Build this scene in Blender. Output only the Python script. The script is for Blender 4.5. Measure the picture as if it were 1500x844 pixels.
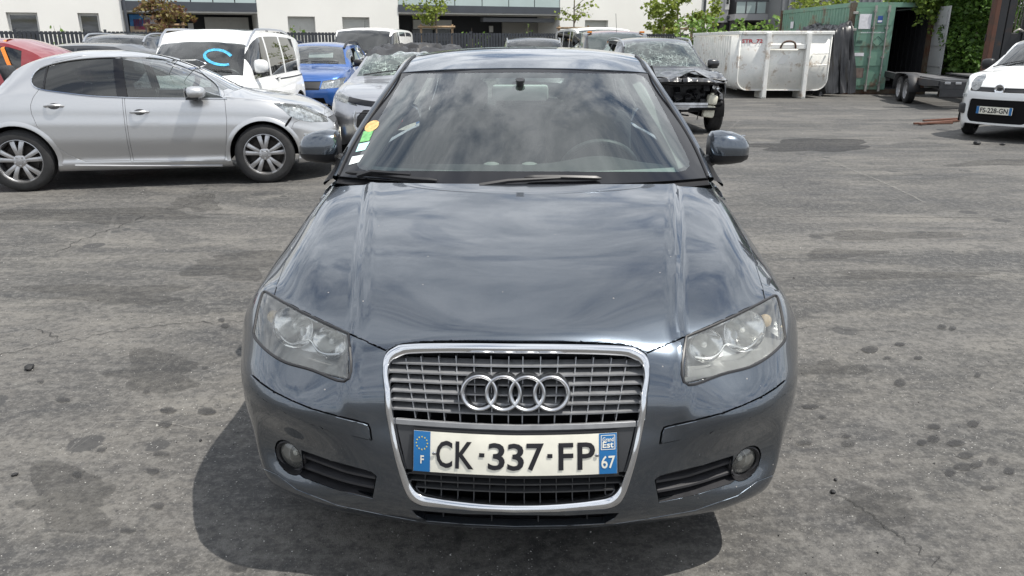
import bpy, bmesh, math, random
import numpy as np
from mathutils import Vector, Matrix
from mathutils.bvhtree import BVHTree
from mathutils.geometry import tessellate_polygon

for o in list(bpy.data.objects):
    bpy.data.objects.remove(o)
SC = bpy.context.scene
COL = SC.collection
random.seed(7)
R = math.radians

# ------------------------------------------------------------------ camera
W, H_, F = 1500.0, 844.0, 1120.0
PITCH = R(17.87)
CAMH = 1.47
cam = bpy.data.cameras.new('camera')
cam.sensor_width = 36.0
cam.lens = 36.0 * F / W
cam.clip_start = 0.05
cam.clip_end = 3000
camo = bpy.data.objects.new('camera', cam)
COL.objects.link(camo)
camo.location = (0, 0, CAMH)
camo.rotation_euler = (math.pi / 2 - PITCH, 0, 0)
SC.camera = camo

# ------------------------------------------------------------------ sky and sun
SUN = Vector((0.43, -0.15, 1.0)).normalized()
SUN_EL = math.asin(SUN.z)
SUN_AZ = math.atan2(SUN.x, SUN.y)
world = bpy.data.worlds.new('World')
SC.world = world
world.use_nodes = True
wt = world.node_tree
wt.nodes.clear()


def wn(t, **kw):
    n = wt.nodes.new(t)
    for k, v in kw.items():
        setattr(n, k, v)
    return n


def wmath(op, a, b=None):
    n = wn('ShaderNodeMath', operation=op)
    for i, x in enumerate((a, b)):
        if x is None:
            continue
        if isinstance(x, (int, float)):
            n.inputs[i].default_value = x
        else:
            wt.links.new(x, n.inputs[i])
    return n.outputs[0]


wo = wn('ShaderNodeOutputWorld')
sky = wn('ShaderNodeTexSky', sky_type='NISHITA', sun_disc=False)
sky.sun_elevation = SUN_EL
sky.sun_rotation = SUN_AZ
sky.air_density = 1.0
sky.dust_density = 0.6
bg1 = wn('ShaderNodeBackground')
bg1.inputs[1].default_value = 0.10
wt.links.new(sky.outputs[0], bg1.inputs[0])
tc = wn('ShaderNodeTexCoord')
sx = wn('ShaderNodeSeparateXYZ')
wt.links.new(tc.outputs['Generated'], sx.inputs[0])
zz = wmath('ADD', wmath('MAXIMUM', sx.outputs[2], 0.0), 0.14)
cx = wn('ShaderNodeCombineXYZ')
wt.links.new(wmath('DIVIDE', sx.outputs[0], zz), cx.inputs[0])
wt.links.new(wmath('DIVIDE', sx.outputs[1], zz), cx.inputs[1])
nz = wn('ShaderNodeTexNoise')
nz.inputs['Scale'].default_value = 2.6
nz.inputs['Detail'].default_value = 9
nz.inputs['Roughness'].default_value = 0.6
nz.inputs['Distortion'].default_value = 0.55
wt.links.new(cx.outputs[0], nz.inputs['Vector'])
rp = wn('ShaderNodeValToRGB')
rp.color_ramp.elements[0].position = 0.35
rp.color_ramp.elements[1].position = 0.49
wt.links.new(nz.outputs[0], rp.inputs[0])
nz2 = wn('ShaderNodeTexNoise')
nz2.inputs['Scale'].default_value = 3.4
nz2.inputs['Detail'].default_value = 8
nz2.inputs['Roughness'].default_value = 0.66
nz2.inputs['Distortion'].default_value = 0.4
wt.links.new(cx.outputs[0], nz2.inputs['Vector'])
rp2 = wn('ShaderNodeValToRGB')
rp2.color_ramp.elements[0].position = 0.36
rp2.color_ramp.elements[0].color = (0.39, 0.425, 0.475, 1)
rp2.color_ramp.elements[1].position = 0.64
rp2.color_ramp.elements[1].color = (0.95, 0.985, 1.03, 1)
wt.links.new(nz2.outputs[0], rp2.inputs[0])
bg2 = wn('ShaderNodeBackground')
bg2.inputs[1].default_value = 1.4
wt.links.new(rp2.outputs[0], bg2.inputs[0])
mx = wn('ShaderNodeMixShader')
wt.links.new(rp.outputs[0], mx.inputs[0])
wt.links.new(bg1.outputs[0], mx.inputs[1])
wt.links.new(bg2.outputs[0], mx.inputs[2])
wt.links.new(mx.outputs[0], wo.inputs[0])

sl = bpy.data.lights.new('sun', 'SUN')
sl.energy = 5.0
sl.angle = R(0.53)
sl.color = (1.0, 0.955, 0.88)
so = bpy.data.objects.new('sun', sl)
COL.objects.link(so)
so.rotation_euler = SUN.to_track_quat('Z', 'Y').to_euler()
so.location = (10, -5, 30)

SC.view_settings.view_transform = 'Standard'
SC.view_settings.look = 'None'
SC.view_settings.exposure = 0.14
SC.view_settings.gamma = 1.0
SC.view_settings.use_curve_mapping = False
SC.render.engine = 'CYCLES'
SC.cycles.max_bounces = 8
SC.cycles.diffuse_bounces = 3
SC.cycles.glossy_bounces = 4
SC.cycles.transparent_max_bounces = 12

# ------------------------------------------------------------------ pixel rays
CP = Vector((0, 0, CAMH))
_sp, _cp = math.sin(PITCH), math.cos(PITCH)


def ray(u, v):
    a = (u - W / 2) / F
    b = (v - H_ / 2) / F          # down
    return Vector((a, _cp - b * _sp, -_sp - b * _cp))


def gnd(u, v, z=0.0):
    d = ray(u, v)
    return CP + d * ((z - CAMH) / d.z)


def onplane(u, v, p, n):
    d = ray(u, v)
    n = Vector(n)
    return CP + d * ((Vector(p) - CP).dot(n) / d.dot(n))


def at_y(u, v, Y):
    d = ray(u, v)
    return CP + d * (Y / d.y)


# ------------------------------------------------------------------ materials
MATS = {}


def nmat(name):
    m = bpy.data.materials.new(name)
    m.use_nodes = True
    nt = m.node_tree
    b = nt.nodes['Principled BSDF']
    return m, nt, b


def add_noise_color(nt, b, col, amt, scale, detail=4, coord='Object', dark=None):
    t = nt.nodes.new('ShaderNodeTexCoord')
    n = nt.nodes.new('ShaderNodeTexNoise')
    n.inputs['Scale'].default_value = scale
    n.inputs['Detail'].default_value = detail
    nt.links.new(t.outputs[coord], n.inputs['Vector'])
    r = nt.nodes.new('ShaderNodeValToRGB')
    r.color_ramp.elements[0].position = 0.3
    r.color_ramp.elements[1].position = 0.7
    lo = dark if dark else tuple(c * (1 - amt) for c in col)
    hi = tuple(min(1, c * (1 + amt)) for c in col)
    r.color_ramp.elements[0].color = (*lo, 1)
    r.color_ramp.elements[1].color = (*hi, 1)
    nt.links.new(n.outputs[0], r.inputs[0])
    nt.links.new(r.outputs[0], b.inputs['Base Color'])
    return n, r


def pmat(name, col, rough=0.5, metal=0.0, coat=0.0, coat_rough=0.03, noise=0.0, nscale=6.0, spec=0.5, bump=0.0, bscale=60.0):
    if name in MATS:
        return MATS[name]
    m, nt, b = nmat(name)
    b.inputs['Base Color'].default_value = (*col, 1)
    b.inputs['Roughness'].default_value = rough
    b.inputs['Metallic'].default_value = metal
    b.inputs['Coat Weight'].default_value = coat
    b.inputs['Coat Roughness'].default_value = coat_rough
    b.inputs['Specular IOR Level'].default_value = spec
    if noise:
        add_noise_color(nt, b, col, noise, nscale)
    if bump:
        t = nt.nodes.new('ShaderNodeTexCoord')
        n = nt.nodes.new('ShaderNodeTexNoise')
        n.inputs['Scale'].default_value = bscale
        n.inputs['Detail'].default_value = 5
        nt.links.new(t.outputs['Object'], n.inputs['Vector'])
        bp = nt.nodes.new('ShaderNodeBump')
        bp.inputs['Strength'].default_value = bump
        bp.inputs['Distance'].default_value = 0.01
        nt.links.new(n.outputs[0], bp.inputs['Height'])
        nt.links.new(bp.outputs[0], b.inputs['Normal'])
    MATS[name] = m
    return m


def paint(name, col, metal=0.0, rough=0.35, dirt=0.12, flake=0.0, coat_ior=1.5):
    """car paint: coloured base, clear coat, thin uneven dust film"""
    if name in MATS:
        return MATS[name]
    m, nt, b = nmat(name)
    t = nt.nodes.new('ShaderNodeTexCoord')
    n = nt.nodes.new('ShaderNodeTexNoise')
    n.inputs['Scale'].default_value = 2.2
    n.inputs['Detail'].default_value = 8
    n.inputs['Roughness'].default_value = 0.65
    nt.links.new(t.outputs['Object'], n.inputs['Vector'])
    r = nt.nodes.new('ShaderNodeValToRGB')
    r.color_ramp.elements[0].position = 0.42
    r.color_ramp.elements[1].position = 0.72
    r.color_ramp.elements[0].color = (0, 0, 0, 1)
    r.color_ramp.elements[1].color = (dirt, dirt, dirt, 1)
    nt.links.new(n.outputs[0], r.inputs[0])
    # specks of bird lime and stone chips
    v = nt.nodes.new('ShaderNodeTexVoronoi')
    v.inputs['Scale'].default_value = 26
    nt.links.new(t.outputs['Object'], v.inputs['Vector'])
    lt = nt.nodes.new('ShaderNodeMath')
    lt.operation = 'LESS_THAN'
    lt.inputs[1].default_value = 0.055
    nt.links.new(v.outputs['Distance'], lt.inputs[0])
    sc = nt.nodes.new('ShaderNodeSeparateColor')
    nt.links.new(v.outputs['Color'], sc.inputs[0])
    gt = nt.nodes.new('ShaderNodeMath')
    gt.operation = 'GREATER_THAN'
    gt.inputs[1].default_value = 0.80
    nt.links.new(sc.outputs[0], gt.inputs[0])
    mu = nt.nodes.new('ShaderNodeMath')
    mu.operation = 'MULTIPLY'
    nt.links.new(lt.outputs[0], mu.inputs[0])
    nt.links.new(gt.outputs[0], mu.inputs[1])
    mu2 = nt.nodes.new('ShaderNodeMath')
    mu2.operation = 'MULTIPLY'
    mu2.inputs[1].default_value = 0.45
    nt.links.new(mu.outputs[0], mu2.inputs[0])
    b.inputs['Base Color'].default_value = (*col, 1)
    b.inputs['Metallic'].default_value = metal
    b.inputs['Roughness'].default_value = rough
    b.inputs['Coat Weight'].default_value = 1.0
    b.inputs['Coat Roughness'].default_value = 0.02
    b.inputs['Coat IOR'].default_value = coat_ior
    if flake:
        fv = nt.nodes.new('ShaderNodeTexNoise')
        fv.inputs['Scale'].default_value = 900
        nt.links.new(t.outputs['Object'], fv.inputs['Vector'])
        bp = nt.nodes.new('ShaderNodeBump')
        bp.inputs['Strength'].default_value = flake
        bp.inputs['Distance'].default_value = 0.001
        nt.links.new(fv.outputs[0], bp.inputs['Height'])
        nt.links.new(bp.outputs[0], b.inputs['Normal'])
    d = nt.nodes.new('ShaderNodeBsdfDiffuse')
    d.inputs[0].default_value = (0.42, 0.40, 0.37, 1)
    mx_ = nt.nodes.new('ShaderNodeMixShader')
    ad = nt.nodes.new('ShaderNodeMath')
    ad.operation = 'ADD'
    ad.use_clamp = True
    nt.links.new(r.outputs[0], ad.inputs[0])
    nt.links.new(mu2.outputs[0], ad.inputs[1])
    nt.links.new(ad.outputs[0], mx_.inputs[0])
    nt.links.new(b.outputs[0], mx_.inputs[1])
    nt.links.new(d.outputs[0], mx_.inputs[2])
    nt.links.new(mx_.outputs[0], nt.nodes['Material Output'].inputs[0])
    MATS[name] = m
    return m


def glass(name, tint=(0.8, 0.88, 0.86), haze=0.03, hazecol=(0.6, 0.62, 0.6), ior=1.5, rough=0.0, crack=0.0, cscale=9.0):
    """sheet glass: clear or tinted, mirror-like at a slant; crack adds a web of white fractures"""
    if name in MATS:
        return MATS[name]
    m = bpy.data.materials.new(name)
    m.use_nodes = True
    nt = m.node_tree
    nt.nodes.clear()
    out = nt.nodes.new('ShaderNodeOutputMaterial')
    tr = nt.nodes.new('ShaderNodeBsdfTransparent')
    tr.inputs[0].default_value = (*tint, 1)
    gl = nt.nodes.new('ShaderNodeBsdfGlossy')
    gl.inputs['Roughness'].default_value = rough
    gl.inputs['Color'].default_value = (1, 1, 1, 1)
    fr = nt.nodes.new('ShaderNodeFresnel')
    fr.inputs[0].default_value = ior
    # two faces of the pane reflect
    mlt = nt.nodes.new('ShaderNodeMath')
    mlt.operation = 'MULTIPLY'
    mlt.use_clamp = True
    mlt.inputs[1].default_value = 1.9
    nt.links.new(fr.outputs[0], mlt.inputs[0])
    df = nt.nodes.new('ShaderNodeBsdfDiffuse')
    df.inputs[0].default_value = (*hazecol, 1)
    m1 = nt.nodes.new('ShaderNodeMixShader')
    nt.links.new(tr.outputs[0], m1.inputs[1])
    nt.links.new(df.outputs[0], m1.inputs[2])
    m1.inputs[0].default_value = haze
    if crack:
        t = nt.nodes.new('ShaderNodeTexCoord')
        fac = None
        for s, w_, jit in ((cscale, 0.035, 1.0), (cscale * 2.7, 0.06, 1.0)):
            nzz = nt.nodes.new('ShaderNodeTexNoise')
            nzz.inputs['Scale'].default_value = s * 0.5
            nt.links.new(t.outputs['Object'], nzz.inputs['Vector'])
            mixv = nt.nodes.new('ShaderNodeMix')
            mixv.data_type = 'VECTOR'
            mixv.inputs[0].default_value = 0.25
            nt.links.new(t.outputs['Object'], mixv.inputs[4])
            nt.links.new(nzz.outputs['Color'], mixv.inputs[5])
            v = nt.nodes.new('ShaderNodeTexVoronoi')
            v.feature = 'DISTANCE_TO_EDGE'
            v.inputs['Scale'].default_value = s
            nt.links.new(mixv.outputs[1], v.inputs['Vector'])
            lt = nt.nodes.new('ShaderNodeMapRange')
            lt.inputs[1].default_value = 0.0
            lt.inputs[2].default_value = w_
            lt.inputs[3].default_value = 1.0
            lt.inputs[4].default_value = 0.0
            nt.links.new(v.outputs['Distance'], lt.inputs[0])
            if fac is None:
                fac = lt.outputs[0]
            else:
                mxx = nt.nodes.new('ShaderNodeMath')
                mxx.operation = 'MAXIMUM'
                nt.links.new(fac, mxx.inputs[0])
                nt.links.new(lt.outputs[0], mxx.inputs[1])
                fac = mxx.outputs[0]
        nm = nt.nodes.new('ShaderNodeTexNoise')
        nm.inputs['Scale'].default_value = 3.2
        nm.inputs['Detail'].default_value = 3
        nt.links.new(t.outputs['Object'], nm.inputs['Vector'])
        mr = nt.nodes.new('ShaderNodeMapRange')
        mr.inputs[1].default_value = 0.36
        mr.inputs[2].default_value = 0.62
        mr.inputs[3].default_value = 0.05
        mr.inputs[4].default_value = crack
        nt.links.new(nm.outputs[0], mr.inputs[0])
        mm = nt.nodes.new('ShaderNodeMath')
        mm.operation = 'MULTIPLY'
        nt.links.new(fac, mm.inputs[0])
        nt.links.new(mr.outputs[0], mm.inputs[1])
        ma = nt.nodes.new('ShaderNodeMath')
        ma.operation = 'ADD'
        ma.use_clamp = True
        ma.inputs[1].default_value = haze
        nt.links.new(mm.outputs[0], ma.inputs[0])
        nt.links.new(ma.outputs[0], m1.inputs[0])
    m2 = nt.nodes.new('ShaderNodeMixShader')
    nt.links.new(mlt.outputs[0], m2.inputs[0])
    nt.links.new(m1.outputs[0], m2.inputs[1])
    nt.links.new(gl.outputs[0], m2.inputs[2])
    nt.links.new(m2.outputs[0], out.inputs[0])
    MATS[name] = m
    return m


M_BLACK = pmat('black_plastic', (0.018, 0.018, 0.02), 0.42, noise=0.2)
M_VOID = pmat('matt_black', (0.006, 0.006, 0.007), 0.85, spec=0.2)
M_GLOSSBLACK = pmat('gloss_black', (0.010, 0.010, 0.012), 0.06)
M_TRIM = pmat('black_trim', (0.03, 0.03, 0.033), 0.5, noise=0.25, nscale=20)
M_RUBBER = pmat('tyre_rubber', (0.022, 0.022, 0.023), 0.75, noise=0.3, nscale=15, bump=0.3, bscale=90)
M_CHROME = pmat('chrome', (0.72, 0.73, 0.75), 0.09, 1.0)
M_SATIN = pmat('satin_chrome', (0.55, 0.56, 0.58), 0.28, 1.0)
M_ALLOY = pmat('alloy', (0.48, 0.48, 0.49), 0.33, 0.9, noise=0.12, nscale=8)
M_GLASS = glass('window_glass')
M_DARKGLASS = glass('tinted_window_glass', tint=(0.10, 0.11, 0.115), haze=0.02)
M_REFLECTOR = pmat('lamp_reflector', (0.8, 0.8, 0.8), 0.14, 1.0)
M_LAMPCLEAR = glass('lamp_lens_clear', tint=(0.9, 0.92, 0.92), haze=0.10)
M_RED = pmat('red_lamp_lens', (0.35, 0.01, 0.012), 0.1)
M_SEAT = pmat('seat_cloth', (0.03, 0.032, 0.036), 0.9, noise=0.3, nscale=40)
M_TRIMGREY = pmat('pale_cabin_trim', (0.26, 0.28, 0.27), 0.8)
M_AMBER = pmat('amber_lens', (0.6, 0.2, 0.02), 0.2)
M_WHITEPLASTIC = pmat('white_plastic', (0.75, 0.74, 0.68), 0.5)


# ------------------------------------------------------------------ mesh helpers
def tag(o, label=None, cat=None, group=None, kind=None):
    if label:
        o['label'] = label
    if cat:
        o['category'] = cat
    if group:
        o['group'] = group
    if kind:
        o['kind'] = kind
    return o


def empty(name, loc=(0, 0, 0), rz=0.0):
    o = bpy.data.objects.new(name, None)
    o.empty_display_size = 0.2
    COL.objects.link(o)
    o.location = loc
    o.rotation_euler = (0, 0, rz)
    return o


def link(name, me, mat=None, parent=None):
    o = bpy.data.objects.new(name, me)
    COL.objects.link(o)
    if mat is not None:
        if isinstance(mat, (list, tuple)):
            for m in mat:
                me.materials.append(m)
        elif not me.materials:
            me.materials.append(mat)
    if parent is not None:
        o.parent = parent
    return o


def obj(name, verts, faces, mat=None, parent=None, smooth=True, sharp=35):
    me = bpy.data.meshes.new(name)
    me.from_pydata([tuple(v) for v in verts], [], faces)
    me.update()
    if smooth:
        me.polygons.foreach_set('use_smooth', [True] * len(me.polygons))
        if sharp:
            me.set_sharp_from_angle(angle=R(sharp))
    return link(name, me, mat, parent)


def bobj(name, bm, mat=None, parent=None, smooth=True, sharp=35, normals=True):
    if normals:
        bmesh.ops.recalc_face_normals(bm, faces=bm.faces[:])
    me = bpy.data.meshes.new(name)
    bm.to_mesh(me)
    bm.free()
    if smooth:
        me.polygons.foreach_set('use_smooth', [True] * len(me.polygons))
        if sharp:
            me.set_sharp_from_angle(angle=R(sharp))
    return link(name, me, mat, parent)


class MB:
    """collects simple shapes into one mesh"""

    def __init__(s):
        s.v = []
        s.f = []

    def add(s, vs, fs):
        n = len(s.v)
        s.v += [Vector(p) for p in vs]
        s.f += [tuple(i + n for i in f) for f in fs]
        return s

    def box(s, c, d, M=None, bev=0.0):
        x, y, z = (k / 2 for k in d)
        if bev <= 0:
            vs = [(sx_ * x, sy * y, sz * z) for sx_ in (-1, 1) for sy in (-1, 1) for sz in (-1, 1)]
            fs = [(0, 1, 3, 2), (4, 6, 7, 5), (0, 4, 5, 1), (2, 3, 7, 6), (0, 2, 6, 4), (1, 5, 7, 3)]
        else:
            b = min(bev, x * .99, y * .99, z * .99)
            bm = bmesh.new()
            bmesh.ops.create_cube(bm, size=1)
            for v in bm.verts:
                v.co = Vector((v.co.x * 2 * x, v.co.y * 2 * y, v.co.z * 2 * z))
            bmesh.ops.bevel(bm, geom=bm.edges[:], offset=b, segments=2, affect='EDGES', profile=0.5)
            bm.verts.index_update()
            vs = [v.co.copy() for v in bm.verts]
            fs = [tuple(v.index for v in f.verts) for f in bm.faces]
            bm.free()
        out = []
        for p in vs:
            p = Vector(p)
            if M is not None:
                p = M @ p
            out.append(p + Vector(c))
        return s.add(out, fs)

    def tube(s, pts, r, n=8, closed=False, cap=True):
        pts = [Vector(p) for p in pts]
        m = len(pts)
        rs = r if isinstance(r, (list, tuple)) else [r] * m
        base = len(s.v)
        prev = None
        for i, p in enumerate(pts):
            a = pts[(i - 1) % m] if (i > 0 or closed) else p
            b = pts[(i + 1) % m] if (i < m - 1 or closed) else p
            t = (b - a)
            if t.length < 1e-9:
                t = Vector((0, 0, 1))
            t.normalize()
            if prev is None:
                u = t.orthogonal().normalized()
            else:
                u = (prev - t * prev.dot(t))
                if u.length < 1e-6:
                    u = t.orthogonal()
                u.normalize()
            prev = u
            w = t.cross(u)
            for k in range(n):
                an = 2 * math.pi * k / n
                s.v.append(p + (u * math.cos(an) + w * math.sin(an)) * rs[i])
        for i in range(m if closed else m - 1):
            for k in range(n):
                a = base + i * n + k
                b = base + i * n + (k + 1) % n
                c = base + ((i + 1) % m) * n + (k + 1) % n
                d = base + ((i + 1) % m) * n + k
                s.f.append((a, b, c, d))
        if cap and not closed:
            s.f.append(tuple(base + k for k in range(n))[::-1])
            s.f.append(tuple(base + (m - 1) * n + k for k in range(n)))
        return s

    def lathe(s, prof, M, n=24, close=False):
        """prof: (r, h) about local z of M"""
        base = len(s.v)
        for (r, h) in prof:
            for k in range(n):
                a = 2 * math.pi * k / n
                s.v.append(M @ Vector((r * math.cos(a), r * math.sin(a), h)))
        m = len(prof)
        for i in range(m - 1 + (1 if close else 0)):
            for k in range(n):
                a = base + i * n + k
                b = base + i * n + (k + 1) % n
                c = base + ((i + 1) % m) * n + (k + 1) % n
                d = base + ((i + 1) % m) * n + k
                s.f.append((a, b, c, d))
        return s

    def prism(s, poly, d, M):
        """poly (a,b) in local xy of M extruded along local z from 0 to d"""
        n = len(poly)
        vs = [M @ Vector((a, b, 0)) for a, b in poly] + [M @ Vector((a, b, d)) for a, b in poly]
        fs = [tuple(range(n))[::-1], tuple(range(n, 2 * n))]
        fs += [(i, (i + 1) % n, n + (i + 1) % n, n + i) for i in range(n)]
        return s.add(vs, fs)

    def build(s, name, mat=None, parent=None, smooth=False, sharp=35, normals=True):
        me = bpy.data.meshes.new(name)
        me.from_pydata([tuple(p) for p in s.v], [], s.f)
        me.update()
        if normals:
            bm = bmesh.new()
            bm.from_mesh(me)
            bmesh.ops.recalc_face_normals(bm, faces=bm.faces[:])
            bm.to_mesh(me)
            bm.free()
        if smooth:
            me.polygons.foreach_set('use_smooth', [True] * len(me.polygons))
            if sharp:
                me.set_sharp_from_angle(angle=R(sharp))
        return link(name, me, mat, parent)


def natspline(t, P, tt):
    """natural cubic spline through P (n,d) at knots t, evaluated at tt"""
    t = np.asarray(t, float)
    P = np.asarray(P, float)
    n = len(t)
    if n == 2:
        w = ((np.asarray(tt) - t[0]) / (t[1] - t[0]))[:, None]
        return P[0] * (1 - w) + P[1] * w
    h = np.diff(t)
    A = np.zeros((n, n))
    B = np.zeros((n, P.shape[1]))
    A[0, 0] = A[-1, -1] = 1
    for i in range(1, n - 1):
        A[i, i - 1] = h[i - 1]
        A[i, i] = 2 * (h[i - 1] + h[i])
        A[i, i + 1] = h[i]
        B[i] = 6 * ((P[i + 1] - P[i]) / h[i] - (P[i] - P[i - 1]) / h[i - 1])
    Mm = np.linalg.solve(A, B)
    tt = np.asarray(tt, float)
    k = np.clip(np.searchsorted(t, tt) - 1, 0, n - 2)
    hk = h[k][:, None]
    a = (t[k + 1] - tt)[:, None]
    b = (tt - t[k])[:, None]
    return (Mm[k] * a**3 + Mm[k + 1] * b**3) / (6 * hk) + (P[k] / hk - Mm[k] * hk / 6) * a + (P[k + 1] / hk - Mm[k + 1] * hk / 6) * b


def chord(P):
    P = np.asarray(P, float)
    d = np.sqrt((np.diff(P, axis=0)**2).sum(1))
    return np.concatenate([[0], np.cumsum(np.maximum(d, 1e-5))])


def curve(pts, n):
    """smooth resample of a polyline (any dimension) to n points"""
    P = np.asarray(pts, float)
    t = chord(P)
    return natspline(t, P, np.linspace(0, t[-1], n))


def curve_at(pts, ys, key=0):
    """value of a smooth curve given as (key, v1, v2..) at key positions"""
    P = np.asarray(pts, float)
    P = P[np.argsort(P[:, key])]
    # monotone-ish: Catmull with finite tangents (pchip)
    x = P[:, key]
    V = np.delete(P, key, axis=1)
    h = np.diff(x)
    dl = np.diff(V, axis=0) / h[:, None]
    m = np.zeros_like(V)
    m[0], m[-1] = dl[0], dl[-1]
    for i in range(1, len(x) - 1):
        for j in range(V.shape[1]):
            a, b = dl[i - 1, j], dl[i, j]
            if a * b > 0:
                w1 = 2 * h[i] + h[i - 1]
                w2 = h[i] + 2 * h[i - 1]
                m[i, j] = (w1 + w2) / (w1 / a + w2 / b)
    ys = np.clip(np.asarray(ys, float), x[0], x[-1])
    k = np.clip(np.searchsorted(x, ys) - 1, 0, len(x) - 2)
    s = ((ys - x[k]) / h[k])[:, None]
    hk = h[k][:, None]
    return (2 * s**3 - 3 * s**2 + 1) * V[k] + (s**3 - 2 * s**2 + s) * hk * m[k] + (-2 * s**3 + 3 * s**2) * V[k + 1] + (s**3 - s**2) * hk * m[k + 1]


def surf(G, nu, nv, tu=None, tv=None):
    """bicubic surface through control grid G (rows, cols, 3) sampled nu x nv"""
    G = np.asarray(G, float)
    nr, nc = G.shape[:2]
    if tu is None:
        tu = np.mean([chord(G[:, j]) / max(chord(G[:, j])[-1], 1e-6) for j in range(nc)], axis=0)
    if tv is None:
        tv = np.mean([chord(G[i]) / max(chord(G[i])[-1], 1e-6) for i in range(nr)], axis=0)
    uu = np.linspace(tu[0], tu[-1], nu) if np.isscalar(nu) else np.asarray(nu)
    vv = np.linspace(tv[0], tv[-1], nv) if np.isscalar(nv) else np.asarray(nv)
    A = np.stack([natspline(tu, G[:, j], uu) for j in range(nc)], 1)
    return np.stack([natspline(tv, A[i], vv) for i in range(len(uu))], 0)


def grid_faces(nu, nv, off=0):
    return [(off + i * nv + j, off + i * nv + j + 1, off + (i + 1) * nv + j + 1, off + (i + 1) * nv + j)
            for i in range(nu - 1) for j in range(nv - 1)]


def grid_obj(name, S, mat, parent, smooth=True):
    nu, nv = S.shape[:2]
    return obj(name, S.reshape(-1, 3), grid_faces(nu, nv), mat, parent, smooth, 0)


def is_convex(poly):
    n = len(poly)
    s = 0
    for i in range(n):
        a, b, c = poly[i], poly[(i + 1) % n], poly[(i + 2) % n]
        cr = (b[0] - a[0]) * (c[1] - b[1]) - (b[1] - a[1]) * (c[0] - b[0])
        if abs(cr) < 1e-9:
            continue
        if s == 0:
            s = 1 if cr > 0 else -1
        elif cr * s < 0:
            return False
    return True


def area2(p):
    return sum(p[i][0] * p[(i + 1) % len(p)][1] - p[(i + 1) % len(p)][0] * p[i][1] for i in range(len(p)))


def convex_parts(poly):
    if is_convex(poly):
        return [poly]
    tris = tessellate_polygon([[Vector((p[0], p[1], 0)) for p in poly]])
    parts = [[poly[i] for i in t] for t in tris]
    # greedy merge of triangles into larger convex polygons
    idx = [list(t) for t in tris]
    merged = True
    while merged:
        merged = False
        for a in range(len(idx)):
            for b in range(a + 1, len(idx)):
                A_, B_ = idx[a], idx[b]
                sh = set(A_) & set(B_)
                if len(sh) != 2:
                    continue
                n = len(A_)
                for i in range(n):
                    e = (A_[i], A_[(i + 1) % n])
                    if set(e) == sh:
                        break
                else:
                    continue
                if area2([poly[k] for k in A_]) * area2([poly[k] for k in B_]) < 0:
                    B_ = B_[::-1]
                m = len(B_)
                j = next((q for q in range(m) if B_[q] == e[1] and B_[(q + 1) % m] == e[0]), None)
                if j is None:
                    continue
                ins = [B_[(j + 2 + q) % m] for q in range(m - 2)]
                cand = A_[:i + 1] + ins + A_[i + 1:]
                if is_convex([poly[k] for k in cand]):
                    idx[a] = cand
                    del idx[b]
                    merged = True
                    break
            if merged:
                break
    return [[poly[i] for i in t] for t in idx]


def knife(bm, faces, planes):
    """split faces by the planes; return the pieces behind all of them"""
    inside = list(faces)
    for co, no in planes:
        if not inside:
            return []
        ed = set()
        vs = set()
        for f in inside:
            ed.update(f.edges)
            vs.update(f.verts)
        r = bmesh.ops.bisect_plane(bm, geom=inside + list(ed) + list(vs), dist=1e-6, plane_co=co, plane_no=no)
        inside = [g for g in r['geom'] if isinstance(g, bmesh.types.BMFace) and (g.calc_center_median() - co).dot(no) < 0]
    return inside


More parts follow.
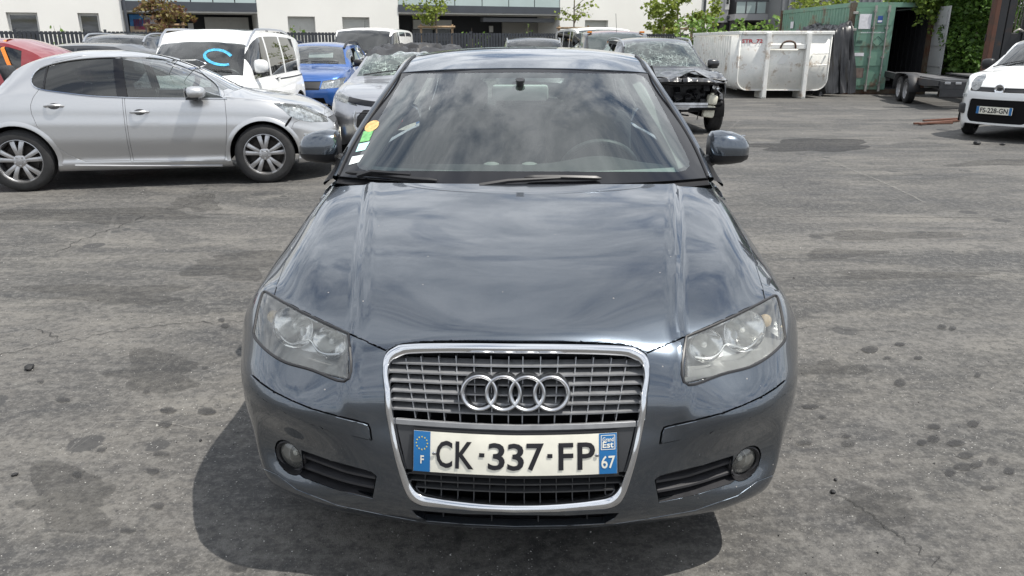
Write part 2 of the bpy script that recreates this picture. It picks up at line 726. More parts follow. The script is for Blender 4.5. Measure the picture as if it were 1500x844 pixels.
class Shell:
    """dense smooth half-body (x >= 0) whose faces are cut into named panels"""

    def __init__(s):
        s.bm = bmesh.new()
        s.lay = s.bm.faces.layers.int.new('part')
        s.names = ['body']

    def add_grid(s, S, part='body'):
        nu, nv = S.shape[:2]
        vs = [s.bm.verts.new(p) for p in S.reshape(-1, 3)]
        k = s.pid(part)
        for i in range(nu - 1):
            for j in range(nv - 1):
                q = []
                for v in (vs[i * nv + j], vs[i * nv + j + 1], vs[(i + 1) * nv + j + 1], vs[(i + 1) * nv + j]):
                    if v not in q:
                        q.append(v)
                try:
                    f = s.bm.faces.new(q)
                    f[s.lay] = k
                except ValueError:
                    pass

    def weld(s, d=1e-4):
        bmesh.ops.remove_doubles(s.bm, verts=s.bm.verts[:], dist=d)

    def pid(s, n):
        if n not in s.names:
            s.names.append(n)
        return s.names.index(n)

    def bvh(s):
        return BVHTree.FromBMesh(s.bm)

    def cut(s, poly, part, proj, frm=None, test=None, n=0):
        """proj: function (a,b)->(point, direction) of the projecting line"""
        if n:
            poly = [tuple(p) for p in curve(poly, n)]
        ids = None if frm is None else [s.pid(k) for k in ([frm] if isinstance(frm, str) else frm)]
        k = s.pid(part)
        got = []
        for cp in convex_parts(poly):
            lines = [proj(*p) for p in cp]
            m = len(cp)
            cen = proj(sum(p[0] for p in cp) / m, sum(p[1] for p in cp) / m)
            planes = []
            for i in range(m):
                (p0, d0), (p1, d1) = lines[i], lines[(i + 1) % m]
                span = (p1 + d1) - (p0 + d0)
                if span.length < 1e-9:
                    continue
                no = d0.cross(span)
                if no.length < 1e-12:
                    continue
                no.normalize()
                if (cen[0] + cen[1] - p0 - d0).dot(no) > 0:
                    no = -no
                planes.append((p0 + d0, no))
            fs = []
            for f in s.bm.faces:
                if ids is not None and f[s.lay] not in ids:
                    continue
                c = f.calc_center_median()
                if test and not test(c, f.normal):
                    continue
                vs_ = [v.co for v in f.verts]
                if any(all((q - co).dot(no) > 0 for q in vs_) for co, no in planes):
                    continue
                fs.append(f)
            for f in knife(s.bm, fs, planes):
                f[s.lay] = k
                got.append(f)
        return got

    def faces(s, part):
        k = s.pid(part)
        return [f for f in s.bm.faces if f[s.lay] == k]

    def take(s, part, mode='join', gap=0.002, depth=0.012, lift=0.0, cham=0.0015):
        """panel meshes as bmesh list: mode join (both halves), pair ([right, left]), right"""
        fs = s.faces(part)
        if not fs:
            return []
        idx = {}
        vs = []
        fl = []
        for f in fs:
            q = []
            for v in f.verts:
                if v.index not in idx or True:
                    key = id(v)
                    if v not in idx:
                        idx[v] = len(vs)
                        vs.append(v.co.copy())
                q.append(idx[v])
            fl.append(tuple(q))
        out = []

        def mk(flip, both=False):
            b = bmesh.new()
            bv = [b.verts.new((-p.x if flip else p.x, p.y, p.z)) for p in vs]
            for q in fl:
                try:
                    b.faces.new([bv[i] for i in (q[::-1] if flip else q)])
                except ValueError:
                    pass
            if both:
                bv2 = [b.verts.new((-p.x, p.y, p.z)) for p in vs]
                for q in fl:
                    try:
                        b.faces.new([bv2[i] for i in q[::-1]])
                    except ValueError:
                        pass
                bmesh.ops.remove_doubles(b, verts=[v for v in b.verts if abs(v.co.x) < 1e-4], dist=3e-4)
            rim(b, gap, depth, lift, cham)
            return b
        if mode == 'join':
            return [mk(False, True)]
        if mode == 'right':
            return [mk(False)]
        return [mk(False), mk(True)]


def rim(b, gap, depth, lift=0.0, cham=0.0015):
    """pull the free edge in by gap, add a small chamfer and a return flange of the given depth"""
    b.normal_update()
    if lift:
        nn = {v: v.normal.copy() for v in b.verts}
        for v, n_ in nn.items():
            v.co += n_ * lift
    be = [e for e in b.edges if e.is_boundary]
    if not be or depth <= 0:
        return
    inn = {}
    nor = {}
    for e in be:
        f = e.link_faces[0]
        t = (e.verts[1].co - e.verts[0].co)
        if t.length < 1e-9:
            continue
        d = f.normal.cross(t).normalized()
        if (f.calc_center_median() - e.verts[0].co).dot(d) < 0:
            d = -d
        L = t.length
        for v in e.verts:
            inn[v] = inn.get(v, Vector()) + d * L
            nor[v] = nor.get(v, Vector()) + f.normal * L
    for v in inn:
        if inn[v].length > 1e-9:
            inn[v].normalize()
        if nor[v].length > 1e-9:
            nor[v].normalize()
        v.co += inn[v] * gap
    m1, m2 = {}, {}
    for v in inn:
        m1[v] = b.verts.new(v.co - inn[v] * cham * 0.8 - nor[v] * cham)
        m2[v] = b.verts.new(v.co - inn[v] * cham * 0.8 - nor[v] * depth)
    for e in be:
        a, c = e.verts
        if a not in inn or c not in inn:
            continue
        l = e.link_loops[0]
        if l.vert is not a:
            a, c = c, a
        try:
            b.faces.new((c, a, m1[a], m1[c]))
            b.faces.new((m1[c], m1[a], m2[a], m2[c]))
        except ValueError:
            pass


def keep_largest(bm):
    seen, best = set(), []
    for f in bm.faces:
        if f in seen:
            continue
        st, comp = [f], []
        seen.add(f)
        while st:
            g = st.pop()
            comp.append(g)
            for v in g.verts:
                for h in v.link_faces:
                    if h not in seen:
                        seen.add(h)
                        st.append(h)
        if len(comp) > len(best):
            best = comp
    keep = set(best)
    bmesh.ops.delete(bm, geom=[f for f in bm.faces if f not in keep], context='FACES')


def text_tris(body, size=1.0, bold=0.0, spacing=1.0, cx=1.0):
    """2-D outline of a line of text as verts and faces, its box put at the origin"""
    cu = bpy.data.curves.new('lettering', 'FONT')
    cu.body = body
    cu.size = size
    cu.offset = bold
    cu.space_character = spacing
    cu.resolution_u = 3
    o = bpy.data.objects.new('lettering', cu)
    COL.objects.link(o)
    bpy.context.view_layer.update()
    dg = bpy.context.evaluated_depsgraph_get()
    me = o.evaluated_get(dg).to_mesh()
    vs = [v.co.copy() for v in me.vertices]
    fs = [tuple(p.vertices) for p in me.polygons]
    o.evaluated_get(dg).to_mesh_clear()
    bpy.data.objects.remove(o)
    bpy.data.curves.remove(cu)
    x0 = min(v.x for v in vs)
    x1 = max(v.x for v in vs)
    y0 = min(v.y for v in vs)
    y1 = max(v.y for v in vs)
    return [((v.x - x0) / (x1 - x0), (v.y - y0) / (y1 - y0)) for v in vs], fs


def lettering(name, body, box, to3d, mat, parent, bold=0.0, size=1.0, spacing=1.0):
    """text stretched to box (a0,b0,a1,b1) of a surface mapping to3d(a,b)"""
    vs, fs = text_tris(body, size, bold, spacing)
    a0, b0, a1, b1 = box
    V = [to3d(a0 + (a1 - a0) * x, b0 + (b1 - b0) * y) for x, y in vs]
    return obj(name, V, fs, mat, parent, False)


def smoothstep(a, b, x):
    t = np.clip((x - a) / (b - a), 0, 1)
    return t * t * (3 - 2 * t)


def side_proj(a, b):
    return Vector((0, a, b)), Vector((1, 0, 0))


def top_proj(a, b):
    return Vector((a, b, 0)), Vector((0, 0, 1))


def front_proj(a, b):
    return Vector((a, 0, b)), Vector((0, 1, 0))


def round_poly(pts, r, n=4):
    """polygon with rounded corners"""
    out = []
    m = len(pts)
    for i in range(m):
        p0, p, p1 = (Vector((*pts[(i + k) % m][:2],)) for k in (-1, 0, 1))
        a = (p0 - p)
        b = (p1 - p)
        rr = min(r, a.length * .45, b.length * .45)
        A_ = p + a.normalized() * rr
        B_ = p + b.normalized() * rr
        for k in range(n + 1):
            t = k / n
            q = A_ * (1 - t)**2 + p * 2 * t * (1 - t) + B_ * t * t
            out.append((q.x, q.y))
    return out

# ------------------------------------------------------------------ wheels
_wc = {}


def wheel_meshes(Rw, wd, style):
    key = (round(Rw, 3), round(wd, 3), style)
    if key in _wc:
        return _wc[key]
    X = Matrix(((0, 0, 1, 0), (1, 0, 0, 0), (0, 1, 0, 0), (0, 0, 0, 1)))  # lathe axis -> +x
    rr = Rw * (0.70 if style != 'steel' else 0.64)
    w = wd / 2
    t = MB()
    prof = [(rr * .97, -w * .86), (rr * 1.02, -w * .98), (rr + (Rw - rr) * .55, -w * 1.02), (Rw - .018, -w * .90), (Rw - .004, -w * .70)]
    for k in range(-2, 3):   # tread with grooves
        c = k * w * 0.27
        prof += [(Rw, c - w * .10), (Rw, c + w * .08), (Rw - .008, c + w * .10), (Rw - .008, c + w * .155)]
    prof += [(Rw - .004, w * .70), (Rw - .018, w * .90), (rr + (Rw - rr) * .55, w * 1.02), (rr * 1.02, w * .98), (rr * .97, w * .86)]
    t.lathe(prof, X, 40)
    tyre = t.build('tyre_mesh', M_RUBBER, None, True, 40)
    rm = MB()
    # barrel and lip
    rm.lathe([(rr * .90, -w * .8), (rr * .90, w * .55), (rr * .955, w * .80), (rr * .99, w * .86), (rr * 1.0, w * .93), (rr * .975, w * .95), (rr * .945, w * .80)], X, 40)
    if style == 'steel':
        rm.lathe([(rr * .95, w * .6), (rr * .80, w * .42), (rr * .62, w * .58), (rr * .42, w * .62), (rr * .30, w * .45), (0.0, w * .45)], X, 32)
    else:
        ns = 5
        for i in range(ns):
            a0 = 2 * math.pi * i / ns + math.pi / 2
            for sg in (-1, 1):
                da0, da1 = sg * R(6), sg * R(13)
                p = []
                for q in range(7):
                    tq = q / 6
                    ra = rr * (.20 + .76 * tq)
                    an = a0 + da0 * (1 - tq) * 1.4 + da1 * tq ** .75
                    hx = w * (.74 + .12 * math.sin(math.pi * tq) - .04 * tq)
                    wid = rr * (.095 + .035 * tq * tq)
                    p.append((ra, an, hx, wid))
                vs, fs = [], []
                for (ra, an, hx, wid) in p:
                    er = Vector((0, math.cos(an), math.sin(an)))
                    et = Vector((0, -math.sin(an), math.cos(an)))
                    c = er * ra
                    for (ot, ox) in ((-1, -.26), (-.85, -.03), (-.3, .0), (.3, .0), (.85, -.03), (1, -.26)):
                        vs.append(c + et * wid * ot + Vector((hx + ox * w, 0, 0)))
                for q in range(6):
                    for k in range(5):
                        fs.append((q * 6 + k, q * 6 + k + 1, q * 6 + 7 + k, q * 6 + 6 + k))
                rm.add(vs, fs)
        rm.lathe([(rr * .30, w * .45), (rr * .29, w * .74), (rr * .24, w * .80), (rr * .14, w * .82), (rr * .13, w * .86), (0, w * .88)], X, 24)
        for i in range(5):
            an = 2 * math.pi * (i + .5) / 5 + math.pi / 2
            rm.lathe([(.0, w * .80), (.011, w * .80), (.011, w * .84), (0, w * .85)], Matrix.Translation((0, math.cos(an) * rr * .2, math.sin(an) * rr * .2)) @ X, 8)
    rim_ = rm.build('rim_mesh', None, None, True, 35)
    hb = MB()
    hb.lathe([(0, -w * .7), (rr * .88, -w * .7), (rr * .88, -w * .2), (rr * .72, -w * .1), (rr * .72, w * .12), (rr * .25, w * .14), (rr * .2, w * .5), (0, w * .5)], X, 28)
    hub = hb.build('hub_mesh', None, None, True, 35)
    res = []
    for o in (tyre, rim_, hub):
        res.append(o.data)
        bpy.data.objects.remove(o)
    _wc[key] = res
    return res


M_BRAKE = pmat('brake_and_hub', (0.05, 0.045, 0.042), 0.6, 0.6, noise=0.4, nscale=12)


def add_wheel(parent, x, y, Rw=0.31, wd=0.2, style='twin5', mat=None, steer=0.0, z=None):
    ty, rm, hb = wheel_meshes(Rw, wd, style)
    h = link('wheel', hb, None, parent)
    if not hb.materials:
        hb.materials.append(M_BRAKE)
    s = 1 if x > 0 else -1
    h.location = (x, y, Rw if z is None else z)
    h.rotation_euler = (0, 0, (0 if s > 0 else math.pi) + steer)
    link('tyre', ty, None, h)
    mt = mat or M_ALLOY
    if not rm.materials:
        rm.materials.append(mt)
    r = link('rim', rm, None, h)
    if rm.materials[0] != mt:
        r.material_slots[0].link = 'OBJECT'
        r.material_slots[0].material = mt
    return h


def seat_mesh():
    if 'seat' in _wc:
        return _wc['seat']
    m = MB()
    m.box((0, 0, .10), (.50, .52, .20), bev=.06)
    Mx = Matrix.Rotation(R(-14), 4, 'X')
    m.box((0, .30, .46), (.48, .15, .66), Mx, .06)
    m.box((0, .40, .86), (.26, .10, .19), Mx, .04)
    m.tube([(-.06, .36, .72), (-.06, .40, .84)], .008, 6)
    m.tube([(.06, .36, .72), (.06, .40, .84)], .008, 6)
    o = m.build('seat', M_SEAT, None, True, 50)
    _wc['seat'] = o.data
    bpy.data.objects.remove(o)
    return _wc['seat']


def add_seat(parent, x, y, z, sx_=1.0, sz=1.0):
    o = link('seat', seat_mesh(), None, parent)
    o.location = (x, y, z)
    o.scale = (sx_, 1, sz)
    return o


# ------------------------------------------------------------------ grey hatchback in the foreground
HERO = empty('car', (0.007, 1.72, 0), R(-1.4))
tag(HERO, 'dark grey-blue hatchback facing the camera in the middle of the yard', 'car')
HM = Matrix.Translation((0.007, 1.72, 0)) @ Matrix.Rotation(R(-1.4), 4, 'Z')
HI = HM.inverted()
HC = HI @ CP
HI3 = HI.to_3x3()

M_HERO = paint('grey_blue_metallic_paint', (0.078, 0.095, 0.118), 0.95, 0.27, 0.018, flake=0.05, coat_ior=1.76)
M_HEROLOW = M_HERO


def hray(u, v):
    return HI3 @ ray(u, v)


def hproj(u, v):
    return HC, hray(u, v)


def hy(u, v, y):
    d = hray(u, v)
    return HC + d * ((y - HC.y) / d.y)


# control columns: each runs from the under-lip of the bumper up over the nose and the bonnet
c0 = [(0, .085, .215), (0, .045, .235), (0, .012, .30), (0, .012, .38), (0, .022, .46), (0, .042, .54), (0, .075, .62), (0, .112, .695), (0, .155, .75),
      (0, .25, .785), (0, .45, .843), (0, .75, .902), (0, 1.0, .937), (0, 1.19, .958)]
c2 = [(.42, .135, .215), (.42, .098, .235), (.42, .065, .30), (.42, .065, .38), (.42, .062, .46), (.42, .066, .54), (.42, .09, .62), (.425, .135, .69), (.43, .19, .735),
      (.44, .28, .783), (.475, .47, .846), (.53, .77, .908), (.565, 1.01, .941), (.60, 1.20, .957)]
c3 = [(.56, .18, .215), (.57, .140, .24), (.575, .110, .297), (.58, .141, .375), (.58, .122, .46), (.58, .083, .55), (.58, .104, .605), (.58, .150, .655), (.585, .235, .742),
      (.59, .32, .787), (.61, .49, .846), (.65, .78, .902), (.68, 1.03, .933), (.70, 1.22, .947)]
c4 = [(.66, .225, .225), (.68, .195, .25), (.695, .171, .298), (.704, .201, .376), (.705, .186, .46), (.705, .158, .545), (.705, .178, .605), (.705, .225, .658), (.70, .325, .752),
      (.70, .40, .787), (.707, .53, .830), (.723, .79, .884), (.738, 1.04, .918), (.74, 1.26, .938)]
c5 = [(.712, .26, .228), (.730, .245, .255), (.747, .235, .31), (.755, .235, .38), (.762, .237, .44), (.783, .252, .53), (.788, .280, .595), (.785, .33, .655), (.777, .42, .765),
      (.785, .53, .778), (.792, .65, .792), (.797, .88, .832), (.79, 1.09, .876), (.765, 1.32, .928)]
c6 = [(.735, .34, .24), (.755, .34, .275), (.775, .34, .33), (.790, .34, .40), (.803, .345, .46), (.823, .375, .53), (.834, .405, .60), (.838, .445, .66), (.828, .50, .725),
      (.838, .62, .740), (.846, .75, .757), (.838, .95, .79), (.828, 1.14, .83), (.805, 1.36, .885)]
c7 = [(.75, .46, .26), (.77, .46, .30), (.793, .46, .36), (.812, .46, .42), (.829, .46, .48), (.846, .485, .54), (.860, .53, .60), (.877, .60, .65), (.882, .68, .68),
      (.885, .78, .69), (.885, .9, .69), (.88, 1.05, .70), (.872, 1.22, .73), (.862, 1.40, .77)]
c8 = []
for k, a in enumerate((-12, -4, 4, 14, 25, 37, 50, 63, 76, 90, 106, 128, 156, 186)):
    c8.append((.79 + .09 * math.sin(R(max(a, 0) if a < 90 else 90)), .87 - .365 * math.cos(R(a)), .31 + .365 * math.sin(R(a))))


def zfix(p):
    return (p[0], p[1], p[2] - .03 + .0056 * (1.715 + p[1]))


cols = []
for c in (c0, None, c2, c3, c4, c5, c6, c7, c8):
    if c is None:
        c = [(b[0] * .5, a[1] + .25 * (b[1] - a[1]), a[2] + .25 * (b[2] - a[2])) for a, b in zip(c0, c2)]
    cols.append([zfix(p) for p in c])
G = np.array(cols).transpose(1, 0, 2)               # rows, cols, 3
Gm = G[:, 1:][:, ::-1] * np.array([-1, 1, 1])
GF = np.concatenate([Gm, G], axis=1)
tv = np.mean([chord(GF[i]) / chord(GF[i])[-1] for i in range(GF.shape[0])], axis=0)
tvh = 0.5
HS = surf(GF, 150, np.linspace(0.5, 1.0, 110))
HS[:, 0, 0] = 0
for _ in range(36):
    Lp = HS.copy()
    Lp[1:-1, 1:-1] = (HS[:-2, 1:-1] + HS[2:, 1:-1] + HS[1:-1, :-2] + HS[1:-1, 2:]) / 4
    Lp[1:-1, 0] = (HS[:-2, 0] + HS[2:, 0] + 2 * HS[1:-1, 1] * np.array([0, 1, 1])) / 4
    wgt = (.12 + .88 * smoothstep(.22, .34, HS[:, :, 1]) * smoothstep(.66, .74, HS[:, :, 2]))[:, :, None]
    HS = HS + (Lp - HS) * wgt * .8
HS[:, 0, 0] = 0
# soft ridge of the bonnet running down beside the grille: the middle stands a little proud
du = np.gradient(HS, axis=0)
dv = np.gradient(HS, axis=1)
NR = np.cross(du, dv)
NR /= np.maximum(np.linalg.norm(NR, axis=2, keepdims=True), 1e-9)
if NR[20, 5, 1] > 0:
    NR = -NR
xc = .445 + np.clip((HS[:, :, 1] - .25), 0, 1.2) * .155
amt = .0075 * (1 - smoothstep(-.013, .013, HS[:, :, 0] - xc)) * smoothstep(.50, .60, HS[:, :, 2])
amt += .004 * np.exp(-((HS[:, :, 0] - xc + .012) / .016)**2) * smoothstep(.50, .62, HS[:, :, 2])
HS = HS + NR * amt[:, :, None]

shell = Shell()
shell.add_grid(HS)
shell.bm.normal_update()
_f = [f for f in shell.bm.faces]
if sum(1 for f in _f if f.normal.y < -.3 or f.normal.z > .5) < sum(1 for f in _f if f.normal.y > .3 or f.normal.z < -.5):
    bmesh.ops.reverse_faces(shell.bm, faces=_f)
_full = bmesh.new()
for sg_ in (1, -1):
    vv_ = [_full.verts.new((sg_ * p[0], p[1], p[2])) for p in HS.reshape(-1, 3)]
    for q in grid_faces(HS.shape[0], HS.shape[1]):
        _full.faces.new([vv_[i] for i in q])
_full.normal_update()
HBVH = BVHTree.FromBMesh(_full)
_full.free()


def onb(u, v, off=0.0):
    """point of the body seen at a pixel of the right half, moved along the normal"""
    d = hray(u, v).normalized()
    h = HBVH.ray_cast(HC, d)
    if h[0] is None:
        return None
    n = h[1]
    if n.dot(d) > 0:
        n = -n
    return h[0] + n * off


def onxz(x, z, off=0.0):
    h = HBVH.ray_cast(Vector((max(x, 1e-4), -2, z)), Vector((0, 1, 0)))
    p = h[0] if h[0] is not None else Vector((x, 0, z))
    n = h[1] if h[1] is not None else Vector((0, -1, 0))
    if n.y > 0:
        n = -n
    return p + n * off


hood_px = [(735, 500), (850, 500.5), (900, 503), (925, 507), (938, 512.5), (948, 517.5), (975, 506), (1006, 492.5), (1040, 477.5), (1080, 459.5), (1121, 438),
           (1117, 420), (1109, 394), (1099, 362), (1091, 344), (1082, 327), (1071, 311), (1059, 295), (1042, 270), (1030, 245), (735, 240)]
lamp_px = [(1005, 493.5), (1040, 479), (1080, 461), (1121, 440), (1137, 433.5), (1142, 447), (1146, 466), (1149, 487), (1149, 499), (1140, 510), (1125, 523), (1095, 539), (1050, 551), (1003, 561)]
gout_px = [(735, 504), (850, 505), (917, 508), (933, 512), (943, 518), (949, 526), (951.5, 537), (951, 555), (948, 580), (946, 607), (943, 622), (935, 660), (921, 709), (914, 726), (906, 737), (893, 743), (871, 745.5), (815, 748.2), (735, 749.3)]
slot_px = [(735, 755), (830, 756), (880, 753.5), (906, 752), (900, 759), (885, 767), (830, 770), (735, 771.5)]
fog_px = [(960, 703), (968, 697), (1030, 682), (1074, 668), (1072, 690), (1078, 702), (1070, 708), (1018, 725), (966, 735.5)]
foglamp_px = [(1093 + 21 * math.cos(a) + 5 * math.sin(a), 679 - 25 * math.sin(a) - 6 * math.cos(a)) for a in [2 * math.pi * i / 20 for i in range(20)]]
strip_px = [(966.5, 650), (969, 634), (972, 626.5), (979, 624), (1020, 615), (1059, 605), (1090, 593), (1114, 582), (1132, 571), (1150, 557), (1152, 575), (1146, 579), (1127, 595), (1086, 617), (1032, 636)]
lip_px = [(735, 774), (850, 774), (885, 770), (950, 760), (1018, 748), (1081, 726), (1110, 705), (1150, 690), (1150, 860), (735, 860)]
front = lambda c, n: c.y < .62
lampt = lambda c, n: c.y < .47 and c.z > .58
lowt = lambda c, n: c.y < .36 and c.z < .5
shell.cut(hood_px, 'hood', hproj, test=lambda c, n: c.z > .6)
shell.cut(lamp_px, 'headlight', hproj, 'body', test=lampt)
gcut_px = [(735, 499.5), (850, 500), (900, 502.5), (925, 506.5), (938, 512), (946, 517)] + gout_px[5:]
shell.cut(gcut_px, 'grille_hole', hproj, ['body'], test=front)
shell.cut(slot_px, 'slot_hole', hproj, 'body', test=front)
shell.cut(foglamp_px, 'foglamp_hole', hproj, 'body', test=lowt)
shell.cut(fog_px, 'fog_hole', hproj, 'body', test=lowt)
shell.cut(strip_px, 'bumper_strip', hproj, 'body', test=lambda c, n: c.y < .46)
shell.cut(lip_px, 'lower_lip', hproj, 'body', test=front)
# wings: everything behind the lamp's outer edge
shell.cut([(.455, .60), (.50, .80), (2.0, 1.2), (2.0, -.2), (.47, -.2)], 'front_wing', side_proj, 'body', test=lambda c, n: c.x > .6 and (c.z > .30))


def panels(part, name, mat, mode='join', **kw):
    res = []
    for b in shell.take(part, mode, **kw):
        if part == 'bumper_strip':
            keep_largest(b)
        res.append(bobj(name, b, mat, HERO, normals=False, sharp=30))
    return res


panels('body', 'bumper', M_HERO, gap=.002, depth=.02)
panels('hood', 'hood', M_HERO, gap=.0036, depth=.018)
panels('front_wing', 'front_wing', M_HERO, 'pair', gap=.0012, depth=.015)
panels('bumper_strip', 'bumper_strip', M_HERO, 'pair', gap=.0026, depth=.012, lift=.006)
panels('lower_lip', 'lower_lip', M_HERO, gap=.0008, depth=.02)
# dark inner skin behind all gaps and openings
inn = HS - NR * 0.035
# its grille zone lies deeper
xx, zz_ = HS[:, :, 0], HS[:, :, 2]
deep = (1 - smoothstep(.36, .44, xx)) * smoothstep(.22, .30, zz_) * (1 - smoothstep(.66, .70, zz_))
inn = inn + np.stack([np.zeros_like(deep), deep * .06, np.zeros_like(deep)], 2)
ms = inn * np.array([-1, 1, 1])
nu_, nv_ = inn.shape[:2]
_hp = HS.reshape(-1, 3)


def _lampzone(q):
    x_, y_, z_ = np.mean([_hp[i] for i in q], axis=0)
    return .46 < x_ < .86 and .585 < z_ < .775 and y_ < .50


gfi = [q for q in grid_faces(nu_, nv_) if not _lampzone(q)]
obj('inner_structure', list(inn.reshape(-1, 3)) + list(ms.reshape(-1, 3)), gfi + [tuple(i + nu_ * nv_ for i in q) for q in gfi], M_VOID, HERO)

# ---- grille: chrome frame, slats, plate carrier
gin_px = [(757, 518), (850, 518.5), (908, 520.5), (922, 523), (931, 527), (938, 533), (941.5, 542), (941.5, 555), (938, 573), (935, 600), (932, 620), (925, 656), (913, 697), (908, 711), (901, 721.5), (891, 728), (871, 731.5), (815, 737.2), (757, 738.8)]
NL = 70
po = curve(gout_px, NL)
pi = curve(gin_px, NL)
# keep matched parameter by resampling each piecewise between the same control indices
po = np.concatenate([curve(gout_px, 400)])
pi = np.concatenate([curve(gin_px, 400)])


def resamp_match(px, n):
    P = np.asarray(px, float)
    t = np.arange(len(P), dtype=float)
    return natspline(t, P, np.linspace(0, len(P) - 1, n))


gout2 = [(757, 504)] + gout_px[1:-1] + [(815, 748.0), (757, 748.9)]
po = resamp_match(gout2, NL)
pi = resamp_match(gin_px, NL)
rows = []
for (w_, off) in ((0.02, -.010), (0.02, .004), (.10, .0095), (.28, .0125), (.62, .0115), (.88, .006), (1.0, -.002), (1.03, -.045)):
    row = []
    for a, b in zip(po, pi):
        q = a * (1 - w_) + b * w_
        p = onb(q[0], q[1], off)
        if w_ > 1.02:
            p = onb(*(a * (1 - 1.0) + b * 1.0), -.002) + Vector((0, .045, 0))
        row.append(p)
    rows.append(row)
# trim to the right half and mirror
fv, ff = [], []
for sgn in (1, -1):
    base = len(fv)
    for row in rows:
        for p in row:
            fv.append((sgn * max(p.x, 0), p.y, p.z))
    for r_ in range(len(rows)):
        for e_ in (0, NL - 1):
            q_ = fv[base + r_ * NL + e_]
            fv[base + r_ * NL + e_] = (0.0, q_[1], q_[2])
    g = grid_faces(len(rows), NL, base)
    ff += g if sgn > 0 else [q[::-1] for q in g]
gf = obj('grille_frame', fv, ff, M_CHROME, HERO, True, 50)

M_SLAT = pmat('grille_slat_grey', (0.27, 0.275, 0.285), 0.36, 0.4, noise=0.15, nscale=30)
M_SLATD = pmat('lower_grille_black', (0.035, 0.036, 0.038), 0.45)
grille = None


def inner_u(v, lo=True):
    """x pixel of the inner edge of the chrome frame at row v (right side)"""
    P = resamp_match(gin_px, 300)
    P = P[20:275]
    k = np.argmin(np.abs(P[:, 1] - v) + (P[:, 0] < 860) * 1000)
    return P[k, 0]


def sweep_slat(vc, ve, th, dp, mat, parent, name, off=-.012, top=None):
    ue = inner_u(ve) + 1.0
    pts = []
    for i in range(15):
        t = i / 14
        u = 754 + (ue - 754) * t
        v = vc + (ve - vc) * t * t
        p = onb(max(u, 755.5), v, off)
        pts.append(p)
    pts[0].x = 0
    full = [Vector((-p.x, p.y, p.z)) for p in pts[:0:-1]] + pts
    vs, fs = [], []
    for p in full:
        vs += [p + Vector((0, 0, th / 2)), p + Vector((0, dp, th / 2 + dp * .10)), p + Vector((0, dp, -th / 2 + dp * .10)), p + Vector((0, 0, -th / 2))]
    for i in range(len(full) - 1):
        for k in range(4):
            fs.append((i * 4 + k, i * 4 + (k + 1) % 4, i * 4 + 4 + (k + 1) % 4, i * 4 + 4 + k))
    return obj(name, vs, fs, mat, parent, False)


bk = MB()
# grille backing mesh (dark), parent of the slats
gb = []
for i in range(12):
    for j in range(12):
        pass
grille = obj('grille', [(-.36, .16, .66), (.36, .16, .66), (.27, .085, .26), (-.27, .085, .26)], [(0, 1, 2, 3)], M_VOID, HERO, False)
for vc, ve in ((537, 534.5), (551, 548), (565, 562), (580, 577), (594, 591), (609, 605)):
    sweep_slat(vc, ve, .0042, .034, M_SLAT, grille, 'slat')
for u, vt, vb in [(766, 521, 627), (792.5, 521, 627), (818.5, 521, 626), (845, 521.5, 625), (871, 522, 624), (897.5, 523, 622), (920, 526, 619)]:
    for sgn in (1, -1):
        m = MB()
        pts = [onb(u + (754 - u) * .012 * k, vt + (vb - vt) * k / 8.0, -.017) for k in range(9)]
        vs, fs = [], []
        for p in pts:
            for dx, dy in ((-.0013, 0), (.0013, 0), (.0013, .03), (-.0013, .03)):
                vs.append(((p.x + dx) * sgn, p.y + dy, p.z))
        for i in range(8):
            for k in range(4):
                fs.append((i * 4 + k, i * 4 + (k + 1) % 4, i * 4 + 4 + (k + 1) % 4, i * 4 + 4 + k))
        obj('grille_rib', vs, fs, M_SLAT, grille, False)
for vc, ve in ((704, 700.5), (714, 710.5), (725, 721)):
    sweep_slat(vc, ve, .0042, .03, M_SLATD, grille, 'slat', -.014)
for u in (768, 792, 816, 840, 865, 889):
    for sgn in (1, -1):
        pts = [onb(u - .06 * k * (u - 754) / 100, 697 + 41 * k / 6.0 * (1 if u < 880 else .8), -.018) for k in range(7)]
        vs, fs = [], []
        for p in pts:
            for dx, dy in ((-.0012, 0), (.0012, 0), (.0012, .03), (-.0012, .03)):
                vs.append(((p.x + dx) * sgn, p.y + dy, p.z))
        for i in range(6):
            for k in range(4):
                fs.append((i * 4 + k, i * 4 + (k + 1) % 4, i * 4 + 4 + (k + 1) % 4, i * 4 + 4 + k))
        obj('grille_rib', vs, fs, M_SLATD, grille, False)


def patch_px(poly_fn, nu, nv, off, name, mat, parent, thick=.01):
    """mirrored patch on the nose: poly_fn(s,t)->(u,v), s 0..1 from the middle to the right"""
    vs, fs = [], []
    fr = []
    for i in range(nu):
        for j in range(nv):
            u, v = poly_fn(j / (nv - 1), i / (nu - 1))
            p = onb(max(u, 755.6), v, off)
            if j == 0:
                p.x = 0
            fr.append(p)
    for sgn in (1, -1):
        b = len(vs)
        vs += [(sgn * p.x, p.y, p.z) for p in fr]
        g = grid_faces(nu, nv, b)
        fs += g if sgn > 0 else [q[::-1] for q in g]
    bm = bmesh.new()
    bv = [bm.verts.new(v) for v in vs]
    for q in fs:
        bm.faces.new([bv[i] for i in q])
    bmesh.ops.remove_doubles(bm, verts=[v for v in bm.verts if abs(v.co.x) < 1e-6], dist=1e-5)
    bmesh.ops.recalc_face_normals(bm, faces=bm.faces[:])
    if sum(f.normal.y for f in bm.faces) > 0:
        bmesh.ops.reverse_faces(bm, faces=bm.faces[:])
    rim(bm, 0.0, thick, 0, .002)
    return bobj(name, bm, mat, parent, normals=False, sharp=30)


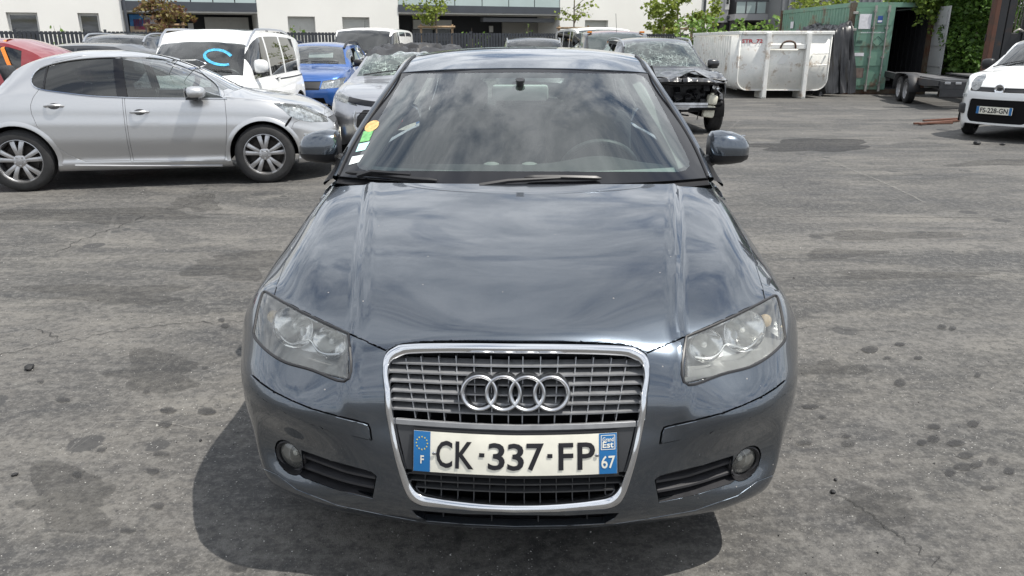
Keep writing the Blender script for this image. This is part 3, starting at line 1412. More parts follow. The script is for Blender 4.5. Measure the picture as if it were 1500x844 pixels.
M_CARRIER = pmat('plate_carrier_grey', (0.04, 0.042, 0.046), 0.4, 0.0, noise=0.1)
patch_px(lambda s, t: (754 + s * ((inner_u(631) - 754) * (1 - t) + (inner_u(695) - 754) * t + .5), (629 - 5 * s * s) * (1 - t) + (699 - 7 * s * s) * t), 14, 24, -.004, 'plate_carrier', M_CARRIER, HERO, .03)
patch_px(lambda s, t: (754 + s * (inner_u(627) - 754), (623.5 - 5.5 * s * s) * (1 - t) + (630 - 5.5 * s * s) * t), 4, 24, .002, 'carrier_bar', M_SLAT, HERO, .012)


# number plate: 520 x 110, slightly bowed
def plate3(a, b, off=.006):
    """a -1..1 across, b 0 (bottom)..1 (top)"""
    sgn = 1 if a >= 0 else -1
    s = abs(a)
    u = 754 + 149 * s * (1 - .004 * (b - .5))
    vt, vb = 637 - 4.6 * s * s, 695.5 - 4.2 * s * s
    p = onb(max(u, 755.6), vb + (vt - vb) * b, off)
    return Vector((0 if s < 1e-4 else sgn * p.x, p.y, p.z))


def plate_sheet(a0, a1, b0, b1, na, nb, off, name, mat, parent, rnd=0.0):
    vs = []
    for i in range(nb):
        b = b0 + (b1 - b0) * i / (nb - 1)
        k = 0.0
        for j in range(na):
            a = a0 + (a1 - a0) * j / (na - 1)
            vs.append(plate3(a, b, off))
    return obj(name, vs, grid_faces(nb, na), mat, parent, True, 0)


M_PLATE = pmat('plate_white', (0.74, 0.72, 0.63), 0.4, noise=0.06, nscale=25)
M_PLATEBLUE = pmat('plate_blue', (0.015, 0.14, 0.36), 0.4)
M_INK = pmat('plate_ink', (0.012, 0.012, 0.016), 0.45)
M_YELLOW = pmat('plate_star_yellow', (0.75, 0.6, 0.05), 0.5)
plate_sheet(-1.018, 1.018, -.07, 1.06, 30, 5, .0035, 'plate_surround', M_BLACK, HERO)
pl = plate_sheet(-1, 1, 0, 1, 40, 7, .0075, 'number_plate', M_PLATE, HERO)
plate_sheet(-.998, -.835, .005, .995, 6, 6, .0085, 'country_band', M_PLATEBLUE, pl)
plate_sheet(.825, .998, .005, .995, 6, 6, .0085, 'region_band', M_PLATEBLUE, pl)
t3 = lambda a, b: plate3(a, b, .0095)
for ch, a0, a1 in (('C', -.775, -.615), ('K', -.585, -.405), ('-', -.352, -.30), ('3', -.265, -.10), ('3', -.075, .09), ('7', .115, .285), ('-', .318, .368), ('F', .428, .572), ('P', .612, .785)):
    if ch == '-':
        vs = [t3(a0, .44), t3(a1, .44), t3(a1, .54), t3(a0, .54)]
        obj('plate_dash', vs, [(0, 1, 2, 3)], M_INK, pl, False)
    else:
        lettering('plate_character', ch, (a0, .13, a1, .80), t3, M_INK, pl, bold=.016)
lettering('plate_country_letter', 'F', (-.93, .20, -.895, .40), t3, M_PLATE, pl, bold=.02)
for i in range(12):
    a = 2 * math.pi * i / 12
    ca, cb = -.917 + .055 * math.cos(a), .70 + .155 * math.sin(a)
    st = [(ca + .009 * (1 if k % 2 == 0 else .42) * math.cos(math.pi / 2 + k * math.pi / 5), cb + .026 * (1 if k % 2 == 0 else .42) * math.sin(math.pi / 2 + k * math.pi / 5)) for k in range(10)]
    obj('plate_star', [t3(*q) for q in st], [tuple(range(10))], M_YELLOW, pl, False)
lettering('plate_region_number', '67', (.845, .14, .98, .45), t3, M_PLATE, pl, bold=.012)
lettering('plate_region_name', 'Grand', (.858, .79, .965, .90), t3, M_PLATE, pl, bold=.012)
lettering('plate_region_name', 'Est', (.858, .64, .965, .79), t3, M_PLATE, pl, bold=.02)
for (a0, b0, a1, b1) in ((.842, .60, .848, .95), (.975, .60, .981, .95), (.842, .94, .981, .955), (.842, .595, .981, .61)):
    obj('plate_region_frame', [t3(a0, b0), t3(a1, b0), t3(a1, b1), t3(a0, b1)], [(0, 1, 2, 3)], M_PLATE, pl, False)
for a in (-.795, .80):
    c = plate3(a, .47, .010)
    m = MB()
    m.lathe([(0, .002), (.004, .0016), (.0055, 0)], Matrix.Translation(c) @ Matrix.Rotation(R(90), 4, 'X'), 12)
    m.build('plate_screw', M_SATIN, pl, True)

# ring emblem
em = []
ecz = None
emb = None
for i, uc in enumerate((700.5, 735.8, 771.2, 806.6)):
    s = uc - 753.6
    c = onb(753.6 + abs(s) + 1, 575.0, .0)
    c.x = math.copysign(c.x, s)
    # tilted like the grille
    tz = (onb(756, 560, 0) - onb(756, 590, 0)).normalized()
    tz = Vector((0, tz.y * .55, tz.z)).normalized()
    tx = Vector((1, 0, 0))
    tn = tx.cross(tz)                                # toward the viewer (-y)
    if tn.y > 0:
        tn = -tn
    scale = c.x
    rad = .0475
    Mx = Matrix((tx, tz, tn)).transposed().to_4x4()
    ring = MB()
    prof = [(rad * .76, -.002), (rad * .78, .012), (rad * .83, .017), (rad * .92, .019), (rad * .985, .017), (rad * 1.0, .011), (rad * 1.045, .006), (rad * 1.06, -.024), (rad * .76, -.024)]
    Mr = Matrix.Translation(c + Vector((0, 0, 0))) @ Mx
    ring.lathe(prof, Mr, 44, close=True)
    if emb is None:
        emb = ring.build('emblem', M_SATIN, HERO, True, 45)
        emb['label'] = 'four interlocking chrome rings on the grille'
        emb.name = 'emblem'
    else:
        ring.build('emblem_ring', M_SATIN, emb, True, 45)

# ---- headlamps
M_LENS = glass('weathered_headlamp_lens', tint=(0.93, 0.94, 0.92), haze=0.065, hazecol=(0.66, 0.68, 0.66), rough=0.02)
M_HOUSING = pmat('headlamp_housing', (0.62, 0.63, 0.64), 0.28, 0.7)
lens_b = shell.take('headlight', 'pair', gap=0, depth=0)
house_b = shell.take('headlight', 'pair', gap=.004, depth=0)
for sgn, lb, hb_ in ((1, lens_b[0], house_b[0]), (-1, lens_b[1], house_b[1])):
    hb_.normal_update()
    nn = [(v, v.normal.copy()) for v in hb_.verts]
    bedges = [e for e in hb_.edges if e.is_boundary]
    bset = {}
    for e in bedges:
        for v in e.verts:
            bset[v] = v.co.copy()
    for v, n_ in nn:
        if v not in bset:
            v.co += Vector((0, .125, -.014)) - n_ * .014
        else:
            v.co += Vector((0, .115, -.012)) - n_ * .012
    # side wall of the housing up to the lens
    m1 = {v: hb_.verts.new(c - Vector((0, 0, 0)) + Vector((0, .006, 0))) for v, c in bset.items()}
    for e in bedges:
        a, c = e.verts
        hb_.faces.new((a, c, m1[c], m1[a]))
    ho = bobj('headlight', hb_, M_HOUSING, HERO, sharp=40)
    # reflectors
    for (uc, vc, rad, dep) in ((1034, 507, .044, .045), (1090, 485, .057, .055)):
        c = onb(uc, vc, 0)
        c = hy(uc, vc, c.y + .070)
        c.x *= sgn
        Mx = Matrix.Translation(c) @ Matrix.Rotation(R(6 * sgn), 4, 'Z') @ Matrix.Rotation(R(84), 4, 'X')
        m = MB()
        prof = [(rad * 1.10, -.012), (rad * 1.12, .0), (rad * 1.06, .004), (rad, .0)] + [(rad * math.sqrt(1 - q / 8.0) if q < 8 else .010, -dep * q / 8.0) for q in range(1, 9)]
        m.lathe(prof, Mx, 36)
        m.build('reflector', M_REFLECTOR, ho, True, 50)
        m = MB()
        m.lathe([(0, -.010), (.008, -.012), (.010, -.02), (.010, -dep)], Mx, 12)
        m.build('bulb', pmat('bulb_glass', (.75, .75, .72), .15, .3), ho, True)
    # amber side bulb and bright inner bezel
    c = hy(1122, 471, onb(1122, 471, 0).y + .04)
    c.x *= sgn
    m = MB()
    m.lathe([(0, .002), (.016, 0), (.020, -.01), (.012, -.03)], Matrix.Translation(c) @ Matrix.Rotation(R(80), 4, 'X'), 16)
    m.build('indicator_bulb', pmat('indicator', (.55, .42, .25), .25, .4), ho, True)
    m = MB()
    pts = []
    for (u_, v_) in ((1018, 523), (1040, 524), (1056, 514), (1062, 505), (1090, 510), (1104, 503), (1116, 488)):
        p = onb(u_, v_, 0)
        p = hy(u_, v_, p.y + .045)
        p.x *= sgn
        pts.append(p)
    m.tube([Vector(q) for q in curve(pts, 24)], .003, 6)
    m.build('bezel', M_REFLECTOR, ho, True)
    lo_ = bobj('lens', lb, M_LENS, ho, normals=False, sharp=0)
    m = MB()
    lp = [onb(u_, v_, .0005) for u_, v_ in resamp_match(lamp_px + [lamp_px[0]], 60)[:-1]]
    m.tube([Vector((p.x * sgn, p.y, p.z)) for p in lp], .0042, 6, True)
    m.build('lamp_seal', M_BLACK, ho, True)

# ---- fog lamps, side intakes and lower slot
for part, dp in (('fog_hole', .05), ('foglamp_hole', .045), ('slot_hole', .05)):
    for bmx in shell.take(part, 'pair', gap=0, depth=0):
        bmx.normal_update()
        be = [e for e in bmx.edges if e.is_boundary and max(abs(v.co.x) for v in e.verts) > 1e-4]
        keep = {}
        for e in be:
            for v in e.verts:
                keep[v] = v.co.copy()
        for v in bmx.verts:
            v.co += Vector((0, dp, 0))
        m1 = {v: bmx.verts.new(c) for v, c in keep.items()}
        for e in be:
            a, c = e.verts
            try:
                bmx.faces.new((a, c, m1[c], m1[a]))
            except ValueError:
                pass
        bmesh.ops.remove_doubles(bmx, verts=bmx.verts[:], dist=1e-5)
        keep_largest(bmx)
        bobj('air_intake' if part != 'foglamp_hole' else 'fog_lamp_recess', bmx, M_TRIM if part != 'foglamp_hole' else M_BLACK, HERO, sharp=40)
for sgn in (1, -1):
    for pts_ in (((964, 709), (1010, 700), (1045, 689), (1077, 678)), ((963, 724), (1010, 714), (1045, 703), (1078, 692))):
        P_ = [onb(u, v, -.014) for u, v in curve(pts_, 14)]
        vs, fs = [], []
        for p in P_:
            for dy, dz in ((-.004, .004), (.004, .007), (.03, .008), (.03, -.004), (.004, -.006), (-.004, -.003)):
                vs.append((p.x * sgn, p.y + dy, p.z + dz))
        for i in range(len(P_) - 1):
            for k in range(6):
                fs.append((i * 6 + k, i * 6 + (k + 1) % 6, i * 6 + 6 + (k + 1) % 6, i * 6 + 6 + k))
        obj('intake_slat', vs, fs, M_TRIM, HERO, True, 40)
    c = onb(1093, 679, 0)
    n_ = Vector((.42, -1, -.05)).normalized()
    c = c - n_ * .012
    Q = Vector((n_.x * sgn, n_.y, n_.z)).to_track_quat('Z', 'Y').to_matrix().to_4x4()
    Mx = Matrix.Translation((c.x * sgn, c.y, c.z)) @ Q
    m = MB()
    m.lathe([(.052, -.03), (.052, .004), (.047, .009), (.041, .004), (.041, -.02)], Mx, 32)
    fl = m.build('fog_lamp', M_BLACK, HERO, True, 40)
    m = MB()
    m.lathe([(.041, -.004), (.038, -.012), (.028, -.024), (.010, -.03), (0, -.03)], Mx, 28)
    m.build('reflector', M_HOUSING, fl, True)
    m = MB()
    m.lathe([(0, -.012), (.008, -.014), (.009, -.028)], Mx, 12)
    m.build('bulb', pmat('bulb_glass', (.75, .75, .72), .15, .3), fl, True)
    m = MB()
    m.lathe([(0, .010), (.015, .009), (.03, .005), (.041, -.002)], Mx, 28)
    m.build('lens', glass('fog_lens', tint=(.85, .86, .84), haze=.16, hazecol=(.5, .5, .46), rough=.08), fl, True)
for u in (789, 862):
    for sgn in (1, -1):
        p0, p1 = onb(u, 755, -.02), onb(u, 771, -.02)
        m = MB()
        m.box(((p0.x + p1.x) / 2 * sgn, (p0.y + p1.y) / 2 + .01, (p0.z + p1.z) / 2), (.003, .02, p0.z - p1.z + .01))
        m.build('slot_rib', M_TRIM, HERO)
# ---- glasshouse of the grey hatchback
def zf(y, z):
    return z - .03 + .0056 * (1.715 + y)


def bowed(rows, nu, nv, pw=2.1, half=False):
    """rows: (yc, zc, xe, ye, ze); smooth sheet bowed from the middle to its edges"""
    Rw_ = np.array(rows, float)
    t = chord(Rw_[:, [0, 1]])
    E = natspline(t, Rw_, np.linspace(0, t[-1], nu))
    s = np.linspace(-1, 1, nv) if not half else np.linspace(0, 1, nv)
    S = np.zeros((nu, len(s), 3))
    for j, q in enumerate(s):
        a = abs(q)**pw
        S[:, j, 0] = E[:, 2] * q
        S[:, j, 1] = E[:, 0] + (E[:, 3] - E[:, 0]) * a
        S[:, j, 2] = E[:, 1] + (E[:, 4] - E[:, 1]) * a
    return S


ws_rows = [(1.215, zf(1.2, .957), .757, 1.405, zf(1.4, .955)), (1.44, zf(1.44, 1.09), .742, 1.60, zf(1.6, 1.040)), (1.69, zf(1.7, 1.230), .684, 1.83, zf(1.83, 1.167)), (1.965, zf(1.95, 1.357), .603, 2.13, zf(2.13, 1.33))]
WS = bowed(ws_rows, 40, 41, half=True)
wsh = Shell()
wsh.add_grid(WS)
wsh.bm.normal_update()
if sum(f.normal.z for f in wsh.bm.faces) < 0:
    bmesh.ops.reverse_faces(wsh.bm, faces=wsh.bm.faces[:])
WBVH = wsh.bvh()
clear_px = [(735, 251), (900, 251.5), (994, 252), (1005, 249), (1010, 243), (1009.5, 236), (1003, 222), (985, 186), (962, 143), (950, 121), (943, 112.5), (932, 108.5), (735, 106)]
wsh.cut(clear_px, 'glass', hproj)
for part, nm, mt in (('glass', 'windscreen', glass('windscreen_glass', tint=(0.72, 0.80, 0.77), haze=0.018, hazecol=(.50, .62, .57), ior=1.62)), ('body', 'windscreen_border', M_GLOSSBLACK)):
    for b_ in wsh.take(part, 'join', gap=0, depth=.004, cham=.001):
        bobj(nm, b_, mt, HERO, normals=False, sharp=30)
rf_rows = [(1.975, zf(1.96, 1.362), .607, 2.138, zf(2.13, 1.334)), (2.32, zf(2.3, 1.420), .596, 2.42, zf(2.4, 1.383)), (2.72, zf(2.7, 1.446), .583, 2.76, zf(2.7, 1.408)), (3.2, zf(3.2, 1.432), .562, 3.22, zf(3.2, 1.395)), (3.62, zf(3.6, 1.385), .53, 3.62, zf(3.6, 1.35))]
RS = bowed(rf_rows, 50, 41, 2.6)
bm_ = bmesh.new()
vs_ = [bm_.verts.new(p) for p in RS.reshape(-1, 3)]
for q in grid_faces(50, 41):
    bm_.faces.new([vs_[i] for i in q])
bmesh.ops.recalc_face_normals(bm_, faces=bm_.faces[:])
if sum(f.normal.z for f in bm_.faces) < 0:
    bmesh.ops.reverse_faces(bm_, faces=bm_.faces[:])
rim(bm_, .002, .02)
bobj('roof', bm_, M_HERO, HERO, normals=False, sharp=30)
# pillars and roof rail: from the bonnet corner up the pillar, along the roof
innr = [(.757, 1.405, .955), (.742, 1.60, 1.040), (.684, 1.83, 1.167), (.603, 2.13, 1.33), (.598, 2.42, 1.385), (.585, 2.76, 1.410), (.563, 3.22, 1.397), (.532, 3.62, 1.352), (.53, 3.85, 1.25), (.60, 4.02, 1.05), (.64, 4.10, .93)]
outr = [(.792, 1.45, .935), (.772, 1.645, 1.028), (.720, 1.855, 1.155), (.648, 2.12, 1.292), (.642, 2.42, 1.352), (.632, 2.76, 1.376), (.612, 3.22, 1.360), (.59, 3.60, 1.305), (.63, 3.80, 1.17), (.70, 3.95, 1.02), (.74, 4.02, .91)]
ic = curve(innr, 70)
oc = curve(outr, 70)
rows_ = []
for k, (w_, off) in enumerate(((0, -.012), (.02, .0), (.12, .006), (.45, .014), (.8, .008), (1.0, -.002), (1.05, -.02))):
    row = []
    for a, b in zip(ic, oc):
        p = a * (1 - w_) + b * w_
        out_ = np.array([.75, -.35, .55]) * off
        row.append((p[0] + out_[0], p[1] + out_[1], zf(p[1], p[2]) + out_[2]))
    rows_.append(row)
RL = np.array(rows_)
for sgn in (1, -1):
    grid_obj('roof_pillar', RL * np.array([sgn, 1, 1]), M_HERO, HERO)
    # black seal between pillar and windscreen
    m = MB()
    m.tube([(p[0] * sgn + .002 * sgn, p[1], zf(p[1], p[2]) + .002) for p in ic[:31]], .006, 6)
    m.build('windscreen_seal', M_BLACK, HERO, True)
# side glass
M_SIDEGL = glass('side_glass', tint=(0.62, 0.70, 0.68), haze=0.03)
beltp = [(.83, 1.42, .905), (.835, 2.0, .925), (.83, 2.7, .935), (.80, 3.4, .945), (.74, 4.02, .935)]
lower = curve_at([(p[1], p[0], p[2]) for p in beltp], oc[:, 1])
SG = np.zeros((6, 70, 3))
for i in range(6):
    w_ = i / 5
    SG[i, :, 0] = oc[:, 0] * (1 - w_) + lower[:, 0] * w_ + .02 * math.sin(math.pi * w_)
    SG[i, :, 1] = oc[:, 1]
    SG[i, :, 2] = np.array([zf(y, z) for y, z in zip(oc[:, 1], oc[:, 2])]) * (1 - w_) + (lower[:, 1] - .01) * w_
for sgn in (1, -1):
    grid_obj('side_window', SG[:, 8:56] * np.array([sgn, 1, 1]), M_SIDEGL, HERO)
    grid_obj('quarter_panel', SG[:, 55:] * np.array([sgn, 1, 1]), M_HERO, HERO)
    grid_obj('door_corner', SG[:, :9] * np.array([sgn, 1, 1]), M_BLACK, HERO)
    m = MB()
    k = int(np.argmin(np.abs(oc[:, 1] - 2.55)))
    m.box(((oc[k, 0] + lower[k, 0]) / 2 * sgn, oc[k, 1], (SG[0, k, 2] + SG[-1, k, 2]) / 2), (.05, .10, SG[0, k, 2] - SG[-1, k, 2]), Matrix.Rotation(-sgn * math.atan2(lower[k, 0] - oc[k, 0], SG[0, k, 2] - SG[-1, k, 2]), 4, 'Y'))
    m.build('door_pillar', M_BLACK, HERO)
# flanks and tail
ysid = [1.40, 1.8, 2.3, 2.9, 3.4, 3.8, 4.02, 4.12]
Gs = []
for z_, xs_ in ((.20, [.80, .82, .82, .82, .82, .80, .74, .60]), (.32, [.855, .862, .862, .862, .865, .85, .80, .66]), (.55, [.862, .868, .872, .875, .882, .87, .82, .68]), (.76, [.862, .868, .87, .873, .872, .85, .80, .66]), (.885, [.815, .838, .842, .835, .81, .78, .745, .62])):
    Gs.append([(x, y, z_ + (.02 if z_ > .8 else 0) * (y - 1.4) / 2) for x, y in zip(xs_, ysid)])
SF = surf(Gs, 30, 70)
sd = Shell()
sd.add_grid(SF)
sd.bm.normal_update()
if sum(f.normal.x for f in sd.bm.faces) < 0:
    bmesh.ops.reverse_faces(sd.bm, faces=sd.bm.faces[:])
circ = [(3.448 + .36 * math.cos(2 * math.pi * i / 28), .31 + .36 * math.sin(2 * math.pi * i / 28)) for i in range(28)]
sd.cut(circ, 'hole', side_proj)
sd.cut([(1.55, .28), (2.62, .28), (2.62, 1.0), (1.50, 1.0)], 'door', side_proj, 'body')
for b_ in sd.take('body', 'pair', gap=.001, depth=.02):
    bobj('rear_wing', b_, M_HERO, HERO, normals=False, sharp=30)
for sgn, b_ in zip((1, -1), sd.take('door', 'pair', gap=.002, depth=.015)):
    d_ = bobj('door', b_, M_HERO, HERO, normals=False, sharp=30)
    m = MB()
    m.tube([Vector(q) for q in curve([(sgn * .872, 2.36, .80), (sgn * .90, 2.40, .80), (sgn * .90, 2.52, .805), (sgn * .872, 2.56, .80)], 10)], .011, 8)
    m.build('door_handle', M_HERO, d_, True)
Gt = [[(x, 4.12 + (.06 if abs(x) < .3 else .045 if abs(x) < .5 else 0), z_) for x in (-.62, -.4, -.2, 0, .2, .4, .62)] for z_ in (.2, .4, .6, .75, .92)]
grid_obj('tailgate', surf(Gt, 14, 20), M_HERO, HERO)
Gw = [[(q * x, y + .06 * (1 - q * q) - .03, z_) for q in (-1, -.5, 0, .5, 1)] for (x, y, z_) in ((.62, 4.10, .915), (.58, 4.02, 1.05), (.53, 3.86, 1.23), (.52, 3.64, 1.345))]
grid_obj('rear_window', surf(Gw, 12, 16), M_SIDEGL, HERO)
for sgn in (1, -1):
    m = MB()
    m.box((sgn * .60, 4.185, .72), (.22, .04, .14), Matrix.Rotation(R(-28 * sgn), 4, 'Z'), .03)
    m.build('rear_lamp', M_RED, HERO, True)
# floor pan and firewall keep daylight out from under
m = MB()
m.box((0, 2.3, .22), (1.5, 3.4, .04))
m.build('floor_pan', M_VOID, HERO)
m = MB()
m.box((0, 1.30, .55), (1.50, .04, .66))
m.build('firewall', M_VOID, HERO)
# cowl below the windscreen and wipers
cw = []
for q in np.linspace(-1, 1, 25):
    a = abs(q)**2.1
    y0, z0 = 1.155 + .21 * a, zf(1.16, .950) - .004 * a
    y1, z1 = 1.225 + .19 * a, zf(1.2, .953)
    x = .762 * q
    cw.append([(x, y0, z0 - .012), (x, y0 + .01, z0 - .018), (x, y1 - .01, z1 - .012), (x, y1 + .01, z1 - .004)])
grid_obj('cowl', np.array(cw).transpose(1, 0, 2), M_BLACK, HERO)


def on_ws(u, v, off=0.0):
    s = u - 754 - 8
    uu = 754 + 8 + abs(s)
    d = hray(uu, v).normalized()
    h = WBVH.ray_cast(HC, d)
    if h[0] is None:
        return on_ws(u, v - 1, off) if v > 90 else None
    p = h[0] + h[1] * off
    return Vector((math.copysign(p.x, s), p.y, p.z))


def on_ws_l(u, v, off=0.0):
    """true left-half pixel: use mirrored ray"""
    d = hray(u, v)
    dm = Vector((-d.x, d.y, d.z)).normalized()
    o_ = Vector((-HC.x, HC.y, HC.z))
    h = WBVH.ray_cast(o_, dm)
    if h[0] is None:
        return on_ws_l(u + .5, v - 1, off) if v > 90 else None
    p = h[0] + h[1] * off
    return Vector((-p.x, p.y, p.z))


def wiper(pts, arm):
    m = MB()
    P_ = [Vector(p) for p in curve(pts, 16)]
    m.tube(P_, [.004] + [.010] * 14 + [.004], 6)
    w_ = m.build('wiper', M_BLACK, HERO, True)
    m = MB()
    m.tube([Vector(p) for p in arm], [.011, .009, .006], 6)
    m.build('wiper_arm', M_BLACK, w_, True)


wiper([on_ws_l(508, 259, .018), on_ws_l(560, 261, .014), on_ws_l(610, 266, .012), on_ws_l(640, 269, .008)], [(-.66, 1.33, .955), (-.60, 1.32, .975), (-.44, 1.28, .97)])
wiper([on_ws(768, 266, .02), on_ws(800, 265, .018), on_ws(840, 265, .016), on_ws(880, 265, .012)], [(-.16, 1.18, .945), (-.05, 1.20, .96), (.15, 1.225, .968)])
# paper discs behind the left edge of the windscreen
M_ST = [pmat('sticker_orange', (.60, .40, .16), .6, noise=.3, nscale=60), pmat('sticker_green', (.15, .40, .15), .6, noise=.3, nscale=60), pmat('sticker_pale_blue', (.45, .75, .72), .6), pmat('sticker_white', (.72, .78, .78), .6)]
for (pts_, mt, nm) in (([(545 + 10.5 * math.cos(a) + 2 * math.sin(a), 185 - 8 * math.sin(a) - 2.5 * math.cos(a)) for a in [2 * math.pi * i / 16 for i in range(16)]], M_ST[0], 'round_sticker'),
                       ([(533, 193), (548, 190.5), (541, 206.5), (527, 209)], M_ST[1], 'windscreen_sticker'), ([(526, 211), (542, 208), (535, 220), (521, 223)], M_ST[2], 'windscreen_sticker'), ([(516, 230), (533, 227), (526, 238), (511, 242)], M_ST[3], 'windscreen_sticker')):
    V = [on_ws_l(u, v, .0015) for u, v in pts_]
    if all(p is not None for p in V):
        obj(nm, V, [tuple(range(len(V)))], mt, HERO, False)

# door mirrors
for sgn in (1, -1):
    secs = []
    for (x, cz, hz, hyy, yo) in ((.805, 1.033, .050, .050, 1.66), (.815, 1.033, .068, .075, 1.655), (.85, 1.036, .0735, .088, 1.65), (.90, 1.038, .069, .087, 1.65), (.945, 1.036, .058, .078, 1.655), (.972, 1.030, .040, .055, 1.665), (.984, 1.026, .012, .02, 1.675)):
        ring_ = []
        for k in range(24):
            a = 2 * math.pi * k / 24
            ca, sa = math.cos(a), math.sin(a)
            px_ = math.copysign(abs(ca)**.75, ca) * hyy
            pz_ = math.copysign(abs(sa)**.75, sa) * hz
            if px_ > 0:
                px_ *= .55     # flat rear face
            ring_.append((sgn * x, yo + px_, cz - .012 * (x - .8) / .18 + pz_))
        secs.append(ring_)
    SM = np.array(secs)
    SM2 = np.concatenate([SM, SM[:, :1]], axis=1)
    nz_ = 24
    capf, basef = [], []
    V = SM2.reshape(-1, 3)
    for q in grid_faces(SM2.shape[0], 25):
        zc_ = np.mean([V[i][2] for i in q])
        xm = abs(np.mean([V[i][0] for i in q]))
        (capf if zc_ > 1.000 - .0 * xm and True else basef).append(q)
    cap_ = tuple(range(0, 24))
    mb_ = obj('door_mirror', V, basef + [cap_], M_BLACK, HERO, True, 40)
    obj('mirror_cap', np.array(V) + np.array([0, -.001, .001]), capf, M_HERO, mb_, True, 45)
    m = MB()
    m.box((sgn * .905, 1.700, 1.030), (.14, .006, .10), None, .002)
    m.build('mirror_glass', pmat('mirror_silver', (.8, .82, .84), .02, 1.0), mb_)
    m = MB()
    m.tube([(sgn * .775, 1.62, .955), (sgn * .80, 1.635, .972), (sgn * .835, 1.65, .985)], [.034, .030, .026], 10)
    m.build('mirror_arm', M_BLACK, mb_, True)
# cabin
m = MB()
dsh = []
for q in np.linspace(-1, 1, 33):
    a = abs(q)**2.1
    hood_ = .035 * math.exp(-((q * .70 - .34) / .17)**2)
    dsh.append([(q * .70, 1.33 + .18 * a, .925), (q * .70, 1.50 + .1 * a, .935 + hood_ * .4), (q * .70, 1.72, .945 + hood_), (q * .70, 1.80, .90), (q * .70, 1.84, .70)])
grid_obj('dashboard', surf(np.array(dsh), 33, 16), pmat('dash_plastic', (.045, .05, .052), .7, noise=.15, nscale=60), HERO)
for xv in (-.14, .03):
    m = MB()
    m.lathe([(0, .016), (.02, .0155), (.034, .010), (.04, 0)], Matrix.Translation((xv, 1.69, .942)), 20)
    m.build('dash_speaker', M_TRIMGREY, HERO, True)
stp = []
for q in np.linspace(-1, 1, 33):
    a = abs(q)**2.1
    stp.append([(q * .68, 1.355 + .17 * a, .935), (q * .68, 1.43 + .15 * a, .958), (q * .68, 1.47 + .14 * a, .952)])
grid_obj('pale_dash_strip', np.array(stp), pmat('pale_dash_edge', (.30, .34, .325), .7), HERO)  # pale strip along the dash at the foot of the windscreen
for x in (-.36, .36):
    add_seat(HERO, x, 2.35, .32)
for x in (-.36, .36, 0):
    add_seat(HERO, x, 3.15, .36, .8, .9)
sw = MB()
cs = Vector((.36, 1.93, .86))
Mq = Matrix.Translation(cs) @ Matrix.Rotation(R(-66), 4, 'X')
sw.tube([Mq @ Vector((.185 * math.cos(2 * math.pi * i / 36), .185 * math.sin(2 * math.pi * i / 36), 0)) for i in range(36)], .015, 10, True)
for a in (R(0), R(180), R(270)):
    sw.tube([Mq @ Vector((0, 0, .0)), Mq @ Vector((.185 * math.cos(a), .185 * math.sin(a), 0))], .016, 8)
sw.lathe([(0, -.03), (.06, -.02), (.065, .02), (0, .03)], Mq, 16)
sw.build('steering_wheel', pmat('wheel_leather', (.06, .065, .068), .4), HERO, True)
rvc = hy(762, 136, 1.86)
m = MB()
m.box((rvc.x, rvc.y, rvc.z), (.255, .03, .074), Matrix.Rotation(R(12), 4, 'X'), .022)
rv = m.build('rear_view_mirror', pmat('mirror_housing', (.50, .56, .54), .45), HERO, True)
m = MB()
m.tube([(rvc.x, rvc.y + .01, rvc.z + .0), (rvc.x, rvc.y - .03, rvc.z + .045), (rvc.x, rvc.y - .035, rvc.z + .06)], [.012, .018, .022], 12)
m.build('mirror_stem', M_BLACK, rv, True)
for sgn in (1, -1):
    m = MB()
    pts_ = [(sgn * (p[0] - .062), p[1] + .045, zf(p[1], p[2]) - .045) for p in ic[2:25]]
    m.tube(pts_, .045, 8)
    m.build('pillar_trim', M_TRIMGREY, HERO, True)
m = MB()
m.box((0, 2.85, 1.31), (1.0, 1.4, .02), None)
m.build('headlining', pmat('headlining_cloth', (.3, .31, .30), .9), HERO)
for x in (.775, -.775):
    for y in (.87, 3.448):
        add_wheel(HERO, x, y, .312, .205, 'twin5')
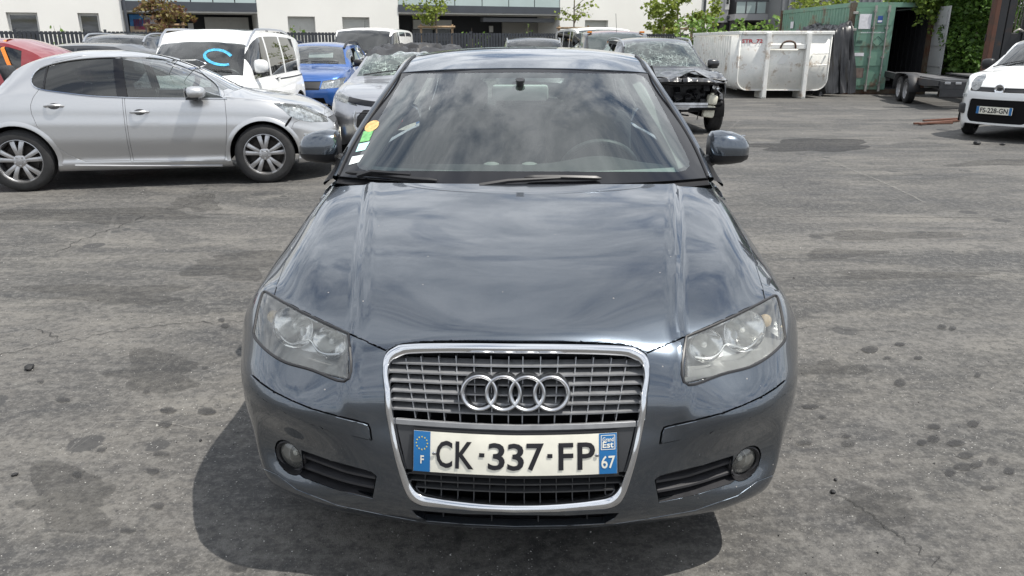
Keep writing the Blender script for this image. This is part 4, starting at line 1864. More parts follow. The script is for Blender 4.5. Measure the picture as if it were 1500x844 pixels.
# ------------------------------------------------------------------ ground
def asphalt():
    m, nt, b = nmat('worn_asphalt')
    L = nt.links
    N = nt.nodes.new

    def noise(scale, detail=6, rough=.6, vec=None, dist=0.0):
        n = N('ShaderNodeTexNoise')
        n.inputs['Scale'].default_value = scale
        n.inputs['Detail'].default_value = detail
        n.inputs['Roughness'].default_value = rough
        n.inputs['Distortion'].default_value = dist
        L.new(vec, n.inputs['Vector'])
        return n.outputs[0]

    def ramp(x, a, b_, lo=0.0, hi=1.0):
        r = N('ShaderNodeMapRange')
        r.inputs[1].default_value = a
        r.inputs[2].default_value = b_
        r.inputs[3].default_value = lo
        r.inputs[4].default_value = hi
        L.new(x, r.inputs[0])
        return r.outputs[0]

    def mth(op, x, y):
        n = N('ShaderNodeMath')
        n.operation = op
        for i, q in enumerate((x, y)):
            if isinstance(q, (int, float)):
                n.inputs[i].default_value = q
            else:
                L.new(q, n.inputs[i])
        return n.outputs[0]

    def mixc(f, A, B):
        n = N('ShaderNodeMix')
        n.data_type = 'RGBA'
        if isinstance(f, (int, float)):
            n.inputs[0].default_value = f
        else:
            L.new(f, n.inputs[0])
        for i, q in ((6, A), (7, B)):
            if isinstance(q, tuple):
                n.inputs[i].default_value = (*q, 1)
            else:
                L.new(q, n.inputs[i])
        return n.outputs[2]

    tc_ = N('ShaderNodeTexCoord')
    obj_ = tc_.outputs['Object']
    mp = N('ShaderNodeMapping')
    mp.inputs['Scale'].default_value = (.38, 1.0, 1.0)
    mp.inputs['Rotation'].default_value = (0, 0, R(-6))
    L.new(obj_, mp.inputs['Vector'])
    st = mp.outputs[0]
    big = noise(.55, 5, .62, st, .6)
    mid = noise(2.3, 6, .68, st, .5)
    fine = noise(22, 4, .72, obj_)
    grit = noise(260, 2, .7, obj_)
    spk = noise(75, 3, .75, obj_)
    c = mixc(ramp(big, .40, .58), (.047, .046, .044), (.138, .130, .119))
    c = mixc(ramp(mid, .50, .66, 0, .75), c, (.225, .212, .19))          # pale scuffs
    c = mixc(ramp(mid, .48, .36, 0, .8), c, (.038, .038, .039))         # dark patches
    # long sweeping tyre and oil streaks
    mp2 = N('ShaderNodeMapping')
    mp2.inputs['Scale'].default_value = (.10, 1.15, 1.0)
    mp2.inputs['Rotation'].default_value = (0, 0, R(4))
    L.new(obj_, mp2.inputs['Vector'])
    streak = noise(1.3, 5, .6, mp2.outputs[0], .3)
    c = mixc(ramp(streak, .55, .64, 0, .62), c, (.043, .043, .044))
    c = mixc(ramp(streak, .44, .34, 0, .45), c, (.20, .19, .175))
    # oil stains with sharp rims
    stain = noise(.42, 3, .5, obj_, .9)
    c = mixc(ramp(stain, .58, .595, 0, .5), c, (.043, .043, .044))
    mp3 = N('ShaderNodeMapping')
    mp3.inputs['Scale'].default_value = (.45, 1.0, 1.0)
    mp3.inputs['Location'].default_value = (7.3, 2.1, 0)
    L.new(obj_, mp3.inputs['Vector'])
    smear = noise(6.5, 5, .7, mp3.outputs[0], .8)
    c = mixc(ramp(smear, .52, .70, 0, .55), c, (.195, .187, .175))
    c = mixc(ramp(smear, .46, .30, 0, .55), c, (.05, .05, .051))
    c = mixc(ramp(fine, .50, .64, 0, .6), c, (.185, .178, .166))
    c = mixc(ramp(fine, .51, .36, 0, .65), c, (.042, .042, .043))
    c = mixc(ramp(spk, .54, .70, 0, .5), c, (.25, .242, .23))
    c = mixc(ramp(spk, .47, .31, 0, .5), c, (.026, .026, .027))
    # drips
    def spots(scale, thr, keep, seed):
        mm = N('ShaderNodeMapping')
        mm.inputs['Location'].default_value = (seed, seed * 1.7, 0)
        L.new(obj_, mm.inputs['Vector'])
        v = N('ShaderNodeTexVoronoi')
        v.inputs['Scale'].default_value = scale
        L.new(mm.outputs[0], v.inputs['Vector'])
        s = N('ShaderNodeSeparateColor')
        L.new(v.outputs['Color'], s.inputs[0])
        k = mth('GREATER_THAN', s.outputs[0], keep)
        d_ = mth('ADD', v.outputs['Distance'], mth('MULTIPLY', mth('SUBTRACT', fine, .5), .15))
        r_ = mth('MULTIPLY', s.outputs[1], thr)
        return mth('MULTIPLY', ramp(mth('SUBTRACT', r_, d_), 0.0, .03), k)
    nearmask = ramp(noise(.35, 2, .5, obj_), .40, .50)
    c = mixc(mth('MULTIPLY', mth('MULTIPLY', spots(3.4, .30, .55, 3.1), nearmask), .8), c, (.042, .042, .043))
    c = mixc(mth('MULTIPLY', spots(1.3, .16, .7, 9.2), .5), c, (.042, .042, .043))
    # white grit and crumbs of glass
    wh = mth('MULTIPLY', spots(120, .34, .86, 1.3), ramp(noise(.9, 4, .6, obj_), .40, .62, .15, 1.0))
    c = mixc(mth('MULTIPLY', wh, .8), c, (.62, .61, .58))
    dk = spots(38, .26, .90, 5.3)
    c = mixc(mth('MULTIPLY', dk, .7), c, (.03, .03, .03))
    # scratches: pale thin lines
    for (rot, sc_, thr) in ((35, 1.1, .004), (-28, .8, .003), (8, 1.4, .003)):
        mw = N('ShaderNodeMapping')
        mw.inputs['Rotation'].default_value = (0, 0, R(rot))
        mw.inputs['Scale'].default_value = (1, .12, 1)
        L.new(obj_, mw.inputs['Vector'])
        v = N('ShaderNodeTexVoronoi')
        v.feature = 'DISTANCE_TO_EDGE'
        v.inputs['Scale'].default_value = sc_
        L.new(mw.outputs[0], v.inputs['Vector'])
        ln = ramp(v.outputs['Distance'], thr * .4, thr, 1, 0)
        c = mixc(mth('MULTIPLY', mth('MULTIPLY', ln, ramp(noise(.7, 3, .5, mw.outputs[0]), .54, .66)), .22), c, (.26, .25, .235))
    # cracks
    nw = N('ShaderNodeTexNoise')
    nw.inputs['Scale'].default_value = 1.6
    nw.inputs['Detail'].default_value = 6
    L.new(obj_, nw.inputs['Vector'])
    mv = N('ShaderNodeMix')
    mv.data_type = 'VECTOR'
    mv.inputs[0].default_value = .42
    L.new(obj_, mv.inputs[4])
    L.new(nw.outputs['Color'], mv.inputs[5])
    v = N('ShaderNodeTexVoronoi')
    v.feature = 'DISTANCE_TO_EDGE'
    v.inputs['Scale'].default_value = .42
    L.new(mv.outputs[1], v.inputs['Vector'])
    cr = mth('MULTIPLY', ramp(v.outputs['Distance'], .0010, .0032, 1, 0), ramp(noise(.9, 4, .6, obj_), .54, .62))
    c = mixc(mth('MULTIPLY', cr, .85), c, (.03, .03, .03))
    g2 = mixc(ramp(grit, .25, .75, 0, .5), c, (.04, .04, .04))
    g2 = mixc(ramp(grit, .62, .80, 0, .45), g2, (.28, .27, .255))
    L.new(g2, b.inputs['Base Color'])
    L.new(ramp(mid, .3, .7, .62, .86), b.inputs['Roughness'])
    b.inputs['Specular IOR Level'].default_value = .35
    hsum = mth('ADD', mth('MULTIPLY', grit, .5), mth('MULTIPLY', fine, .8))
    bp = N('ShaderNodeBump')
    bp.inputs['Strength'].default_value = .55
    bp.inputs['Distance'].default_value = .006
    L.new(hsum, bp.inputs['Height'])
    L.new(bp.outputs[0], b.inputs['Normal'])
    return m


gm = MB()
gm.add([(-400, -400, 0), (400, -400, 0), (400, 400, 0), (-400, 400, 0)], [(0, 1, 2, 3)])
gr = gm.build('ground', asphalt())
tag(gr, 'worn grey asphalt of the breaker yard', None, None, 'structure')
# ------------------------------------------------------------------ other cars
def dens(a, n, k=2.0):
    """n stations 0..1 crowded at both ends"""
    t = np.linspace(0, 1, n)
    return t - np.sin(2 * np.pi * t) / (2 * np.pi) * a


class Car:
    def __init__(s, name, label, cat, loc, rz, spec, mat, group=None):
        s.root = empty(name, loc, rz)
        tag(s.root, label, cat, group)
        s.sp = sp = spec
        s.mat = mat
        L = sp['L']
        s.W = max(w for _, w in sp['plan'])
        ny = sp.get('ny', 84)
        ys = dens(.75, ny) * L
        zt = curve_at(sp['top'], ys)[:, 0]
        zs = np.minimum(curve_at(sp['belt'], ys)[:, 0], zt - .004)
        zb = curve_at(sp['bottom'], ys)[:, 0]
        w = curve_at(sp['plan'], ys)[:, 0]
        ed = curve_at(sp['edge'], ys)
        xe, ze = np.minimum(ed[:, 0], w * .985), np.minimum(ed[:, 1], zt - .002)
        ze = np.maximum(ze, zs + .002)
        sh = curve_at(sp.get('eshift', [(0, 0), (L, 0)]), ys)[:, 0]
        prof = np.array(sp.get('prof', [(0, .90), (.06, .955), (.16, .982), (.42, 1.0), (.68, .992), (.88, .962), (1, .925)]))
        nq = 30
        qs = np.linspace(0, 1, nq)
        pf = curve_at(prof, qs)[:, 0]
        side = np.zeros((nq, ny, 3))
        for i, q in enumerate(qs):
            side[i, :, 0] = w * pf[i]
            side[i, :, 1] = ys
            side[i, :, 2] = zb + (zs - zb) * q
        ng = 12
        gl = np.zeros((ng, ny, 3))
        for i in range(ng):
            q = i / (ng - 1)
            gl[i, :, 0] = side[-1, :, 0] * (1 - q) + xe * q + .018 * math.sin(math.pi * q)
            gl[i, :, 1] = ys + sh * q
            gl[i, :, 2] = zs * (1 - q) + ze * q
        nt_ = 22
        tp = np.zeros((nt_, ny, 3))
        for i in range(nt_):
            q = 1 - i / (nt_ - 1)
            a = q**sp.get('crown', 2.3)
            tp[i, :, 0] = xe * q
            tp[i, :, 1] = ys + sh * a
            tp[i, :, 2] = zt * (1 - a) + ze * a
        ncap = 16
        capf = np.zeros((nq, ncap, 3))
        capr = np.zeros((nq, ncap, 3))
        for j in range(ncap):
            q = j / (ncap - 1)
            capf[:, j] = side[:, 0] * np.array([q, 1, 1])
            capr[:, j] = side[:, -1] * np.array([q, 1, 1])

        def bend(S):
            S = S.copy()
            x, y, z = S[..., 0], S[..., 1].copy(), S[..., 2]
            f = 1 - smoothstep(0, sp.get('nlen', .6), y)
            r = 1 - smoothstep(0, sp.get('rlen', .5), L - y)
            S[..., 1] = y + sp.get('nbend', .12) * (np.abs(x) / s.W)**2.2 * f
            if 'nose' in sp:
                S[..., 1] += curve_at(sp['nose'], z.ravel())[:, 0].reshape(z.shape) * (1 - smoothstep(0, .4, y))
            S[..., 1] -= sp.get('rbend', .08) * (np.abs(x) / s.W)**2.2 * r
            if 'tail' in sp:
                S[..., 1] -= curve_at(sp['tail'], z.ravel())[:, 0].reshape(z.shape) * (1 - smoothstep(0, .4, L - y))
            if 'dent' in sp:
                S = sp['dent'](S)
            return S
        s.sh = Shell()
        for S in (side, gl, tp, capf, capr):
            s.sh.add_grid(bend(S))
        s.sh.weld(4e-4)
        bmesh.ops.recalc_face_normals(s.sh.bm, faces=s.sh.bm.faces[:])
        s.sh.bm.normal_update()
        nf = [f for f in s.sh.bm.faces if f.calc_center_median().x > .3 * s.W]
        if sum(f.normal.x * f.calc_area() for f in nf) < 0:
            bmesh.ops.reverse_faces(s.sh.bm, faces=s.sh.bm.faces[:])
        s.sh.bm.normal_update()
        b2 = bmesh.new()
        for sg in (1, -1):
            mp_ = {v: b2.verts.new((v.co.x * sg, v.co.y, v.co.z)) for v in s.sh.bm.verts}
            for f in s.sh.bm.faces:
                q = [mp_[v] for v in f.verts]
                try:
                    b2.faces.new(q if sg > 0 else q[::-1])
                except ValueError:
                    pass
        b2.normal_update()
        s.bvh = BVHTree.FromBMesh(b2)
        b2.free()
        for k, (ay, ar) in enumerate(sp.get('arches', [])):
            az = sp['wheel'][0]
            ci = [(ay + ar * math.cos(2 * math.pi * i / 30), az + ar * math.sin(2 * math.pi * i / 30)) for i in range(30)]
            s.sh.cut(ci, 'arch_hole', side_proj, test=lambda c, n: c.x > s.W * .6)
        s.parts = []

    def cut(s, part, poly, proj=side_proj, frm='body', test=None, n=0):
        s.sh.cut(poly, part, proj, frm, test, n)

    def emit(s, part, name, mat, mode='pair', **kw):
        res = []
        for b in s.sh.take(part, mode, **kw):
            res.append(bobj(name, b, mat, s.root, normals=False, sharp=32))
        return res

    def sidept(s, y, z, off=0.0, sg=1):
        h = s.bvh.ray_cast(Vector((3 * sg, y, z)), Vector((-sg, 0, 0)))
        if h[0] is None:
            return Vector((sg * s.W, y, z))
        n = h[1] if h[1].x * sg > 0 else -h[1]
        return h[0] + n * off

    def frontpt(s, x, z, off=0.0):
        h = s.bvh.ray_cast(Vector((x, -3, z)), Vector((0, 1, 0)))
        if h[0] is None:
            return Vector((x, 0, z))
        n = h[1] if h[1].y < 0 else -h[1]
        return h[0] + n * off

    def toppt(s, x, y, off=0.0):
        h = s.bvh.ray_cast(Vector((x, y, 5)), Vector((0, 0, -1)))
        if h[0] is None:
            return Vector((x, y, 1))
        n = h[1] if h[1].z > 0 else -h[1]
        return h[0] + n * off

    def wheels(s, style='twin5', mat=None, steer=0.0, only=None):
        Rw, wd = s.sp['wheel']
        for k, (ay, ar) in enumerate(s.sp['arches']):
            xw = s.W * .985 - wd / 2 - s.sp.get('inset', 0.0)
            for sg in (1, -1):
                if only and (k, sg) not in only:
                    continue
                add_wheel(s.root, sg * xw, ay, Rw, wd, style, mat, steer if k == 0 else 0)
                # dark liner
                m = MB()
                pts = [(ay + (ar + .01) * math.cos(a), Rw + (ar + .01) * math.sin(a)) for a in [math.pi * (i / 14 * 1.1 - .05) for i in range(15)]]
                x0, x1 = sg * (s.W * .93), sg * (s.W * .5)
                vs = [(x0, y, z) for y, z in pts] + [(x1, y, z) for y, z in pts]
                fs = [(i, i + 1, 15 + i + 1, 15 + i) for i in range(14)] + [tuple(range(15, 30))]
                obj('wheel_liner', vs, fs, M_VOID, s.root)

    def arch_lips(s, wid=.035, mat=None, out=.006):
        for (ay, ar) in s.sp['arches']:
            Rw = s.sp['wheel'][0]
            for sg in (1, -1):
                vs, n = [], 26
                for i in range(n):
                    a = math.pi * (i / (n - 1) * 1.10 - .05)
                    for dr, of in ((.0, -.03), (.001, out), (wid * .4, out), (wid, 0.0005)):
                        y, z = ay + (ar + dr) * math.cos(a), Rw + (ar + dr) * math.sin(a)
                        p = s.sidept(y, z, 0, sg)
                        q = s.sidept(ay + (ar + .02) * math.cos(a), Rw + (ar + .02) * math.sin(a), 0, sg)
                        if abs(p.x) < s.W * .7:
                            p = q
                        vs.append((p.x + sg * of, y, z))
                obj('arch_lip', vs, grid_faces(n, 4), mat or s.mat, s.root, True, 40)

    def under(s):
        sp = s.sp
        zb = max(z for _, z in sp['bottom']) + .03
        m = MB()
        m.box((0, sp['L'] / 2, zb + .02), (s.W * 1.5, sp['L'] * .86, .04))
        m.build('floor_pan', M_VOID, s.root)

    def cabin(s, y1=None, zf_=.3, rows=2, dash=True, sc=1.0):
        c0_, bl = s.sp['cowl_y'], s.sp['belt_z']
        y1 = y1 or c0_ + 1.05
        for x in (-.36, .36):
            add_seat(s.root, x * s.W / .88, y1, zf_, 1, sc)
        if rows > 1:
            for x in (-.36, .36):
                add_seat(s.root, x * s.W / .88, y1 + .85, zf_ + .03, .9, sc * .95)
        if dash:
            m = MB()
            m.box((0, c0_ + .36, bl - .07), (s.W * 1.64, .46, .13), None, .05)
            m.build('dashboard', pmat('dash_plastic', (.045, .05, .052), .7), s.root, True)
            m = MB()
            cs_ = Vector((.36, c0_ + .62, bl - .04))
            Mq_ = Matrix.Translation(cs_) @ Matrix.Rotation(R(-66), 4, 'X')
            m.tube([Mq_ @ Vector((.18 * math.cos(2 * math.pi * i / 24), .18 * math.sin(2 * math.pi * i / 24), 0)) for i in range(24)], .015, 6, True)
            m.lathe([(0, .02), (.06, .01), (.18, 0)], Mq_, 5)
            m.build('steering_wheel', M_TRIM, s.root, True)

    def mirror(s, y, z, size=(.22, .15, .13), mat=None, base=M_BLACK, sides=(1, -1), x0=None):
        for sg in sides:
            p = s.sidept(y, z - .06, 0, sg)
            xa = x0 if x0 else abs(p.x)
            sx_, sy_, sz_ = size
            m = MB()
            secs = []
            for t, sc_ in ((0, .72), (.06, .92), (.3, 1.0), (.7, .94), (.92, .72), (1.0, .35)):
                x = xa + .03 + sx_ * t
                for k in range(16):
                    a = 2 * math.pi * k / 16
                    ca, sa = math.cos(a), math.sin(a)
                    yy = math.copysign(abs(ca)**.7, ca) * sy_ / 2 * sc_
                    if yy > 0:
                        yy *= .5
                    zz2 = math.copysign(abs(sa)**.7, sa) * sz_ / 2 * sc_
                    secs.append((sg * x, y + yy, z + zz2))
            fs = []
            for i in range(5):
                for k in range(16):
                    fs.append((i * 16 + k, i * 16 + (k + 1) % 16, i * 16 + 16 + (k + 1) % 16, i * 16 + 16 + k))
            fs += [tuple(range(16))[::-1], tuple(range(80, 96))]
            o = obj('door_mirror', secs, fs, mat or s.mat, s.root, True, 50)
            m.tube([(sg * (xa - .02), y, z - sz_ * .55), (sg * (xa + .05), y, z - sz_ * .45), (sg * (xa + .10), y, z - sz_ * .35)], .022, 8)
            m.box((sg * (xa + .03 + sx_ * .45), y, z - sz_ * .48), (sx_ * .8, sy_ * .5, sz_ * .15))
            m.build('mirror_base', base, o, True)
            m2 = MB()
            m2.box((sg * (xa + .03 + sx_ * .5), y + sy_ * .27, z), (sx_ * .75, .006, sz_ * .75))
            m2.build('mirror_glass', pmat('mirror_silver', (.8, .82, .84), .02, 1.0), o)

    def handles(s, spots, mat=None):
        for (y, z) in spots:
            for sg in (1, -1):
                m = MB()
                P_ = [s.sidept(y - .085, z, .004, sg), s.sidept(y - .06, z, .030, sg), s.sidept(y + .06, z, .032, sg), s.sidept(y + .085, z, .004, sg)]
                m.tube([Vector(q) for q in curve(P_, 12)], .012, 8)
                h_ = m.build('door_handle', mat or s.mat, s.root, True)
                m = MB()
                cc = [s.sidept(y + .055 * math.cos(2 * math.pi * k / 12), z + .03 * math.sin(2 * math.pi * k / 12), .0015, sg) for k in range(12)]
                m.add(cc, [tuple(range(12))])
                m.build('handle_cup', M_TRIM, h_)

    def wipers(s):
        c0_ = s.sp['cowl_y']
        for x0, x1 in ((-.62, -.05), (.02, .55)):
            P_ = []
            for i in range(8):
                t = i / 7
                P_.append(s.toppt(x0 + (x1 - x0) * t, c0_ + .10 + .05 * t + .12 * abs(x0 + (x1 - x0) * t)**2, .02))
            m = MB()
            m.tube(P_, .009, 6)
            m.build('wiper', M_BLACK, s.root, True)

    def line(s, pts2, r=.004, mat=M_BLACK, name='seam', off=.0, sides=(1, -1), n=20):
        for sg in sides:
            P_ = [s.sidept(y, z, off, sg) for y, z in curve(pts2, n)]
            m = MB()
            m.tube(P_, r, 5)
            m.build(name, mat, s.root, True)

    def plate(s, zc, text, rear=False, yoff=.012, w=.52, h=.11, xo=0.0, sub=''):
        def t3_(a, b, off=0.0):
            x = a * w / 2 + xo
            z = zc + (b - .5) * h
            p = s.frontpt(xo, zc)
            return Vector((x, p.y - yoff - off, z))
        vs = [t3_(-1, 0), t3_(1, 0), t3_(1, 1), t3_(-1, 1)]
        vs += [v + Vector((0, .01, 0)) for v in vs]
        o = obj('number_plate', vs, [(0, 1, 2, 3), (4, 7, 6, 5), (0, 4, 5, 1), (1, 5, 6, 2), (2, 6, 7, 3), (3, 7, 4, 0)], M_PLATE, s.root, False)
        for a0, a1 in ((-1, -.84), (.84, 1)):
            obj('plate_band', [t3_(a0, .01, .0015), t3_(a1, .01, .0015), t3_(a1, .99, .0015), t3_(a0, .99, .0015)], [(0, 1, 2, 3)], M_PLATEBLUE, o, False)
        if text:
            lettering('plate_text', text, (-.78, .16, .78, .84), lambda a, b: t3_(a, b, .003), M_INK, o, bold=.02)
        return o

    def rails(s, mat, x=None, h=.05, y0=0, y1=1, r=.016):
        for sg in (1, -1):
            P_ = []
            for i in range(12):
                t = i / 11
                y = y0 + (y1 - y0) * t
                e = curve_at(s.sp['edge'], [y])[0]
                sh_ = curve_at(s.sp.get('eshift', [(0, 0), (s.sp['L'], 0)]), [y])[0, 0]
                lift = h * min(1, math.sin(math.pi * min(max(t, .001), .999)) * 2.2)
                xx_ = e[0] - .02 if x is None else x
                tz_ = s.toppt(xx_ * sg * .98, y).z
                P_.append((sg * xx_, y, tz_ + lift))
            m = MB()
            m.tube(P_, r, 8)
            m.build('roof_rail', mat, s.root, True)


# ---- silver hatchback, seen from the side on the left
pF, pR = gnd(392, 268.5), gnd(37, 281.5)
dirv = (pF - pR)
WB = dirv.length
dirv.normalize()
rz_ = math.atan2(dirv.x, -dirv.y)
nside = Vector((dirv.y, -dirv.x, 0))          # outward, to the camera
A_W = .865
FO = .80
xw_out = A_W * .985
# local axes: +y rearwards = -dirv, +x = away from camera
ax_y = -dirv
ax_x = -nside
A_loc = pF + nside * 0.0 - ax_x * (-xw_out) - ax_y * FO
A_M = Matrix.Translation(A_loc) @ Matrix.Rotation(rz_, 4, 'Z')
A_I = A_M.inverted()


def a2l(u, v, inset=0.0):
    """pixel -> (y, z) on the near flank, or a plane inset metres behind it"""
    p = onplane(u, v, pF + ax_x * inset, nside)
    q = A_I @ p
    return (q.y, q.z)


topA = [a2l(u, v, .75) for u, v in ((497, 166), (488, 158), (462, 146), (426, 137), (392, 129))]
roofA = [a2l(u, v, .55) for u, v in ((268, 79.5), (231, 75), (178, 73.6), (124, 74.6), (71, 80), (30, 93))]
LA = 3.85
zroof = roofA[2][1]
specA = dict(
    L=LA, wheel=(.312, .20), arches=[(FO, .355), (FO + WB, .355)], cowl_y=1.02, belt_z=.95,
    top=[(0, .60), (.02, .66), (.08, .735), (.2, .79), (.45, .865), (.75, .92), (1.02, .965), (1.35, 1.12), (1.65, 1.25), (1.92, 1.335), (2.25, 1.38), (2.55, 1.382), (2.85, 1.345), (3.08, 1.285), (3.19, 1.235), (3.29, 1.13), (3.42, 1.01), (3.6, .93), (3.77, .86), (3.85, .73)],
    belt=[(0, .58), (.05, .64), (.2, .73), (.5, .82), (.9, .89), (1.3, .915), (2.0, .935), (2.8, .96), (3.1, .97), (3.4, .945), (3.6, .90), (3.77, .82), (3.85, .70)],
    bottom=[(0, .32), (.06, .24), (.25, .20), (.7, .19), (1.4, .185), (3.0, .19), (3.4, .22), (3.72, .28), (3.85, .36)],
    plan=[(0, .52), (.03, .60), (.10, .68), (.25, .775), (.5, .84), (.8, .865), (1.5, .862), (2.6, .865), (3.2, .868), (3.5, .83), (3.74, .73), (3.85, .60)],
    edge=[(0, .45, .59), (.1, .60, .70), (.45, .70, .845), (.8, .735, .90), (1.05, .745, .93), (1.20, .725, .99), (1.5, .665, 1.135), (1.85, .605, 1.275), (2.2, .58, 1.325), (2.55, .57, 1.330), (2.85, .56, 1.298), (3.05, .56, 1.245), (3.19, .565, 1.175), (3.30, .59, 1.06), (3.42, .62, .97), (3.62, .63, .90), (3.85, .52, .71)],
    eshift=[(0, 0), (.7, .02), (1.0, .16), (1.9, .16), (2.4, 0), (LA, 0)],
    nose=[(.2, .06), (.32, .0), (.5, -.005), (.62, .02), (.75, .06)], tail=[(.3, .05), (.5, 0), (.8, .04), (1.2, .0)],
    prof=[(0, .905), (.05, .95), (.11, .968), (.16, .955), (.22, .965), (.45, 1.0), (.62, 1.0), (.74, .982), (.80, .978), (.9, .955), (1, .918)])
M_SILVER = paint('silver_paint', (0.54, 0.545, 0.555), 0.82, 0.36, 0.05)
carA = Car('car', 'silver five-door hatchback parked side-on at the left, nose to the right', 'car', A_loc, rz_, specA, M_SILVER)
P = lambda *q: [a2l(u, v) for u, v in q]
P2 = lambda *q: [a2l(u, v, .12) for u, v in q]
dlo_r = P2((44.5, 115.5), (46, 108), (51, 102.5), (64, 96.7), (84, 91.5), (106, 88), (135, 85.5), (163, 84.6), (177, 142.2), (140, 140.5), (106, 137), (80, 133.8), (60, 130.5), (50, 126), (46, 121))
dlo_f = P2((171, 84.6), (213, 86.4), (232, 89.3), (249, 93), (264, 98.5), (277, 104.5), (291, 112.5), (306, 121.5), (318, 132), (325, 141), (334, 144), (320, 144), (250, 143.6), (186, 142.6))
carA.cut('side_window_rear', dlo_r, test=lambda c, n: c.z > .80 and c.x > .3)
carA.cut('side_window', dlo_f, test=lambda c, n: c.z > .80 and c.x > .3)
door_r = P((173, 80), (177, 142), (183, 180), (191, 236), (124, 237), (112, 233), (99.5, 227), (83, 215), (67.5, 202.5), (55, 185), (46, 167), (43.5, 155), (46, 143), (53, 131), (47, 112), (65, 92), (110, 82))
door_f = P((176, 80), (180, 142), (186, 180), (194.5, 236), (329, 237), (331.5, 210), (332.5, 178), (329, 150), (326, 140), (300, 112), (262, 90), (225, 80))
sidetest = lambda c, n: c.x > .55
carA.cut('rear_door', door_r, test=sidetest)
carA.cut('front_door', door_f, test=sidetest)
lampA = P2((401, 151), (418, 150.8), (441, 153.5), (456, 159), (468, 167), (479, 177), (481, 180), (455, 178.6), (438, 175), (427, 171), (415, 160))
carA.cut('headlight', lampA, test=lambda c, n: c.y < .75)
carA.cut('windscreen', [(-.9, 1.10), (0, 1.03), (.9, 1.10), (.9, 1.99), (0, 1.90), (-.9, 1.99)], top_proj, test=lambda c, n: n.z > .2 and c.z > .97 and c.x < .715 - .33 * max(0, c.z - .98))
carA.cut('hood', [(-1, .12), (1, .16), (1, .9), (.70, 1.15), (0, 1.0), (-1, 1.1)], top_proj, test=lambda c, n: n.z > .5 and c.x < .735 and c.z < 1.05)
carA.cut('bumper', [(-.5, .0), (.62, .0), (.53, .52), (.47, .64), (.30, .70), (-.5, .70)], test=lambda c, n: c.y < .62)
carA.cut('grille', [(-.43, .50), (.43, .50), (.50, .66), (-.50, .66)], front_proj, 'bumper', test=lambda c, n: n.y < -.3)
carA.cut('rear_lamp', [(3.36, .92), (3.75, .89), (3.9, .72), (3.55, .75)], test=lambda c, n: c.x > .4)
carA.cut('rear_window', [(3.20, 1.20), (3.34, 1.0), (4.1, 1.0), (4.1, 1.20)], test=lambda c, n: n.y > .2)
carA.emit('body', 'body_shell', M_SILVER, 'join', gap=.0015, depth=.02)
for p_ in ('rear_door', 'front_door'):
    carA.emit(p_, 'door', M_SILVER, gap=.0035, depth=.02)
carA.emit('bumper', 'front_bumper', M_SILVER, 'join', gap=.003, depth=.02)
carA.emit('hood', 'hood', M_SILVER, 'join', gap=.003, depth=.015)
carA.emit('grille', 'grille', pmat('honeycomb_grille', (.05, .05, .052), .35, noise=.5, nscale=40), 'join', gap=.0, depth=.01, lift=-.01)
M_PRIV = glass('privacy_glass', tint=(0.13, 0.14, 0.145), haze=0.03)
carA.emit('side_window_rear', 'side_window', M_PRIV, gap=.001, depth=.004, lift=-.006)
carA.emit('side_window', 'side_window', glass('door_glass', tint=(0.42, 0.47, 0.46), haze=0.03), gap=.001, depth=.004, lift=-.006)
carA.emit('windscreen', 'windscreen', M_GLASS, 'join', gap=.004, depth=.004)
carA.emit('rear_window', 'rear_window', M_PRIV, 'join', gap=.004, depth=.004)
carA.emit('rear_lamp', 'rear_lamp', M_RED, gap=.002, depth=.01, lift=.004)
for o_ in carA.emit('headlight', 'headlight', M_LAMPCLEAR, gap=.003, depth=.05):
    pass
for b_ in carA.sh.take('headlight', 'pair', gap=.006, depth=0, lift=-.04):
    bobj('headlight_reflector', b_, pmat('lamp_interior', (.62, .63, .64), .22, .8, noise=.6, nscale=30), carA.root)
carA.wheels('twin5')
carA.arch_lips(.045, M_SILVER, .010)
carA.under()
carA.cabin(2.05, .30)
mzA = a2l(281, 136, -.1)
carA.mirror(mzA[0], mzA[1], (.19, .25, .125), M_SILVER)
carA.handles([a2l(78, 156), a2l(204, 164.5)])
carA.plate(.42, '')
